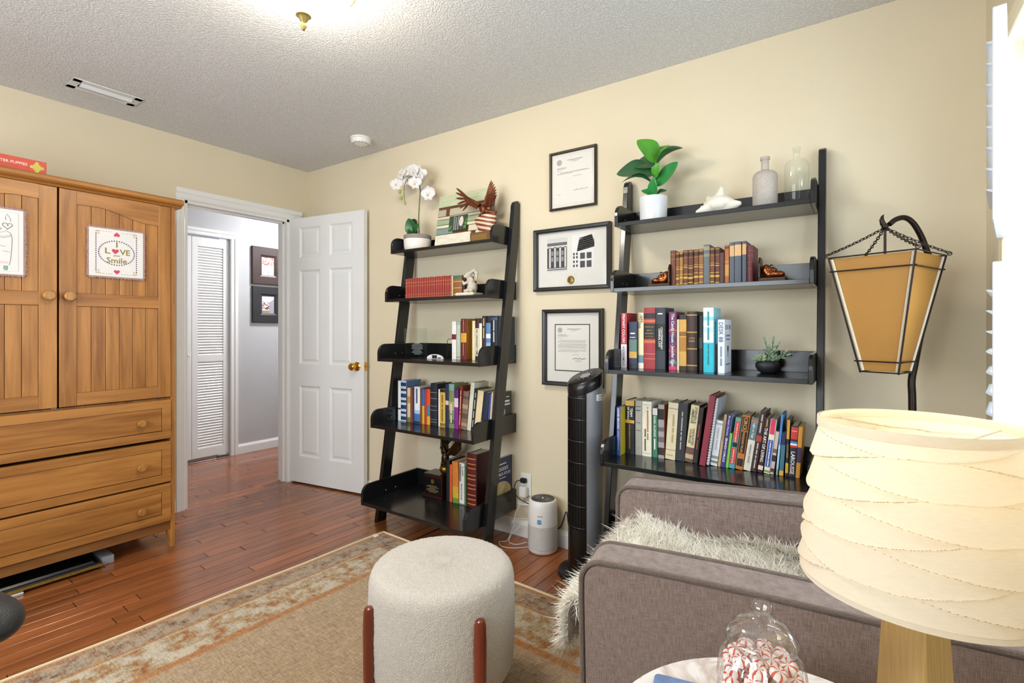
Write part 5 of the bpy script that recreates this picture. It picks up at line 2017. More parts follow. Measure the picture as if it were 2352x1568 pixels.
# ---- reclaimed wood photo panel leaning on the wall
pw = thing('wood_photo_panel', 'reclaimed painted wood panel with small photo leaning behind the eagle', 'photo frame', (1.66, -0.088, 1.6735))
Xp = Matrix.Rotation(math.radians(-9), 4, 'X')
PWW, PHH = 0.41, 0.352
B().box((-PWW / 2, 0.0, 0.0), (PWW / 2, 0.010, PHH), Xp).out('backing', wood('pallet_brown', '4a2a18', '6f4428', 'x', 0.8, 40), pw)
rowsP = [(0.0, 0.27, [(0, .70, 'e2d9c6'), (.78, 1, 'e6dfce')]), (0.275, 0.385, [(0, .34, '7f938c'), (.64, 1, 'd8cfb4')]), (0.39, 0.445, [(0, 1, 'ddd2b4')]), (0.45, 0.545, [(0, .55, '96aa8e'), (.56, 1, 'a8b795')]), (0.55, 0.60, [(0, 1, 'd6c8a4')]),
         (0.605, 0.735, [(0, .17, 'b0a794'), (.24, 1, 'b8ae98')]), (0.78, 0.995, [(0, 1, 'bdc4a2')])]
for z0, z1, segs in rowsP:
    for a, c, col in segs:
        mm = M('pallet_' + col, col, 0.85, var=0.22, vs=18, bump=0.3, bs=60, stretch=(1, 6, 9))
        B().box((-PWW / 2 + PWW * a + 0.0012, -0.007, PHH * z0 + 0.001), (-PWW / 2 + PWW * c - 0.0012, 0.0, PHH * z1 - 0.001), Xp).out('plank', mm, pw, bevel=0.0008)
ph_ = B().box((-0.098, -0.0095, 0.110), (0.046, -0.0072, 0.205), Xp).out('photograph', M('photo_forest', '3c4a38', 0.4, var=0.5, vs=60), pw)
b = B()
for x, z0, z1 in ((-0.06, 0.115, 0.20), (-0.045, 0.112, 0.195), (-0.028, 0.115, 0.20)):
    b.box((x, -0.0100, z0), (x + 0.008, -0.0095, z1), Xp)
b.out('tree_print', M('photo_trunks', '8a8f90', 0.5, var=0.3, vs=120), ph_)
b = B()
for x, z, r in ((-0.088, 0.126, 0.009), (-0.080, 0.138, 0.007), (0.036, 0.150, 0.010), (0.030, 0.128, 0.010), (0.040, 0.170, 0.007)):
    b.lathe([(0, 0), (r, 0), (r, 0.0006), (0, 0.0006)], n=8, X=Xp @ Matrix.Translation((x, -0.0095, z)) @ Matrix.Rotation(math.pi / 2, 4, 'X'))
b.out('fern_print', M('photo_fern', '4f9438', 0.5), ph_)
B().lathe([(0, 0), (0.017, 0), (0.017, 0.0008), (0, 0.0008)], n=12, X=Xp @ Matrix.Translation((0.0, -0.0096, 0.165)) @ Matrix.Rotation(math.pi / 2, 4, 'X') @ Matrix.Diagonal((1, 1.9, 1, 1))).out('figure_print', M('photo_dress', 'd8cfc4', 0.5), ph_)
tag(B().lathe([(0.0, 0.0), (0.014, 0.0005), (0.021, 0.005), (0.019, 0.011), (0.010, 0.0155), (0.0005, 0.0165)], (1.472, -0.186, 1.6733), 20).out('tan_stone', M('stone_tan', 'c9a468', 0.6, var=0.15), smooth=True),
    'small rounded tan stone between orchid pot and wood panel', 'stone')


def feather(b, p, d, n, ln, w, th=0.0014, curve=0.0):
    """tapered feather blade: from p along d, flat normal n"""
    d, n = Vector(d).normalized(), Vector(n).normalized()
    s = d.cross(n).normalized()
    n = s.cross(d)
    prof_ = ((0.0, 0.45), (0.3, 0.9), (0.65, 1.0), (0.88, 0.7), (1.0, 0.12))
    rings = []
    for t, k in prof_:
        c = Vector(p) + d * ln * t + n * curve * t * t
        rings.append([c - s * w / 2 * k - n * th, c + s * w / 2 * k - n * th, c + s * w / 2 * k * 0.9 + n * th, c + n * th * 2.2, c - s * w / 2 * k * 0.9 + n * th])
    b.loft(rings)


def wing(name, mat, parent, S, W_, T, trail, n_out, nprim, nsec, lp, ls, wd):
    """wing: leading edge S (shoulder) - W_ (wrist) - T (tip); long primaries fan beyond the wrist, shorter rows overlap inwards"""
    b = B()
    S, W_, T, trail, n_out = Vector(S), Vector(W_), Vector(T), Vector(trail).normalized(), Vector(n_out).normalized()
    b.tube([S, S.lerp(W_, 0.5), W_, W_.lerp(T, 0.35)], [wd * 0.9, wd * 0.7, wd * 0.5, wd * 0.22], 8)
    d0 = (T - W_).normalized()
    for k in range(nprim):
        f = k / max(1, nprim - 1)
        d = (d0 * (1 - f) + trail * f).normalized()
        feather(b, W_.lerp(S, 0.30 * f) + n_out * 0.0006 * k, d, n_out, lp * (1 - 0.22 * f), wd, curve=0.003)
    for k in range(nsec):
        f = (k + 0.5) / nsec
        feather(b, W_.lerp(S, 0.25 + 0.75 * f) - n_out * 0.0005 * k, (trail + d0 * 0.25 * (1 - f)).normalized(), n_out, ls * (1 - 0.25 * f), wd, curve=0.003)
    for row, kk in ((0.60, 0.9), (0.36, 0.75)):
        for k in range(nsec + 3):
            f = (k + 0.3) / (nsec + 3)
            feather(b, W_.lerp(S, f) + n_out * 0.0022, (trail + d0 * 0.5 * (1 - f)).normalized(), n_out, ls * row, wd * kk, curve=0.002)
    return b.out(name, mat, parent, smooth=True, sharp=50)


# ---- bronze eagle on striped rock with wooden plinth
m_bz = M('eagle_bronze', '6b3a22', 0.34, metal=0.75, var=0.35, vs=70, bump=0.4, bs=160)
eg = thing('eagle_statue', 'bronze eagle with raised wings on striped rock, left bookcase top shelf', 'statue', (1.88, -0.13, 1.6735), world=True)
B().box((1.802, -0.165, 1.6738), (1.945, -0.095, 1.735)).out('wood_plinth', wood('plinth_brown', '5a3a1e', '8a6236', 'x', 0.4, 40), eg, bevel=0.002)
B().box((1.815, -0.1662, 1.690), (1.925, -0.1652, 1.722)).out('name_plate', M('plate_brass', 'a58a52', 0.3, 0.8), eg)


def striped():
    m, nt, bn, N, L = _new('rock_flag_stripes')
    tc = N('ShaderNodeTexCoord')
    mp = N('ShaderNodeMapping')
    mp.inputs['Rotation'].default_value = (0, math.radians(-14), 0)
    L(tc.outputs['Object'], mp.inputs['Vector'])
    w = N('ShaderNodeTexWave')
    w.bands_direction = 'Z'
    w.inputs['Scale'].default_value = 13
    w.inputs['Distortion'].default_value = 1.5
    w.inputs['Detail'].default_value = 1
    L(mp.outputs['Vector'], w.inputs['Vector'])
    rp = N('ShaderNodeValToRGB')
    rp.color_ramp.elements[0].position = 0.45
    rp.color_ramp.elements[0].color = lin('7a3524') + [1]
    rp.color_ramp.elements[1].position = 0.55
    rp.color_ramp.elements[1].color = lin('d8c2a2') + [1]
    L(w.outputs['Fac'], rp.inputs['Fac'])
    L(rp.outputs['Color'], bn.inputs['Base Color'])
    bn.inputs['Roughness'].default_value = 0.45
    return m


rk = B().lathe([(0.0005, 0.0), (0.045, 0.0), (0.052, 0.02), (0.062, 0.045), (0.070, 0.075), (0.072, 0.088), (0.060, 0.096), (0.0005, 0.098)], (0, 0, 0), 24)
bmesh.ops.transform(rk.bm, matrix=Matrix.Translation((1.902, -0.13, 1.735)) @ Matrix.Rotation(math.radians(-9), 4, 'Y') @ Matrix.Diagonal((1.05, 0.5, 1, 1)), verts=rk.bm.verts)
rk.out('striped_rock', striped(), eg, smooth=True, sharp=30)
blob('body', m_bz, eg, [('e', (1.872, -0.13, 1.872), (0.024, 0.020, 0.034), Matrix.Rotation(math.radians(-38), 4, 'Y')), ('e', (1.847, -0.132, 1.897), (0.014, 0.012, 0.016)),
     ('e', (1.832, -0.134, 1.906), (0.0115, 0.010, 0.010)), ('t', [(1.828, -0.135, 1.906), (1.816, -0.137, 1.902), (1.813, -0.137, 1.894)], [0.006, 0.004, 0.0015]),
     ('t', [(1.890, -0.13, 1.855), (1.925, -0.128, 1.848), (1.966, -0.126, 1.842)], [0.018, 0.013, 0.006]), ('t', [(1.872, -0.142, 1.850), (1.874, -0.146, 1.828)], [0.010, 0.006]), ('t', [(1.880, -0.118, 1.850), (1.884, -0.114, 1.828)], [0.010, 0.006])], 0.0032, 3)
wing('wing', m_bz, eg, (1.860, -0.148, 1.890), (1.790, -0.165, 1.938), (1.708, -0.175, 2.008), (-0.62, 0.0, -0.55), (-0.1, -1, 0.05), 6, 6, 0.104, 0.040, 0.014)
wing('wing', m_bz, eg, (1.876, -0.125, 1.880), (1.884, -0.120, 1.938), (1.912, -0.115, 2.01), (0.97, 0.0, 0.02), (0.3, -1, 0.05), 8, 7, 0.100, 0.086, 0.0125)
b = B()
for k in range(3):
    feather(b, (1.858 - 0.004 * k, -0.14 + 0.01 * k, 1.842), (-0.25 - 0.2 * k, 0.1 * k, -0.25), (0, -1, 0.2), 0.028, 0.007)
b.out('talons', m_bz, eg, smooth=True)

# ---- praying rabbit figurine
bn_ = thing('rabbit_figurine', 'grey and white stone rabbit figurine beside the red set of books', 'figurine', (1.8600, -0.2260, 1.3695), world=True)
m_bunny = M('stone_rabbit', 'b9b3a4', 0.75, var=0.35, vs=60, bump=0.4, bs=120)
B().box((1.7800, -0.2710, 1.3695), (1.9130, -0.1810, 1.3860)).out('base', M('stone_base', 'd2ccbb', 0.8, var=0.1), bn_, bevel=0.004, seg=2)
blob('body', m_bunny, bn_, [('e', (1.8650, -0.2210, 1.4150), (0.032, 0.028, 0.036)), ('e', (1.8570, -0.2260, 1.4500), (0.024, 0.021, 0.026)), ('e', (1.8470, -0.2340, 1.4840), (0.021, 0.019, 0.021)), ('e', (1.8350, -0.2460, 1.4780), (0.012, 0.010, 0.010)),
     ('t', [(1.8600, -0.2260, 1.4980), (1.8800, -0.2210, 1.5120), (1.8970, -0.2240, 1.4920), (1.9030, -0.2280, 1.4550)], [0.008, 0.010, 0.012, 0.006]),
     ('t', [(1.8500, -0.2160, 1.5000), (1.8510, -0.2060, 1.5140), (1.8670, -0.1980, 1.5000), (1.8770, -0.1960, 1.4700)], [0.008, 0.009, 0.010, 0.005]),
     ('t', [(1.8510, -0.2480, 1.4450), (1.8350, -0.2600, 1.4320), (1.8290, -0.2620, 1.4550)], [0.010, 0.009, 0.006]), ('e', (1.8450, -0.2480, 1.3960), (0.022, 0.012, 0.011)), ('e', (1.8800, -0.2500, 1.3960), (0.014, 0.014, 0.011))], 0.004, 3)
b = B().ball((1.8350, -0.2525, 1.4870), 0.0022, None, 8, 6).ball((1.8420, -0.2505, 1.4890), 0.0022, None, 8, 6)
b.out('eyes', M('eye_dark', '2a2622', 0.4), bn_)

# ---- etched glass award, half-round sign, wire bookend
aw = thing('glass_award', 'clear etched glass award plaque on left bookcase third shelf', 'award', (1.372, -0.17, 1.0055), (0, 0, math.radians(-6)))
B().box((-0.106, -0.007, 0.0), (0.106, 0.007, 0.182)).out('glass_slab', glass('award_glass', (0.955, 0.985, 0.975), 0.94, 0.02, 0.4), aw, bevel=0.0012)
b = B()
for k in range(9):
    w_ = (0.05, 0.09, 0.11, 0.10, 0.11, 0.07, 0.09, 0.10, 0.06)[k]
    b.cbox((0.025, -0.0076, 0.092 - 0.0085 * k), (w_, 0.0004, 0.0026 if k else 0.006))
b.out('etched_lines', M('etch_grey', '9aa3a2', 0.7), aw)
hs_ = thing('half_round_sign', 'tiny white half round sign with black marks on bookcase third shelf', 'ornament', (1.560, -0.20, 1.0055))
pts = [(-0.064, 0)] + [(0.064 * -math.cos(math.pi * k / 14), 0.028 * math.sin(math.pi * k / 14) ** 0.8) for k in range(1, 14)] + [(0.064, 0)]
B().prism(pts, 'y', 0.0, 0.012).out('plaque', M('sign_white', 'e4e2dc', 0.5), hs_, bevel=0.001)
B().box((-0.020, -0.0006, 0.003), (0.020, 0.0, 0.023)).box((0.026, -0.0006, 0.004), (0.052, 0, 0.010)).out('black_marks', M('sign_black', '1b1b1d', 0.5), hs_)
wb = thing('wire_bookend', 'black wire bookend left of the white book on third shelf', 'bookend', (1.622, -0.12, 1.0055))
b = B()
for w_, hh in ((0.016, 0.118), (0.006, 0.08)):
    b.tube([(0, -w_ * 2.2, 0.002), (0, -w_ * 2.2, hh - 0.008), (0, -w_ * 1.6, hh), (0, w_ * 1.6, hh), (0, w_ * 2.2, hh - 0.008), (0, w_ * 2.2, 0.002)], 0.0018, 6)
b.tube([(0, -0.035, 0.05), (0, 0.035, 0.05)], 0.0014, 5)
b.tube([(0, -0.035, 0.002), (-0.05, -0.035, 0.002), (-0.05, 0.035, 0.002), (0, 0.035, 0.002)], 0.0018, 6)
b.out('wire', M('wire_black', '161617', 0.4, 0.4), wb, smooth=True)

# ---- books standing against the right side of the left bookcase (front covers in view)


def cover_book(label, x1, th, y0, y1, z, h, col, group):
    t = thing('book', label, 'book', (x1 - th / 2, (y0 + y1) / 2, z), group=group, world=True)
    B().box((x1 - th, y0, z + 0.0004), (x1 - th + 0.001, y1, z + h)).box((x1 - 0.001, y0, z + 0.0004), (x1, y1, z + h)).box((x1 - th, y0, z + 0.0004), (x1, y0 + 0.001, z + h)).out('cover', M('cover_' + col, col, 0.35, var=0.08), t)
    B().box((x1 - th + 0.001, y0 + 0.001, z + 0.0015), (x1 - 0.001, y1 - 0.002, z + h - 0.001)).out('pages', M('pages_white', 'e2e0d8', 0.9), t)
    return t


Xc_ = 1.9975
at_ = cover_book('dark blue atlas with globe picture at foot of left bookcase', Xc_, 0.016, -0.232, -0.021, 0.163, 0.300, '232a52', 'books on left bookcase, bottom shelf')
for s, z, ln, hh in (((10,), 0.428, 0.07, 0.010), ("GOODE'S", 0.400, 0.11, 0.024), ('WORLD ATLAS', 0.372, 0.15, 0.022), ((4, 7,), 0.350, 0.06, 0.008)):
    text_part('cover_title', s, M('print_white', 'eef0f2', 0.5), at_, frame_matrix((Xc_ + 0.0005, -0.115, z), (0, 1, 0), (0, 0, 1)), ln, hh)
b = B()
b.lathe([(0.0, 0), (0.098, 0), (0.098, 0.0006), (0, 0.0006)], n=40, X=Matrix.Translation((Xc_, -0.127, 0.255)) @ Matrix.Diagonal((1, 1, 0.78, 1)) @ Matrix.Rotation(math.pi / 2, 4, 'Y'))
b.out('globe_print', M('print_globe', 'b8a878', 0.5, var=0.5, vs=28), at_)
B().box((Xc_ + 0.0003, -0.225, 0.172), (Xc_ + 0.0009, -0.030, 0.225)).out('sea_print', M('print_sea', '5f98a8', 0.5, var=0.3, vs=40), at_)
B().prism([(-0.150, 0.173), (-0.118, 0.173), (-0.134, 0.215)], 'x', Xc_ + 0.0008, Xc_ + 0.0013).out('peak_print', M('print_navy', '23304a', 0.5), at_)
dk_ = cover_book('dark grey book cover with white portrait on left bookcase fourth shelf', Xc_, 0.012, -0.165, -0.026, 0.608, 0.222, '3a3c3e', 'books on left bookcase, fourth shelf')
for s, z, ln, hh in (((2, 2,), 0.800, 0.07, 0.010), ((7,), 0.776, 0.075, 0.022), ((10,), 0.758, 0.085, 0.020)):
    text_part('cover_title', s, M('print_white', 'eef0f2', 0.5), dk_, frame_matrix((Xc_ + 0.0005, -0.085, z), (0, 1, 0), (0, 0, 1)), ln, hh)
B().prism([(-0.110 + 0.020 * math.cos(a), 0.715 + 0.024 * math.sin(a)) for a in [2 * math.pi * k / 16 for k in range(16)]], 'x', Xc_, Xc_ + 0.0006).prism([(-0.13, 0.66), (-0.085, 0.66), (-0.095, 0.70), (-0.122, 0.70)], 'x', Xc_, Xc_ + 0.0006).out('portrait_print', M('print_portrait', 'b8b6b0', 0.5, var=0.3, vs=80), dk_)

# ---- eagle trophy on the bottom shelf
m_tr = M('trophy_gilt_black', '3a2c14', 0.28, metal=0.8, var=0.6, vs=40, bump=0.3, bs=150)
tr = thing('eagle_trophy', 'dark gilt eagle trophy on wooden plinth with plaque, bottom shelf', 'trophy', (1.535, -0.12, 0.1635), world=True)
m_tw = wood('trophy_wood', '1f0f0c', '3a1d16', 'z', 0.25, 50, coat=0.3)
B().box((1.438, -0.182, 0.1636), (1.600, -0.062, 0.180)).out('plinth_foot', m_tw, tr, bevel=0.004, seg=2)
B().box((1.450, -0.172, 0.180), (1.592, -0.072, 0.300)).box((1.444, -0.177, 0.292), (1.598, -0.067, 0.306)).out('plinth', m_tw, tr, bevel=0.003)
B().box((1.457, -0.1742, 0.188), (1.584, -0.1728, 0.284)).out('plaque', M('plaque_black', '101014', 0.2), tr, bevel=0.0004)
B().lathe([(0, 0), (0.014, 0), (0.014, 0.0008), (0, 0.0008)], n=18, X=Matrix.Translation((1.520, -0.1742, 0.262)) @ Matrix.Rotation(math.pi / 2, 4, 'X')).out('seal', M('seal_gold', '8a6a34', 0.4, 0.6), tr)
b = B()
for k in range(6):
    b.cbox((1.520, -0.1746, 0.236 - 0.0075 * k), ((0.07, 0.10, 0.05, 0.09, 0.10, 0.06)[k], 0.0005, 0.0028))
b.out('engraved_lines', M('engrave_gold', '8f7b52', 0.5), tr)
B().ball((1.570, -0.12, 0.333), (0.036, 0.030, 0.030)).out('globe', M('trophy_gold', '8a6826', 0.3, 0.9, var=0.5, vs=40), tr, smooth=True)
blob('body', m_tr, tr, [('e', (1.574, -0.12, 0.395), (0.026, 0.024, 0.044)), ('e', (1.571, -0.122, 0.440), (0.018, 0.017, 0.024)), ('e', (1.562, -0.126, 0.466), (0.014, 0.012, 0.012)),
     ('t', [(1.556, -0.130, 0.466), (1.545, -0.134, 0.462), (1.541, -0.134, 0.452)], [0.007, 0.005, 0.002]), ('t', [(1.566, -0.13, 0.37), (1.558, -0.135, 0.345)], [0.016, 0.008]), ('t', [(1.590, -0.112, 0.37), (1.596, -0.10, 0.33)], [0.018, 0.008])], 0.004, 3)
wing('wing', m_tr, tr, (1.560, -0.120, 0.425), (1.548, -0.125, 0.480), (1.535, -0.12, 0.60), (0.55, 0.3, 0.45), (-0.4, -0.9, 0.1), 6, 4, 0.095, 0.06, 0.016)
wing('wing', m_tr, tr, (1.592, -0.115, 0.425), (1.630, -0.11, 0.480), (1.700, -0.11, 0.57), (0.75, 0.05, -0.02), (0.0, -1, 0.1), 8, 6, 0.092, 0.080, 0.017)

# ---- fiddle-leaf plant in white pot
fp = thing('potted_plant', 'green broad leaved plant in white pot on right bookcase top shelf', 'plant', (2.863, -0.130, 1.6735))
FO = Vector((-2.863, 0.130, -1.6735))
B().lathe([(0.0, 0.0), (0.056, 0.0), (0.060, 0.004), (0.0635, 0.108), (0.0635, 0.116), (0.0605, 0.117), (0.058, 0.105), (0.0, 0.105)], n=48).out('pot', M('pot_gloss_white', 'd9dbde', 0.25), fp, smooth=True)
m_gl = [M('leaf_deep_green', '2c5a35', 0.38, var=0.2, vs=16), M('leaf_bright_green', '4f9a2e', 0.38, var=0.2, vs=16), M('leaf_mid_green', '2f8a45', 0.36, var=0.2, vs=16)]
B().tube(catmull([Vector(p) + FO for p in ((2.866, -.13, 1.775), (2.868, -.132, 1.85), (2.874, -.13, 1.93), (2.876, -.132, 1.975))], 5), [0.005] * 16, 8).out('stem', M('plant_stem', '6d8a3c', 0.5), fp, smooth=True)
for bs_, tp_, w_, k, up_, bow_, fo_ in (
        ((2.876, -.13, 1.950), (2.803, -.175, 2.056), 0.078, 1, (0.6, -0.9, 0.6), 0.020, 0.15),
        ((2.876, -.13, 1.955), (2.925, -.095, 2.030), 0.075, 1, (-0.3, -1, 0.4), 0.012, 0.15),
        ((2.882, -.13, 1.945), (3.003, -.150, 1.985), 0.052, 0, (0, -0.5, 1), 0.012, 0.7),
        ((2.868, -.13, 1.900), (2.703, -.180, 1.915), 0.100, 0, (0, -0.9, 0.7), 0.022, 0.12),
        ((2.864, -.13, 1.850), (2.738, -.205, 1.862), 0.062, 0, (0, -0.3, 1), 0.030, 0.35),
        ((2.864, -.13, 1.850), (2.992, -.185, 1.915), 0.072, 2, (0, -0.95, 0.5), -0.012, 0.2),
        ((2.872, -.13, 1.935), (2.735, -.095, 1.960), 0.080, 0, (0, -0.8, 0.8), 0.018, 0.15),
        ((2.868, -.13, 1.880), (2.906, -.165, 1.936), 0.034, 1, (0, -1, 0.2), 0.006, 0.3),
        ((2.866, -.13, 1.795), (2.884, -.185, 1.866), 0.036, 2, (0, -1, 0.2), 0.006, 0.25),
        ((2.866, -.13, 1.792), (2.815, -.155, 1.826), 0.034, 2, (0, -0.8, 0.8), 0.006, 0.25),
        ((2.868, -.13, 1.792), (2.928, -.140, 1.812), 0.034, 0, (0, -0.7, 0.8), 0.006, 0.25)):
    leaf('leaf', m_gl[k], fp, Vector(bs_) + FO, Vector(tp_) + FO, w_ * 1.35, bow_, fo_, up_, 0.0009, 18, 8)

# ---- conch shell
cs = thing('conch_shell', 'large white knobbed conch shell on right bookcase top shelf', 'shell', (3.15, -0.135, 1.6735), world=True)
m_sh_ = M('shell_white', 'e9e3d6', 0.5, var=0.10, vs=30, bump=0.25, bs=70)
blob('shell_body', m_sh_, cs, [('e', (3.155, -0.135, 1.718), (0.060, 0.048, 0.036)), ('t', [(3.155, -0.135, 1.715), (3.200, -0.140, 1.706), (3.242, -0.150, 1.708)], [0.040, 0.028, 0.008]),
     ('t', [(3.140, -0.135, 1.720), (3.105, -0.145, 1.704), (3.062, -0.165, 1.690)], [0.040, 0.024, 0.006]), ('t', [(3.150, -0.135, 1.735), (3.158, -0.130, 1.765), (3.160, -0.128, 1.796)], [0.032, 0.018, 0.005]),
     ('t', [(3.120, -0.120, 1.735), (3.102, -0.105, 1.755), (3.096, -0.100, 1.768)], [0.024, 0.014, 0.005]), ('t', [(3.105, -0.11, 1.725), (3.080, -0.095, 1.740)], [0.020, 0.006]), ('t', [(3.100, -0.12, 1.71), (3.068, -0.11, 1.725)], [0.018, 0.004])], 0.004, 2)
# ---- two glass bottles
def bottle(label, x, y, r, h, neck_r, sh_z, mat, lipw):
    t = thing('glass_bottle', label, 'bottle', (x, y, 1.6735))
    pr2 = [(0.0005, 0.0), (r * 0.92, 0.0), (r, 0.006), (r, sh_z * 0.86), (r * 0.93, sh_z * 0.93), (r * 0.72, sh_z * 0.985), (r * 0.45, sh_z * 1.01), (neck_r, sh_z * 1.03), (neck_r, h - 0.014), (neck_r + lipw, h - 0.012), (neck_r + lipw, h - 0.002), (neck_r + lipw * 0.6, h), (neck_r - 0.003, h - 0.001), (neck_r - 0.003, h - 0.02)]
    B().lathe(pr2, n=48).out('bottle_body', mat, t, smooth=True, sharp=60)
    return t


fm = M('bottle_frosted', 'dcd4cc', 0.5, var=0.2, vs=160, bump=0.3, bs=260)
bnode = fm.node_tree.nodes['Principled BSDF']
bnode.inputs['Transmission Weight'].default_value = 0.55
bottle('frosted seeded glass bottle beside the conch shell', 3.328, -0.128, 0.0465, 0.215, 0.0145, 0.156, fm, 0.004)
bottle('clear glass bottle at the right end of the top shelf', 3.441, -0.128, 0.0435, 0.232, 0.0125, 0.182, glass('bottle_clear', (0.955, 0.98, 0.97), 0.97, 0.02, 0.45), 0.003)

# ---- bronzed baby shoe bookends


def shoe_end(label, x, y, s):
    """s=+1 toe points to -x with the upright on the +x side; s=-1 mirrored"""
    t = thing('shoe_bookend', label, 'bookend', (x, y, 1.3695))
    mb = M('bookend_bronze', '3a2a20', 0.4, 0.7, var=0.3, vs=50)
    ms = M('shoe_copper', '8a4a26', 0.25, 0.85, var=0.3, vs=30, bump=0.15, bs=60)

    def q(px, py, pz):
        return (-s * px, py, pz)
    b = B()
    xs = sorted((-s * -0.004, -s * 0.092))
    b.box((xs[0], -0.036, 0.0), (xs[1], 0.036, 0.016))
    b.out('base_plate', mb, t, bevel=0.002)
    xs = sorted((-s * -0.004, -s * 0.003))
    pts = [(-0.036, 0.016), (0.036, 0.016), (0.036, 0.075), (0.02, 0.098), (-0.02, 0.098), (-0.036, 0.075)]
    B().prism(pts, 'x', xs[0], xs[1]).out('upright', mb, t, bevel=0.001)
    sh_ = blob('shoe', ms, t, [('e', q(0.062, -0.002, 0.030), (0.026, 0.019, 0.014)), ('e', q(0.034, 0.0, 0.032), (0.024, 0.017, 0.018)), ('e', q(0.020, 0.0, 0.048), (0.018, 0.016, 0.024)), ('e', q(0.044, 0.0, 0.046), (0.014, 0.014, 0.014))], 0.0034, 3)
    b = B().tube([q(0.008, 0.0, 0.020), q(0.086, 0.0, 0.020)], 0.004, 6)
    for k in range(4):
        xx = 0.030 + 0.008 * k
        b.tube([q(xx, -0.016, 0.050 - 0.004 * k), q(xx + 0.004, 0.0, 0.064 - 0.0045 * k), q(xx, 0.016, 0.050 - 0.004 * k)], 0.0015, 5)
    b.tube([q(0.034, -0.008, 0.064), q(0.040, -0.016, 0.068), q(0.046, -0.010, 0.064), q(0.036, -0.004, 0.065)], 0.0015, 5)
    b.out('laces', mb, sh_, smooth=True)
    b = B()
    for k in range(16):
        b.ball(q(0.002 + 0.0058 * k, -0.0365, 0.008), 0.0022, None, 6, 4)
    b.out('beaded_edge', M('bead_bronze', '6a5238', 0.35, 0.8), t)


shoe_end('bronzed baby shoe bookend at the left end of the antique books', 2.962, -0.19, 1)
shoe_end('bronzed baby shoe bookend at the right end of the antique books', 3.322, -0.20, -1)

# ---- succulent in black bowl
sc = thing('potted_succulent', 'small succulent in round black bowl on right bookcase third shelf', 'plant', (3.337, -0.13, 1.0055))
B().lathe([(0.0, 0.0), (0.024, 0.0), (0.036, 0.008), (0.0445, 0.024), (0.0445, 0.036), (0.038, 0.047), (0.032, 0.050), (0.029, 0.046), (0.0, 0.044)], n=40).out('bowl', M('bowl_black', '1c1e20', 0.55, bump=0.2, bs=120), sc, smooth=True)
m_s1, m_s2 = M('succulent_pale', '8fa07e', 0.5, var=0.2, vs=30), M('succulent_grey', '6f8a70', 0.5, var=0.2, vs=30)


def fat_leaf(mat, p, d, ln, w):
    d = Vector(d).normalized()
    s = d.orthogonal().normalized()
    pts = [Vector(p) + d * ln * t for t in (0, 0.25, 0.55, 0.8, 1.0)]
    B().tube(pts, [w * 0.45, w * 0.85, w, w * 0.7, w * 0.08], 7).out('leaf', mat, sc, smooth=True)


rs2 = random.Random(13)
for cx_, cy_, cz_, n1, mt in ((-0.022, -0.014, 0.050, 3, m_s1), (0.008, 0.004, 0.048, 2, m_s2)):
    for ring_ in range(n1):
        nn = 7 - ring_
        for k in range(nn):
            a = 2 * math.pi * k / nn + ring_ * 0.5
            el = 0.25 + 0.45 * ring_
            fat_leaf(mt, (cx_ + 0.004 * math.cos(a), cy_ + 0.004 * math.sin(a), cz_ + 0.005 * ring_), (math.cos(a) * math.cos(el), math.sin(a) * math.cos(el), math.sin(el)), 0.034 - 0.006 * ring_, 0.0070)
for (dx, dy, dz, ln) in ((-0.25, 0.0, 1, 0.085), (0.12, -0.1, 1, 0.085), (0.35, 0.0, 0.9, 0.07), (0.75, -0.2, 0.35, 0.066), (0.8, -0.1, 0.6, 0.06), (0.0, -0.4, 0.8, 0.06)):
    d_ = Vector((dx, dy, dz)).normalized()
    base_ = Vector((0.012, 0.0, 0.046))
    B().tube([base_, base_ + d_ * ln * 0.8], 0.002, 5).out('sprig_stem', m_s2, sc)
    for k in range(5):
        q = base_ + d_ * ln * (0.3 + 0.17 * k)
        a = k * 2.4
        e = d_.orthogonal().normalized()
        e = Matrix.Rotation(a, 3, d_) @ e
        fat_leaf(m_s2 if k % 2 else m_s1, q, d_ * 0.9 + e * (0.8 if k < 4 else 0), 0.024, 0.0042)

# ================================================================ books
m_pages = M('book_pages', 'd9cfb4', 0.9, var=0.12, vs=60, stretch=(40, 1, 1))


def cm_(h):
    return M('print_' + h, h, 0.5, var=0.10, vs=45)


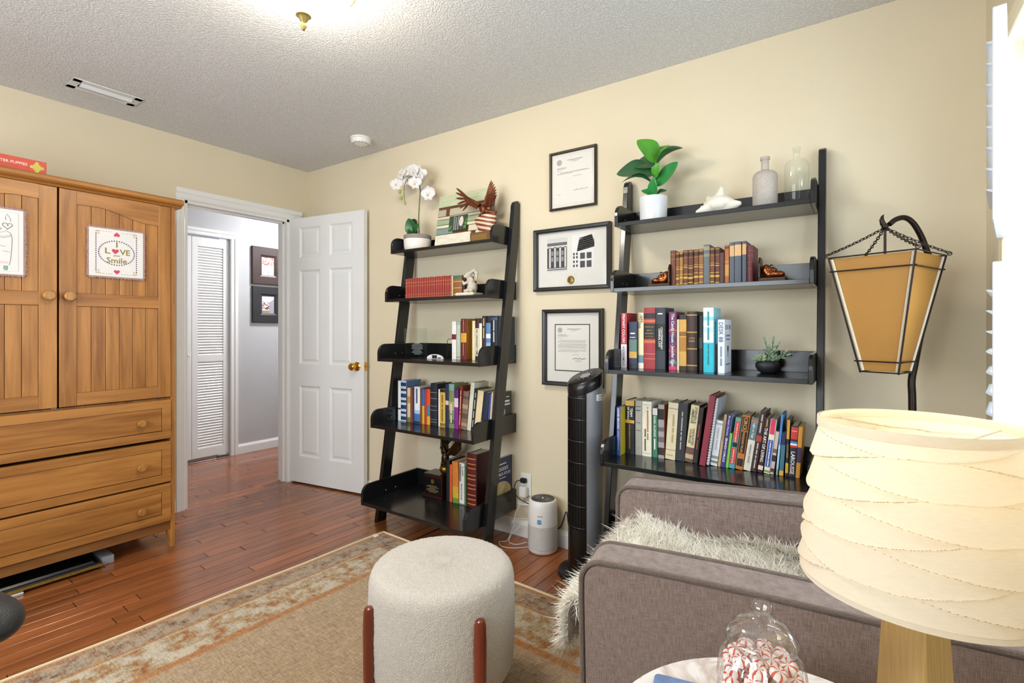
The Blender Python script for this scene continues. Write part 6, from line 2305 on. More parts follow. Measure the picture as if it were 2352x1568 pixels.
def book(x, y, z, w, h, d, lean, col, label, group, zones=(), texts=(), side=None, bulge=0.05, inset=False, desk=False):
    a = math.radians(lean)
    t = thing('book', label, 'book', (x, y, z + w / 2 * abs(math.sin(a)) + 0.0004), (0, a, 0), group)
    bl = max(0.0006, min(0.004, bulge * w))
    hw = w / 2
    ct = min(0.0022, w * 0.12)

    def yf(u):
        return -bl * (1 - u * u)
    NSEG = 6
    outer = [(hw * u, yf(u)) for u in [-1 + 2 * k / NSEG for k in range(NSEG + 1)]]
    poly = outer + [(hw, d), (hw - ct, d), (hw - ct, 0.002)] + [(-hw + ct, 0.002), (-hw + ct, d), (-hw, d)]
    B().prism(poly, 'z', 0.0, h).out('cover', cm_(col), t)
    B().box((-hw + ct + 0.0002, 0.0025, 0.0025), (hw - ct - 0.0002, d - 0.003, h - 0.0035)).out('pages', m_pages, t)
    for q, (f0, f1, c) in enumerate(zones):
        k = 0.82 if (inset and (f1 - f0) > 0.05) else 1.0
        lift = 0.0003 + 0.00012 * q
        us = [-k + 2 * k * i / NSEG for i in range(NSEG + 1)]
        fr_ = [(hw * u, yf(u) - lift) for u in us]
        bk_ = [(hw * u, yf(u) + 0.0004) for u in us][::-1]
        B().prism(fr_ + bk_, 'z', h * f0 + 0.0003, h * f1 - 0.0003).out('spine_band', cm_(c), t)
    for s, f0, f1, c, hf, o, xo in texts:
        zc = h * (f0 + f1) / 2
        yy = -bl - 0.0016
        if o == 'v':
            X = frame_matrix((xo * w, yy, zc), (0, 0, -1), (1, 0, 0))
            text_part('spine_title', s, cm_(c), t, X, h * (f1 - f0), w * hf)
        else:
            sg = -1 if o == 'f' else 1
            X = frame_matrix((xo * w, yy, zc), (sg, 0, 0), (0, 0, sg))
            text_part('spine_title', s, cm_(c), t, X, w * hf, h * (f1 - f0))
    if side:
        B().box((hw, 0.003, 0.0005), (hw + 0.0004, d - 0.002, h - 0.0005)).out('cover_print', cm_(side), t)
    if desk:
        for s, f, ln in (('DESK 88', .86, .8), ((5, 7,), .70, .6), ((8, 3,), .63, .5), ((6, 5, 2,), .16, .6)):
            text_part('cover_title', s, cm_('6a7a94'), t, frame_matrix((hw + 0.0008, d * 0.48, h * f), (0, 1, 0), (0, 0, 1)), d * ln, h * 0.09)
        b_ = B()
        b_.cbox((hw + 0.0006, d * 0.48, h * 0.46), (0.0006, 0.026, 0.020)).cbox((hw + 0.0006, d * 0.48, h * 0.40), (0.0006, 0.020, 0.004))
        for dy in (-0.008, 0.008):
            b_.cbox((hw + 0.0006, d * 0.48 + dy, h * 0.35), (0.0006, 0.003, 0.024))
        b_.out('chair_print', cm_('4a2c2c'), t)
    return t

# books: on left bookcase
book(1.323, -0.2, 1.369, 0.0192, 0.125, 0.11, 0, '93291b', 'slim red volume with gilt lines in the matching set on left bookcase', 'matching red volumes', zones=[(0.78, 0.8, 'c9a24a'), (0.62, 0.635, 'c9a24a'), (0.2, 0.215, 'c9a24a'), (0.08, 0.095, 'c9a24a')], bulge=0.2)
book(1.3433, -0.2, 1.369, 0.0186, 0.127, 0.11, 0, '93291b', 'slim red volume with gilt lines in the matching set on left bookcase', 'matching red volumes', zones=[(0.78, 0.8, 'c9a24a'), (0.62, 0.635, 'c9a24a'), (0.2, 0.215, 'c9a24a'), (0.08, 0.095, 'c9a24a')], bulge=0.2)
book(1.3633, -0.2, 1.369, 0.0186, 0.127, 0.11, 0, '93291b', 'slim red volume with gilt lines in the matching set on left bookcase', 'matching red volumes', zones=[(0.78, 0.8, 'c9a24a'), (0.62, 0.635, 'c9a24a'), (0.2, 0.215, 'c9a24a'), (0.08, 0.095, 'c9a24a')], bulge=0.2)
book(1.3833, -0.2, 1.369, 0.0186, 0.125, 0.11, 0, '93291b', 'slim red volume with gilt lines in the matching set on left bookcase', 'matching red volumes', zones=[(0.78, 0.8, 'c9a24a'), (0.62, 0.635, 'c9a24a'), (0.2, 0.215, 'c9a24a'), (0.08, 0.095, 'c9a24a')], bulge=0.2)
book(1.4028, -0.2, 1.369, 0.0176, 0.127, 0.11, 0, '93291b', 'slim red volume with gilt lines in the matching set on left bookcase', 'matching red volumes', zones=[(0.78, 0.8, 'c9a24a'), (0.62, 0.635, 'c9a24a'), (0.2, 0.215, 'c9a24a'), (0.08, 0.095, 'c9a24a')], bulge=0.2)
book(1.4225, -0.2, 1.369, 0.0182, 0.127, 0.11, 0, '93291b', 'slim red volume with gilt lines in the matching set on left bookcase', 'matching red volumes', zones=[(0.78, 0.8, 'c9a24a'), (0.62, 0.635, 'c9a24a'), (0.2, 0.215, 'c9a24a'), (0.08, 0.095, 'c9a24a')], bulge=0.2)
book(1.4418, -0.2, 1.369, 0.0176, 0.125, 0.11, 0, '93291b', 'slim red volume with gilt lines in the matching set on left bookcase', 'matching red volumes', zones=[(0.78, 0.8, 'c9a24a'), (0.62, 0.635, 'c9a24a'), (0.2, 0.215, 'c9a24a'), (0.08, 0.095, 'c9a24a')], bulge=0.2)
book(1.461, -0.2, 1.369, 0.0172, 0.127, 0.11, 0, '93291b', 'slim red volume with gilt lines in the matching set on left bookcase', 'matching red volumes', zones=[(0.78, 0.8, 'c9a24a'), (0.62, 0.635, 'c9a24a'), (0.2, 0.215, 'c9a24a'), (0.08, 0.095, 'c9a24a')], bulge=0.2)
book(1.48, -0.2, 1.369, 0.0172, 0.127, 0.11, 0, '93291b', 'slim red volume with gilt lines in the matching set on left bookcase', 'matching red volumes', zones=[(0.78, 0.8, 'c9a24a'), (0.62, 0.635, 'c9a24a'), (0.2, 0.215, 'c9a24a'), (0.08, 0.095, 'c9a24a')], bulge=0.2)
book(1.499, -0.2, 1.369, 0.0172, 0.125, 0.11, 0, '93291b', 'slim red volume with gilt lines in the matching set on left bookcase', 'matching red volumes', zones=[(0.78, 0.8, 'c9a24a'), (0.62, 0.635, 'c9a24a'), (0.2, 0.215, 'c9a24a'), (0.08, 0.095, 'c9a24a')], bulge=0.2)
book(1.518, -0.2, 1.369, 0.0172, 0.127, 0.11, 0, '93291b', 'slim red volume with gilt lines in the matching set on left bookcase', 'matching red volumes', zones=[(0.78, 0.8, 'c9a24a'), (0.62, 0.635, 'c9a24a'), (0.2, 0.215, 'c9a24a'), (0.08, 0.095, 'c9a24a')], bulge=0.2)
book(1.537, -0.2, 1.369, 0.0172, 0.127, 0.11, 0, '93291b', 'slim red volume with gilt lines in the matching set on left bookcase', 'matching red volumes', zones=[(0.78, 0.8, 'c9a24a'), (0.62, 0.635, 'c9a24a'), (0.2, 0.215, 'c9a24a'), (0.08, 0.095, 'c9a24a')], bulge=0.2)
book(1.5553, -0.2, 1.369, 0.0166, 0.125, 0.11, 0, '93291b', 'slim red volume with gilt lines in the matching set on left bookcase', 'matching red volumes', zones=[(0.78, 0.8, 'c9a24a'), (0.62, 0.635, 'c9a24a'), (0.2, 0.215, 'c9a24a'), (0.08, 0.095, 'c9a24a')], bulge=0.2)
book(1.574, -0.2, 1.369, 0.0172, 0.127, 0.11, 0, '93291b', 'slim red volume with gilt lines in the matching set on left bookcase', 'matching red volumes', zones=[(0.78, 0.8, 'c9a24a'), (0.62, 0.635, 'c9a24a'), (0.2, 0.215, 'c9a24a'), (0.08, 0.095, 'c9a24a')], bulge=0.2)
book(1.5923, -0.2, 1.369, 0.0166, 0.127, 0.11, 0, '93291b', 'slim red volume with gilt lines in the matching set on left bookcase', 'matching red volumes', zones=[(0.78, 0.8, 'c9a24a'), (0.62, 0.635, 'c9a24a'), (0.2, 0.215, 'c9a24a'), (0.08, 0.095, 'c9a24a')], bulge=0.2)
book(1.6105, -0.2, 1.369, 0.0162, 0.125, 0.11, 0, '93291b', 'slim red volume with gilt lines in the matching set on left bookcase', 'matching red volumes', zones=[(0.78, 0.8, 'c9a24a'), (0.62, 0.635, 'c9a24a'), (0.2, 0.215, 'c9a24a'), (0.08, 0.095, 'c9a24a')], bulge=0.2)
book(1.6285, -0.2, 1.369, 0.0162, 0.127, 0.11, 0, '93291b', 'slim red volume with gilt lines in the matching set on left bookcase', 'matching red volumes', zones=[(0.78, 0.8, 'c9a24a'), (0.62, 0.635, 'c9a24a'), (0.2, 0.215, 'c9a24a'), (0.08, 0.095, 'c9a24a')], bulge=0.2)
book(1.6465, -0.2, 1.369, 0.0162, 0.127, 0.11, 0, '93291b', 'slim red volume with gilt lines in the matching set on left bookcase', 'matching red volumes', zones=[(0.78, 0.8, 'c9a24a'), (0.62, 0.635, 'c9a24a'), (0.2, 0.215, 'c9a24a'), (0.08, 0.095, 'c9a24a')], bulge=0.2)
book(1.6645, -0.2, 1.369, 0.0162, 0.125, 0.11, 0, '93291b', 'slim red volume with gilt lines in the matching set on left bookcase', 'matching red volumes', zones=[(0.78, 0.8, 'c9a24a'), (0.62, 0.635, 'c9a24a'), (0.2, 0.215, 'c9a24a'), (0.08, 0.095, 'c9a24a')], bulge=0.2)
book(1.6823, -0.2, 1.369, 0.0166, 0.127, 0.11, 0, '93291b', 'slim red volume with gilt lines in the matching set on left bookcase', 'matching red volumes', zones=[(0.78, 0.8, 'c9a24a'), (0.62, 0.635, 'c9a24a'), (0.2, 0.215, 'c9a24a'), (0.08, 0.095, 'c9a24a')], bulge=0.2)
# books: on left bookcase
book(1.699, -0.2, 1.369, 0.0112, 0.124, 0.11, 0, 'cbb994', 'thin cream book beside the red set on left bookcase', 'books on left bookcase, second shelf')
book(1.7395, -0.2, 1.369, 0.0662, 0.123, 0.11, 0, '8a5a32', 'brown half leather book with green cap on left bookcase', 'books on left bookcase, second shelf', zones=[(0.84, 1, '3d6b54'), (0.1, 0.14, 'c9a24a'), (0.4, 0.44, 'c9a24a'), (0.7, 0.74, 'c9a24a')], side='6f4a2c')
book(1.783, -0.2, 1.369, 0.0172, 0.096, 0.11, 0, '3a2018', 'short dark brown book beside the rabbit figurine on left bookcase', 'books on left bookcase, second shelf')
# books: on left bookcase
book(1.6695, -0.15, 1.005, 0.0322, 0.224, 0.128, 0, 'e9e6e0', 'white book with dark red blot on spine on left bookcase', 'books on left bookcase, third shelf', zones=[(0.52, 0.66, '6b2030')])
book(1.7035, -0.15, 1.005, 0.0282, 0.221, 0.128, 0, 'b9c2b0', 'pale grey green book after the white one on left bookcase', 'books on left bookcase, third shelf', zones=[(0.04, 0.08, '8d9a86'), (0.93, 0.96, '8d9a86')])
book(1.744, -0.15, 1.005, 0.0412, 0.239, 0.1, 0, '6a1c18', 'maroon biography with golden portrait band on left bookcase', 'books on left bookcase, third shelf', zones=[(0.42, 0.65, 'd9a233')], texts=[('LEONARDO DA VINCI', 0.68, 0.98, 'e8d9a8', 0.5, 'v', 0), ('WALTER ISAACSON', 0.1, 0.4, 'e8d9a8', 0.5, 'v', 0)], side='b57a1c')
book(1.818, -0.15, 1.005, 0.0212, 0.226, 0.128, 0, 'e5d9b0', 'thin cream book with plain spine on left bookcase', 'books on left bookcase, third shelf')
book(1.8435, -0.15, 1.005, 0.0262, 0.24, 0.128, 0, 'e4dcc2', 'cream book with big black vertical title on left bookcase', 'books on left bookcase, third shelf', zones=[(0.76, 1, '3b1a20'), (0, 0.1, '2a1a18')], texts=[('NO ORDINARY TIME', 0.12, 0.74, '1a1716', 0.8, 'v', 0)])
book(1.868, -0.15, 1.005, 0.0192, 0.24, 0.128, 0, 'e9e2cf', 'cream book with black top band on left bookcase', 'books on left bookcase, third shelf', zones=[(0.88, 1, '1a1a1c')])
book(1.893, -0.15, 1.005, 0.0252, 0.253, 0.128, 0, '37261a', 'dark brown book with tan lettering on left bookcase', 'books on left bookcase, third shelf', texts=[((3, 4), 0.5, 0.95, 'c9b68c', 0.6, 'v', 0)])
book(1.924, -0.15, 1.005, 0.0312, 0.253, 0.128, 0, '5a86b8', 'blue and white book under black cap on left bookcase', 'books on left bookcase, third shelf', zones=[(0.84, 1, '141416'), (0.5, 0.6, 'e6ecf2'), (0.15, 0.4, '93b4d6')])
book(1.965, -0.15, 1.005, 0.0452, 0.252, 0.128, 0, '15161c', 'black book with large white letters on left bookcase', 'books on left bookcase, third shelf', texts=[('Ca', 0.05, 0.36, 'f2efe6', 0.8, 'v', 0), ((8, 8), 0.42, 0.9, 'c8ccd4', 0.35, 'v', 0)], zones=[(0.9, 0.97, '3f5a78')])
book(2.004, -0.15, 1.005, 0.0272, 0.249, 0.128, 0, '23303c', 'dark blue grey book half behind the post on left bookcase', 'books on left bookcase, third shelf')
# books: on lower left bookcase
book(1.2605, -0.2, 0.608, 0.0242, 0.25, 0.13, 0, 'dfe3e6', 'thin white book at the left end on lower left bookcase', 'books on left bookcase, fourth shelf', zones=[(0.28, 0.32, '303848')])
book(1.2975, -0.2, 0.608, 0.0462, 0.254, 0.13, 0, 'b9cbe2', 'white book with blue damask pattern on lower left bookcase', 'books on left bookcase, fourth shelf', zones=[(0.03, 0.12, '1d3558'), (0.18, 0.24, '1d3558'), (0.3, 0.4, '1d3558'), (0.46, 0.52, '1d3558'), (0.58, 0.68, '1d3558'), (0.74, 0.8, '1d3558'), (0.86, 0.95, '1d3558')], side='5f7da8')
book(1.3255, -0.2, 0.608, 0.0062, 0.214, 0.13, 0, '4a1c24', 'very thin maroon book after the damask one on lower left bookcase', 'books on left bookcase, fourth shelf')
book(1.3435, -0.2, 0.608, 0.0262, 0.212, 0.13, 0, 'cfbf9c', 'beige book with olive green foot on lower left bookcase', 'books on left bookcase, fourth shelf', zones=[(0, 0.14, '6d7a45'), (0.55, 0.75, 'a88a5a')])
book(1.367, -0.2, 0.608, 0.0172, 0.211, 0.13, 0, '8a4326', 'thin rust brown book on lower left bookcase', 'books on left bookcase, fourth shelf')
book(1.384, -0.2, 0.608, 0.0132, 0.212, 0.13, 0, '34305a', 'thin dark violet book on lower left bookcase', 'books on left bookcase, fourth shelf')
book(1.416, -0.2, 0.608, 0.0472, 0.222, 0.13, 0, 'dfe4ea', 'white book with blue landscape foot on lower left bookcase', 'books on left bookcase, fourth shelf', zones=[(0, 0.06, '1c2c4c'), (0.06, 0.26, '3a6ea6'), (0.26, 0.36, 'a8c2dc')], texts=[((7,), 0.55, 0.95, '4a5a70', 0.5, 'v', 0)])
book(1.4488, -0.2, 0.608, 0.0156, 0.214, 0.13, 0, '7a4424', 'thin tawny brown book on lower left bookcase', 'books on left bookcase, fourth shelf')
book(1.468, -0.2, 0.608, 0.0192, 0.212, 0.13, 0, '2f6aa8', 'book with blue top and yellow foot on lower left bookcase', 'books on left bookcase, fourth shelf', zones=[(0, 0.52, 'd9a52c')])
book(1.4885, -0.2, 0.608, 0.0162, 0.213, 0.13, 0, 'c2382a', 'thin bright red book on lower left bookcase', 'books on left bookcase, fourth shelf')
book(1.511, -0.2, 0.608, 0.0252, 0.215, 0.13, 0, 'dd4f22', 'orange book with teal and yellow foot on lower left bookcase', 'books on left bookcase, fourth shelf', zones=[(0, 0.24, 'd8a828'), (0.24, 0.55, '3c8296')])
book(1.554, -0.2, 0.608, 0.0532, 0.251, 0.13, 0, '1c222c', 'thick navy black book with silver rules on lower left bookcase', 'books on left bookcase, fourth shelf', zones=[(0.08, 0.09, '9aa2aa'), (0.14, 0.15, '9aa2aa'), (0.36, 0.37, '9aa2aa'), (0.46, 0.47, '9aa2aa'), (0.64, 0.65, '9aa2aa'), (0.78, 0.79, '9aa2aa')], side='232a36')
book(1.597, -0.2, 0.608, 0.0112, 0.22, 0.13, 0, 'ece8de', 'thin white book beside the gold one on lower left bookcase', 'books on left bookcase, fourth shelf')
book(1.6245, -0.2, 0.608, 0.0402, 0.221, 0.13, 0, 'cda94e', 'gold book with black cap on lower left bookcase', 'books on left bookcase, fourth shelf', zones=[(0.92, 1, '1c1a18'), (0.02, 0.1, '8a6a2c')], texts=[((5, 2, 8), 0.15, 0.85, '8a6820', 0.5, 'v', 0)])
book(1.6595, -0.2, 0.608, 0.0242, 0.254, 0.13, 0, '262c48', 'navy book with small portrait on lower left bookcase', 'books on left bookcase, fourth shelf', zones=[(0.52, 0.62, 'd8c2a6')])
book(1.694, -0.2, 0.608, 0.0392, 0.257, 0.13, 0, '7a8a5c', 'mottled green tapestry patterned book on lower left bookcase', 'books on left bookcase, fourth shelf', zones=[(0.85, 1, '7fb0a4'), (0.4, 0.6, 'a8a070'), (0.1, 0.2, '4c5a40')], texts=[((5, 4), 0.12, 0.55, 'e0dcc0', 0.45, 'v', 0)])
book(1.73, -0.2, 0.608, 0.0292, 0.227, 0.13, 0, '7d2a8a', 'purple book with pale top on lower left bookcase', 'books on left bookcase, fourth shelf', zones=[(0.55, 0.78, 'd9c9d6'), (0.78, 1, '5a2a66')])
book(1.755, -0.2, 0.608, 0.0172, 0.2483, 0.13, 3.0, '8a1f1c', 'thin crimson book leaning right on lower left bookcase', 'books on left bookcase, fourth shelf', texts=[((3, 9, 2, 7), 0.1, 0.9, 'e6c4a0', 0.5, 'v', 0)])
book(1.786, -0.2, 0.608, 0.0411, 0.2197, 0.13, 4.7, '7d6656', 'brown leafy patterned book leaning right on lower left bookcase', 'books on left bookcase, fourth shelf', zones=[(0.1, 0.18, 'a89078'), (0.3, 0.42, '5c483c'), (0.55, 0.66, 'a89078'), (0.8, 0.88, '5c483c')])
book(1.823, -0.2, 0.608, 0.027, 0.2745, 0.13, 6.1, 'd8d6c0', 'tall pale cream book leaning right on lower left bookcase', 'books on left bookcase, fourth shelf')
book(1.8485, -0.2, 0.608, 0.0201, 0.2417, 0.13, 6.9, '1a1a1e', 'thin black book leaning right on lower left bookcase', 'books on left bookcase, fourth shelf', texts=[((2, 4, 3, 3), 0.1, 0.9, 'c8c8c0', 0.5, 'v', 0)])
book(1.881, -0.2, 0.608, 0.0409, 0.2318, 0.13, 7.2, 'e2cfa4', 'cream book with gold sun and branch on lower left bookcase', 'books on left bookcase, fourth shelf', zones=[(0.02, 0.1, 'd4a440')])
book(1.925, -0.2, 0.608, 0.0389, 0.2255, 0.13, 6.6, '20283a', 'navy hardback leaning right on lower left bookcase', 'books on left bookcase, fourth shelf')
book(1.9551, -0.2, 0.608, 0.011, 0.2211, 0.13, 5.7, '3c50a8', 'bright blue book leaning right on lower left bookcase', 'books on left bookcase, fourth shelf')
book(1.9702, -0.2, 0.608, 0.0109, 0.2289, 0.13, 5.0, 'd8c8a4', 'cream book right beside the post on lower left bookcase', 'books on left bookcase, fourth shelf')
# books: at foot of left bookcase
book(1.635, -0.165, 0.163, 0.0252, 0.244, 0.14, 0, '1b2028', 'thin black book beside eagle trophy at foot of left bookcase', 'books on left bookcase, bottom shelf')
book(1.658, -0.165, 0.163, 0.0172, 0.22, 0.14, 0, 'e2622c', 'thin orange red book at foot of left bookcase', 'books on left bookcase, bottom shelf')
book(1.696, -0.165, 0.163, 0.0451, 0.2421, 0.14, -1.4, 'e0863a', 'orange book fading to green foot at foot of left bookcase', 'books on left bookcase, bottom shelf', zones=[(0, 0.12, '6a9a3c'), (0.12, 0.4, 'd9b43c')])
book(1.7425, -0.165, 0.163, 0.0382, 0.242, 0.14, 0, 'efece4', 'white book with black title at foot of left bookcase', 'books on left bookcase, bottom shelf', zones=[(0, 0.03, '8a8a88')], texts=[('A LAND', 0.7, 0.93, '1a1a1a', 0.45, 'v', 0.22), ('REMEMBERED', 0.55, 0.97, '1a1a1a', 0.4, 'v', -0.25), ('Patrick D. Smith', 0.12, 0.5, '1a1a1a', 0.4, 'v', 0)])
book(1.7695, -0.165, 0.163, 0.0122, 0.221, 0.14, 0, '4a7a48', 'thin green book at foot of left bookcase', 'books on left bookcase, bottom shelf')
book(1.816, -0.165, 0.163, 0.0712, 0.305, 0.14, 0, '5a1418', 'thick maroon leather book with gilt panels at foot of left bookcase', 'books on left bookcase, bottom shelf', zones=[(0.05, 0.16, 'c98a4a'), (0.22, 0.36, 'c98a4a'), (0.41, 0.54, 'c98a4a'), (0.59, 0.74, 'c98a4a'), (0.8, 0.92, 'c98a4a'), (0.07, 0.14, '6b1a18'), (0.24, 0.34, '6b1a18'), (0.43, 0.52, '6b1a18'), (0.61, 0.72, '6b1a18'), (0.82, 0.9, '6b1a18')], inset=True, side='4a1216', bulge=0.12)
# books: 
book(2.974, -0.2, 1.369, 0.0212, 0.158, 0.12, 0, '6b3a22', 'plain russet leather antique book at the left end ', 'antique books on right bookcase, second shelf', zones=[(0.88, 0.89, 'c9a24a'), (0.76, 0.77, 'c9a24a')], bulge=0.2)
book(2.9935, -0.2, 1.369, 0.0142, 0.15, 0.12, 0, '7a4a28', 'narrow gilt antique book second from left ', 'antique books on right bookcase, second shelf', zones=[(0.95, 0.965, 'c9a24a'), (0.83, 0.92, '3f2012'), (0.79, 0.8, 'c9a24a'), (0.551, 0.5670000000000001, 'c9a24a'), (0.48900000000000005, 0.509, 'd8b868'), (0.314, 0.334, 'c9a24a'), (0.196, 0.256, 'c9a24a'), (0.046, 0.076, 'c9a24a')], bulge=0.2)
book(3.0095, -0.2, 1.369, 0.0142, 0.151, 0.12, 0, 'a0702c', 'golden tooled antique book third from left ', 'antique books on right bookcase, second shelf', zones=[(0.95, 0.965, 'c9a24a'), (0.83, 0.92, '3f2012'), (0.79, 0.8, 'c9a24a'), (0.545, 0.561, 'c9a24a'), (0.48300000000000004, 0.503, 'd8b868'), (0.326, 0.34600000000000003, 'c9a24a'), (0.217, 0.277, 'c9a24a'), (0.072, 0.102, 'c9a24a')], bulge=0.2)
book(3.028, -0.2, 1.369, 0.0192, 0.155, 0.12, 0, '6b3c22', 'gilt brown antique book fourth from left ', 'antique books on right bookcase, second shelf', zones=[(0.95, 0.965, 'c9a24a'), (0.83, 0.92, '3f2012'), (0.79, 0.8, 'c9a24a'), (0.573, 0.589, 'c9a24a'), (0.5109999999999999, 0.5309999999999999, 'd8b868'), (0.319, 0.339, 'c9a24a'), (0.201, 0.261, 'c9a24a'), (0.051000000000000004, 0.081, 'c9a24a')], bulge=0.2)
book(3.0495, -0.2, 1.369, 0.0202, 0.154, 0.12, 0, '5c301c', 'gilt brown antique book fifth from left ', 'antique books on right bookcase, second shelf', zones=[(0.95, 0.965, 'c9a24a'), (0.83, 0.92, '3f2012'), (0.79, 0.8, 'c9a24a'), (0.549, 0.5650000000000001, 'c9a24a'), (0.48700000000000004, 0.507, 'd8b868'), (0.314, 0.334, 'c9a24a'), (0.189, 0.249, 'c9a24a'), (0.077, 0.107, 'c9a24a')], bulge=0.2)
book(3.072, -0.2, 1.369, 0.0192, 0.154, 0.12, 0, '6e3f20', 'gilt brown antique book sixth from left ', 'antique books on right bookcase, second shelf', zones=[(0.95, 0.965, 'c9a24a'), (0.83, 0.92, '3f2012'), (0.79, 0.8, 'c9a24a'), (0.575, 0.591, 'c9a24a'), (0.5129999999999999, 0.5329999999999999, 'd8b868'), (0.34199999999999997, 0.362, 'c9a24a'), (0.212, 0.272, 'c9a24a'), (0.048, 0.078, 'c9a24a')], bulge=0.2)
book(3.0925, -0.2, 1.369, 0.0182, 0.155, 0.12, 0, '8a5a30', 'light gilt brown antique book seventh from left ', 'antique books on right bookcase, second shelf', zones=[(0.95, 0.965, 'c9a24a'), (0.83, 0.92, '3f2012'), (0.79, 0.8, 'c9a24a'), (0.554, 0.5700000000000001, 'c9a24a'), (0.49200000000000005, 0.512, 'd8b868'), (0.33499999999999996, 0.355, 'c9a24a'), (0.209, 0.269, 'c9a24a'), (0.074, 0.104, 'c9a24a')], bulge=0.2)
book(3.1155, -0.2, 1.369, 0.0242, 0.171, 0.12, 0, '5b6064', 'tall grey cloth antique book with gilt scroll ', 'antique books on right bookcase, second shelf', zones=[(0.86, 0.96, '8f8a6a'), (0.7, 0.78, '7f7c66')], side='3a3e44')
book(3.1378, -0.2, 1.369, 0.0176, 0.157, 0.12, 0, '70401f', 'gilt brown antique book right of the grey one ', 'antique books on right bookcase, second shelf', zones=[(0.95, 0.965, 'c9a24a'), (0.83, 0.92, '3f2012'), (0.79, 0.8, 'c9a24a'), (0.577, 0.593, 'c9a24a'), (0.5149999999999999, 0.5349999999999999, 'd8b868'), (0.313, 0.333, 'c9a24a'), (0.20400000000000001, 0.264, 'c9a24a'), (0.067, 0.097, 'c9a24a')], bulge=0.2)
book(3.158, -0.2, 1.369, 0.0172, 0.156, 0.12, 0, '5f331d', 'gilt antique book before the dark maroon one ', 'antique books on right bookcase, second shelf', zones=[(0.95, 0.965, 'c9a24a'), (0.83, 0.92, '3f2012'), (0.79, 0.8, 'c9a24a'), (0.5619999999999999, 0.578, 'c9a24a'), (0.49999999999999994, 0.5199999999999999, 'd8b868'), (0.317, 0.337, 'c9a24a'), (0.199, 0.259, 'c9a24a'), (0.044, 0.074, 'c9a24a')], bulge=0.2)
book(3.1765, -0.2, 1.369, 0.0162, 0.132, 0.12, 0, '4c2420', 'short dark maroon antique book ', 'antique books on right bookcase, second shelf')
book(3.1955, -0.2, 1.369, 0.0162, 0.162, 0.12, 0, 'a8632e', 'orange brown antique book with gilt panel ', 'antique books on right bookcase, second shelf', zones=[(0.9, 0.96, '6b2a1c'), (0.56, 0.58, 'c9a24a'), (0.2, 0.5, 'c08a44')], bulge=0.2)
book(3.215, -0.2, 1.369, 0.0172, 0.171, 0.12, 0, '4e565e', 'slate antique book with torn tan label ', 'antique books on right bookcase, second shelf', zones=[(0.66, 0.92, 'c9a06c')])
book(3.238, -0.2, 1.369, 0.0252, 0.172, 0.12, 0, '4a525c', 'widest slate antique book with tan label ', 'antique books on right bookcase, second shelf', zones=[(0.66, 0.93, 'cfa674')])
book(3.262, -0.2, 1.369, 0.0152, 0.172, 0.12, 0, '454d58', 'slate antique book beside maroon one ', 'antique books on right bookcase, second shelf', zones=[(0.68, 0.93, 'c99a64')], side='3a424c')
book(3.2835, -0.2, 1.369, 0.0222, 0.152, 0.12, 0, '5c2022', 'maroon leather antique book at right end ', 'antique books on right bookcase, second shelf', zones=[(0.86, 0.87, 'a8604c'), (0.72, 0.73, 'a8604c'), (0.55, 0.56, 'a8604c'), (0.38, 0.39, 'a8604c')], side='6b2a2c', bulge=0.2)
# books: on right bookcase
book(2.748, -0.2, 1.005, 0.0282, 0.253, 0.13, 0, 'b8203a', 'red and white book on right bookcase', 'books on right bookcase, third shelf', zones=[(0, 0.43, 'e4e0e2')], texts=[('PRIMARY COLORS', 0.45, 0.98, 'f2efe6', 0.7, 'v', 0), ('ANONYMOUS', 0.03, 0.4, '5a6a90', 0.6, 'v', 0)], side='b01f3c')
book(2.7975, -0.215, 1.005, 0.0362, 0.212, 0.13, 0, '24324c', 'short navy book with gold seal on right bookcase', 'books on right bookcase, third shelf', zones=[(0.22, 0.36, 'c9a24a'), (0.36, 0.62, '5c7a72'), (0, 0.1, '1a1c24')], texts=[((4,), 0.72, 0.78, 'f2efe6', 0.6, 'h', 0), ((2, 6), 0.64, 0.69, 'f2efe6', 0.7, 'h', 0)])
book(2.8293, -0.2, 1.005, 0.0246, 0.253, 0.13, 0, 'ead9ac', 'cream book with dark vertical author name on right bookcase', 'books on right bookcase, third shelf', zones=[(0, 0.1, 'e6e0d0'), (0.1, 0.24, '6a8a98')], texts=[('GAIL', 0.78, 0.98, '2a2a30', 0.4, 'v', 0.2), ('COLLINS', 0.72, 0.98, '2a2a30', 0.4, 'v', -0.22)])
book(2.8695, -0.2, 1.005, 0.0522, 0.275, 0.13, 0, '9f3034', 'thick red law book with black labels on right bookcase', 'books on right bookcase, third shelf', zones=[(0.82, 0.91, '17161a'), (0.49, 0.74, '17161a'), (0.76, 0.8, 'c96a40'), (0.42, 0.47, 'c96a40'), (0.24, 0.25, 'd89080'), (0.16, 0.17, 'd89080')], texts=[('CRIMINAL LAW', 0.66, 0.71, 'c9a24a', 0.8, 'h', 0), ('AND ITS', 0.61, 0.65, 'c9a24a', 0.5, 'h', 0), ('PROCESSES', 0.56, 0.6, 'c9a24a', 0.7, 'h', 0), ('Cases and Materials', 0.51, 0.55, 'c9a24a', 0.7, 'h', 0)], side='7d2228')
book(2.9185, -0.2, 1.005, 0.0422, 0.274, 0.13, 0, '2e333c', 'thick charcoal law book on right bookcase', 'books on right bookcase, third shelf', zones=[(0.3, 0.74, '101014')], texts=[('CONTEMPORARY', 0.32, 0.68, 'f2efe6', 0.22, 'v', 0.16), ('CRIMINAL LAW', 0.36, 0.66, 'f2efe6', 0.22, 'v', -0.08), ((4,), 0.88, 0.92, 'f2efe6', 0.5, 'h', 0)], side='31404e')
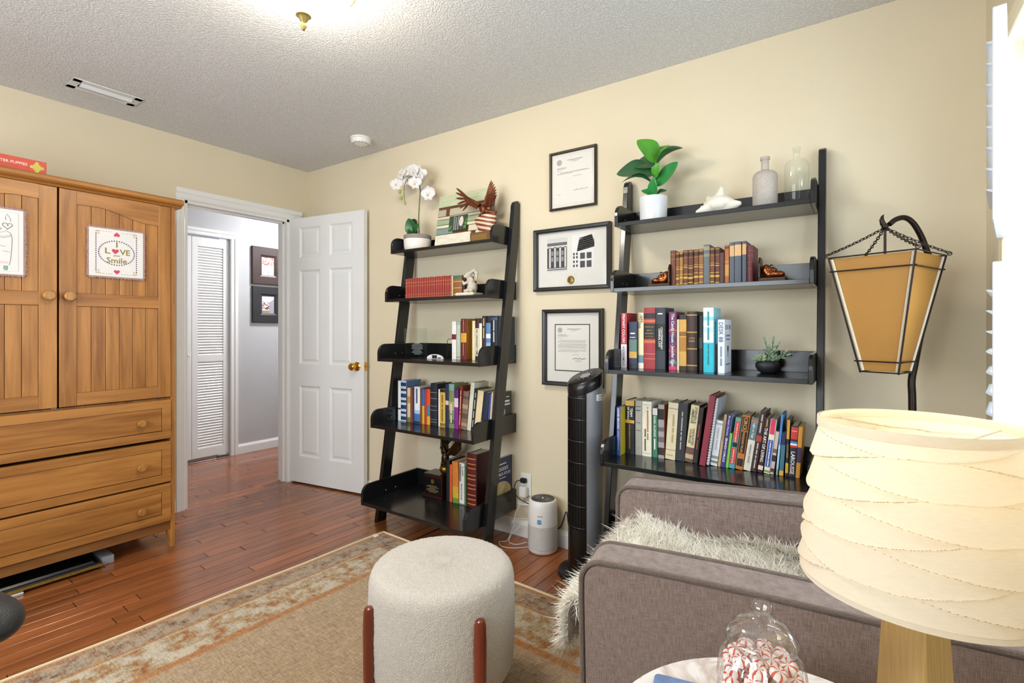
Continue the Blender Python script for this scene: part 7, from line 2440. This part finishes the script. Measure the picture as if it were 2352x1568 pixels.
book(2.9725, -0.2, 1.005, 0.0322, 0.254, 0.13, 0, '6a2a5c', 'purple striped book on right bookcase', 'books on right bookcase, third shelf', zones=[(0, 0.06, 'd0306a'), (0.1, 0.16, '3a8a8a'), (0.3, 0.36, '9a3a4a'), (0.5, 0.56, '2a2a6a'), (0.66, 0.7, 'b04a5a')], texts=[('The Candy House - Jennifer Egan', 0.06, 0.97, 'f2efe6', 0.5, 'v', 0)])
book(2.996, -0.2, 1.005, 0.0092, 0.221, 0.13, 0, 'd9c9a0', 'thin cream book before the golden one on right bookcase', 'books on right bookcase, third shelf')
book(3.0168, -0.2, 1.005, 0.0296, 0.239, 0.13, 0, 'd0a04a', 'golden book with black cap and foot on right bookcase', 'books on right bookcase, third shelf', zones=[(0, 0.08, '1a1612'), (0.92, 1, '1a1612'), (0.34, 0.6, 'b07828'), (0.62, 0.7, '8a5a24')])
book(3.0555, -0.2, 1.005, 0.0422, 0.254, 0.13, 0, '3c2620', 'thick dark brown leather book with gilt bands on right bookcase', 'books on right bookcase, third shelf', zones=[(0.08, 0.1, 'c9a24a'), (0.36, 0.38, 'c9a24a'), (0.64, 0.66, 'c9a24a'), (0.93, 0.95, 'c9a24a')], texts=[('HOLY', 0.53, 0.57, 'c9a24a', 0.55, 'f', 0), ('BIBLE', 0.48, 0.52, 'c9a24a', 0.55, 'f', 0)], side='241a1c', bulge=0.12)
book(3.0858, -0.18, 1.005, 0.0156, 0.238, 0.13, 0, '2a2c2c', 'dark green black book behind the turquoise one on right bookcase', 'books on right bookcase, third shelf', zones=[(0.4, 0.6, '4a5a54')])
book(3.1345, -0.25, 1.005, 0.0402, 0.267, 0.13, 0, '1fb6c8', 'tall turquoise book with clouded white top on right bookcase', 'books on right bookcase, third shelf', zones=[(0.46, 1, 'dff0f4'), (0.8, 0.86, '7fd0dc'), (0.62, 0.7, 'b8e4ea')], texts=[((9, 8), 0.5, 0.94, '2a8a9a', 0.35, 'v', 0), ((6, 5, 10), 0.12, 0.44, '0a6a7a', 0.25, 'v', 0)], side='8fd0dc')
book(3.1598, -0.22, 1.005, 0.0076, 0.212, 0.13, 0, '3a4450', 'thin slate book with teal top on right bookcase', 'books on right bookcase, third shelf', zones=[(0.55, 1, '3fc0d0')])
book(3.186, -0.26, 1.005, 0.0252, 0.217, 0.13, 0, 'dfe6ee', 'white paperback with grey title at right end on right bookcase', 'books on right bookcase, third shelf', texts=[('DESK 88', 0.58, 0.95, '5a6a80', 0.7, 'v', 0), ((7, 5), 0.14, 0.5, '7a8aa0', 0.5, 'v', 0)], side='d9e2ec', desk=True)
# books: on lower right bookcase
book(2.742, -0.25, 0.608, 0.0162, 0.22, 0.12, 0, '4a5ab0', 'blue paperback with yellow cover at left end on lower right bookcase', 'books on right bookcase, fourth shelf', texts=[('DAVID BROOKS', 0.55, 0.97, 'f2efe6', 0.6, 'v', 0), ('THE SECOND MOUNTAIN', 0.12, 0.52, 'c0c8ec', 0.5, 'v', 0)], zones=[(0, 0.3, '2a5a9a')], side='c9b42c')
book(2.773, -0.19, 0.608, 0.0431, 0.246, 0.135, 0, '161414', 'thick black book with gold top and band on lower right bookcase', 'books on right bookcase, fourth shelf', zones=[(0.9, 1, 'c09a44'), (0.575, 0.635, 'd0a048')], texts=[('TEAM', 0.7, 0.86, 'f2efe6', 0.3, 'v', 0.2), ('OF RIVALS', 0.64, 0.88, 'f2efe6', 0.3, 'v', -0.15), ('DORIS KEARNS GOODWIN', 0.1, 0.55, 'c8a060', 0.3, 'v', 0)])
book(2.8145, -0.19, 0.608, 0.0302, 0.249, 0.135, 0, 'a3a096', 'grey book with black printed title on lower right bookcase', 'books on right bookcase, fourth shelf', texts=[('BLACK', 0.87, 0.91, '222', 0.7, 'h', 0), ('MASS', 0.8, 0.84, '222', 0.6, 'h', 0), ((4, 4), 0.58, 0.61, '333', 0.6, 'h', 0), ((6, 6), 0.44, 0.47, '333', 0.7, 'h', 0)])
book(2.853, -0.19, 0.608, 0.0432, 0.248, 0.135, 0, 'e8e4d6', 'white book with ornate framed spine on lower right bookcase', 'books on right bookcase, fourth shelf', zones=[(0.04, 0.95, 'cfc4a0'), (0.06, 0.93, 'e9e2c8')], inset=True, texts=[((1, 13, 4), 0.3, 0.9, 'c46a3c', 0.25, 'v', 0.12), ((4, 6), 0.1, 0.5, '2a2a2a', 0.22, 'v', -0.14)])
book(2.8905, -0.19, 0.608, 0.0222, 0.221, 0.12, 0, '3f7a5c', 'narrow green paperback with white title on lower right bookcase', 'books on right bookcase, fourth shelf', zones=[(0.86, 1, 'e0d6d0')], texts=[('ISABEL ALLENDE', 0.42, 0.84, 'f2efe6', 0.4, 'v', 0), ((5,), 0.16, 0.38, 'f2efe6', 0.5, 'v', 0)])
book(2.9185, -0.19, 0.608, 0.0262, 0.239, 0.135, 0, 'a39c9c', 'silver patterned book with black bars on lower right bookcase', 'books on right bookcase, fourth shelf', zones=[(0.72, 0.92, '1a1818'), (0.06, 0.2, '26201e'), (0.3, 0.4, '6a6264'), (0.5, 0.58, '6a6264')], side='9a5424')
book(2.958, -0.19, 0.608, 0.0431, 0.2515, 0.135, 3.6, 'ddd0ae', 'thick cream book with fine brown rules on lower right bookcase', 'books on right bookcase, fourth shelf', zones=[(0.89, 0.9, '2a2a2a'), (0.165, 0.175, '8a3a1c')], texts=[((7, 3, 5), 0.3, 0.8, 'b8a06c', 0.3, 'v', 0.12), ((8,), 0.06, 0.1, 'b8a06c', 0.6, 'h', 0)])
book(3.0005, -0.19, 0.608, 0.0381, 0.2535, 0.135, 3.6, '2e2f33', 'thick speckled black book on lower right bookcase', 'books on right bookcase, fourth shelf', texts=[((3, 9, 2, 3, 5), 0.2, 0.85, 'b8b4a8', 0.25, 'v', 0)], side='2a4038')
book(3.0378, -0.19, 0.608, 0.0334, 0.2487, 0.135, 6.7, 'dccfa4', 'cream book with bold brown capitals on lower right bookcase', 'books on right bookcase, fourth shelf', zones=[(0, 0.26, '6a5040'), (0.06, 0.14, 'c8a88a')], texts=[('STEPHEN E.', 0.68, 0.97, '3a2c1c', 0.3, 'v', 0.2), ('AMBROSE', 0.68, 0.93, '3a2c1c', 0.3, 'v', -0.15), ('UNDAUNTED', 0.3, 0.6, '3a2c1c', 0.3, 'v', 0.2), ('COURAGE', 0.33, 0.58, '3a2c1c', 0.3, 'v', -0.15)], side='1c1414')
book(3.0655, -0.19, 0.608, 0.0181, 0.2406, 0.135, 6.7, '241a1a', 'dark book with rows of red letters on lower right bookcase', 'books on right bookcase, fourth shelf', texts=[((4, 3), 0.25, 0.7, 'a83c3c', 0.5, 'v', 0)], side='1c1414')
book(3.1005, -0.215, 0.608, 0.024, 0.299, 0.19, 8.1, '8a2c3c', 'tall red ring binder leaning right on lower right bookcase', 'books on right bookcase, fourth shelf')
book(3.141, -0.19, 0.608, 0.027, 0.1936, 0.135, 7.4, 'dcdcdc', 'short white paperback with faint emblems on lower right bookcase', 'books on right bookcase, fourth shelf', zones=[(0.9, 0.95, 'a8aca8'), (0.16, 0.22, '8a908a'), (0.06, 0.11, '7a807a')], texts=[((8, 7), 0.35, 0.85, 'b0b0b4', 0.35, 'v', 0)])
book(3.1625, -0.19, 0.608, 0.0101, 0.2217, 0.135, 7.0, 'b59c74', 'thin tan book beside the short white one on lower right bookcase', 'books on right bookcase, fourth shelf', texts=[((7,), 0.5, 0.9, '8a7048', 0.5, 'v', 0)])
book(3.1775, -0.19, 0.608, 0.0161, 0.2239, 0.135, 7.4, '3c2f7a', 'violet book with white capitals on lower right bookcase', 'books on right bookcase, fourth shelf', texts=[('Broken Horses', 0.6, 0.97, 'c8c0e8', 0.5, 'v', 0), ('BRANDI CARLILE', 0.1, 0.55, 'f2efe6', 0.5, 'v', 0)], side='c8c4d8')
book(3.1938, -0.19, 0.608, 0.0096, 0.146, 0.135, 6.7, '7ac04a', 'short lime green book on lower right bookcase', 'books on right bookcase, fourth shelf')
book(3.2115, -0.19, 0.608, 0.022, 0.2138, 0.135, 7.5, '3fa0a8', 'teal book with red panels on lower right bookcase', 'books on right bookcase, fourth shelf', zones=[(0.52, 0.92, 'cf3c34'), (0.42, 0.51, '1a1414'), (0.08, 0.4, 'cf3c34'), (0.93, 1, '7a9a80')], inset=True, texts=[('THE SONG OF ACHILLES', 0.53, 0.9, 'f2efe6', 0.3, 'v', 0), ('MADELINE MILLER', 0.1, 0.38, 'f2efe6', 0.3, 'v', 0)])
book(3.2395, -0.19, 0.608, 0.0279, 0.225, 0.135, 7.7, 'b8702c', 'orange patterned book with black title panels on lower right bookcase', 'books on right bookcase, fourth shelf', zones=[(0.72, 0.97, '1a1410'), (0.3, 0.7, '1a1410'), (0.06, 0.2, '1a1410')], inset=True, texts=[('CIRCE', 0.73, 0.96, 'e0a050', 0.5, 'v', 0), ('MADELINE MILLER', 0.31, 0.69, 'e0a050', 0.45, 'v', 0)])
book(3.2695, -0.19, 0.608, 0.0259, 0.2184, 0.135, 8.4, 'd9d4c4', 'cream book with grey teal top on lower right bookcase', 'books on right bookcase, fourth shelf', zones=[(0.58, 1, '5f7a80'), (0.92, 0.96, 'c07838')], texts=[('Light on Yoga', 0.62, 0.9, 'f2efe6', 0.45, 'v', 0), ((7, 5), 0.15, 0.5, '9a948a', 0.4, 'v', 0)])
book(3.2945, -0.19, 0.608, 0.02, 0.2476, 0.135, 8.4, '3a2424', 'tall brown book with red emblem on lower right bookcase', 'books on right bookcase, fourth shelf', zones=[(0.5, 0.6, 'a8402c')], texts=[((4, 6), 0.65, 0.95, 'c8b8a8', 0.5, 'v', 0), ((4, 3, 2, 6), 0.06, 0.48, 'c8b8a8', 0.45, 'v', 0)])
book(3.3175, -0.19, 0.608, 0.0179, 0.223, 0.135, 7.7, '3c1c20', 'dark maroon book with bold white capitals on lower right bookcase', 'books on right bookcase, fourth shelf', texts=[('THE ART OF LIVING', 0.2, 0.82, 'f2efe6', 0.6, 'v', 0), ((9,), 0.84, 0.98, 'c9a24a', 0.5, 'v', 0)], zones=[(0.05, 0.13, 'e0d0c8')])
book(3.3421, -0.19, 0.608, 0.0208, 0.2195, 0.135, 6.8, 'e2dcc4', 'cream book with pink top and blue title bar on lower right bookcase', 'books on right bookcase, fourth shelf', zones=[(0.72, 1, 'd8385c'), (0.12, 0.62, '3a5aa8'), (0.02, 0.06, '7a9a5c')], inset=True, texts=[((1, 5, 2, 8, 6), 0.14, 0.6, 'f2efe6', 0.3, 'v', 0)])
book(3.3603, -0.19, 0.608, 0.0125, 0.1723, 0.135, 7.0, 'c8b8b0', 'short pale book with dark pictures on lower right bookcase', 'books on right bookcase, fourth shelf', zones=[(0.3, 0.45, '2a2622'), (0.05, 0.14, '6a2a24'), (0.5, 0.6, '7a5a40')])
book(3.3782, -0.19, 0.608, 0.0068, 0.2418, 0.135, 4.7, '4a86c8', 'thin sky blue book leaning right on lower right bookcase', 'books on right bookcase, fourth shelf', zones=[(0.1, 0.5, 'a8cce4'), (0, 0.1, '8a9a94')])
book(3.3933, -0.19, 0.608, 0.0145, 0.1694, 0.135, 3.7, '3f6f80', 'short teal travel guide with navy cap on lower right bookcase', 'books on right bookcase, fourth shelf', zones=[(0.72, 1, '24264e'), (0, 0.12, 'e0b040')])
book(3.4118, -0.19, 0.608, 0.0097, 0.2221, 0.135, 2.1, '1c1a20', 'black book with yellow head label on lower right bookcase', 'books on right bookcase, fourth shelf', zones=[(0.66, 1, 'd0982c'), (0.06, 0.24, 'd8a830')], texts=[('SCOTLAND', 0.28, 0.62, 'c89a4c', 0.6, 'v', 0)])
book(3.43, -0.19, 0.608, 0.0232, 0.2003, 0.135, 3.1, '231c26', 'dark dictionary with red label and tricolour stripes on lower right bookcase', 'books on right bookcase, fourth shelf', zones=[(0.74, 0.98, 'c8342c'), (0.66, 0.7, '3a78b0'), (0.62, 0.66, 'e4e4e4'), (0.58, 0.62, 'c8342c')], texts=[('POCKET', 0.86, 0.94, 'f2efe6', 0.8, 'h', 0), ('LAROUSSE', 0.06, 0.5, 'f2efe6', 0.6, 'v', 0)])
book(3.4498, -0.19, 0.608, 0.0136, 0.1993, 0.135, 3.2, 'c98a2c', 'amber paperback beside lamp shade on lower right bookcase', 'books on right bookcase, fourth shelf', zones=[(0.3, 0.6, '3a2a4a')])

# ---- spiral notebook leaning between the red binder and the short white paperback
sn = thing('spiral_notebook', 'white spiral bound notebook leaning beside the red binder', 'notebook', (3.1196, -0.205, 0.6092), (0, math.radians(7.9), 0), 'books on right bookcase, fourth shelf')
B().box((-0.005, 0.0, 0.002), (-0.0035, 0.165, 0.290)).out('back_cover', M('card_black', '1b1b1d', 0.5), sn)
B().box((-0.0034, 0.002, 0.003), (0.003, 0.164, 0.289)).out('leaves', M('pages_white', 'e2e0d8', 0.9), sn)
B().box((0.0031, 0.0, 0.002), (0.0045, 0.165, 0.290)).out('front_cover', M('notebook_cover', 'b9c6d4', 0.4, var=0.15, vs=20), sn)
b = B()
for k in range(24):
    z = 0.012 + k * 0.0115
    b.tube([(0.0058 * math.cos(a), 0.001 - 0.007 * math.sin(a), z) for a in [2 * math.pi * q / 10 for q in range(10)]], 0.0016, 5, closed=True)
b.out('spiral', M('spiral_white', 'e4e4e4', 0.4), sn, smooth=True)
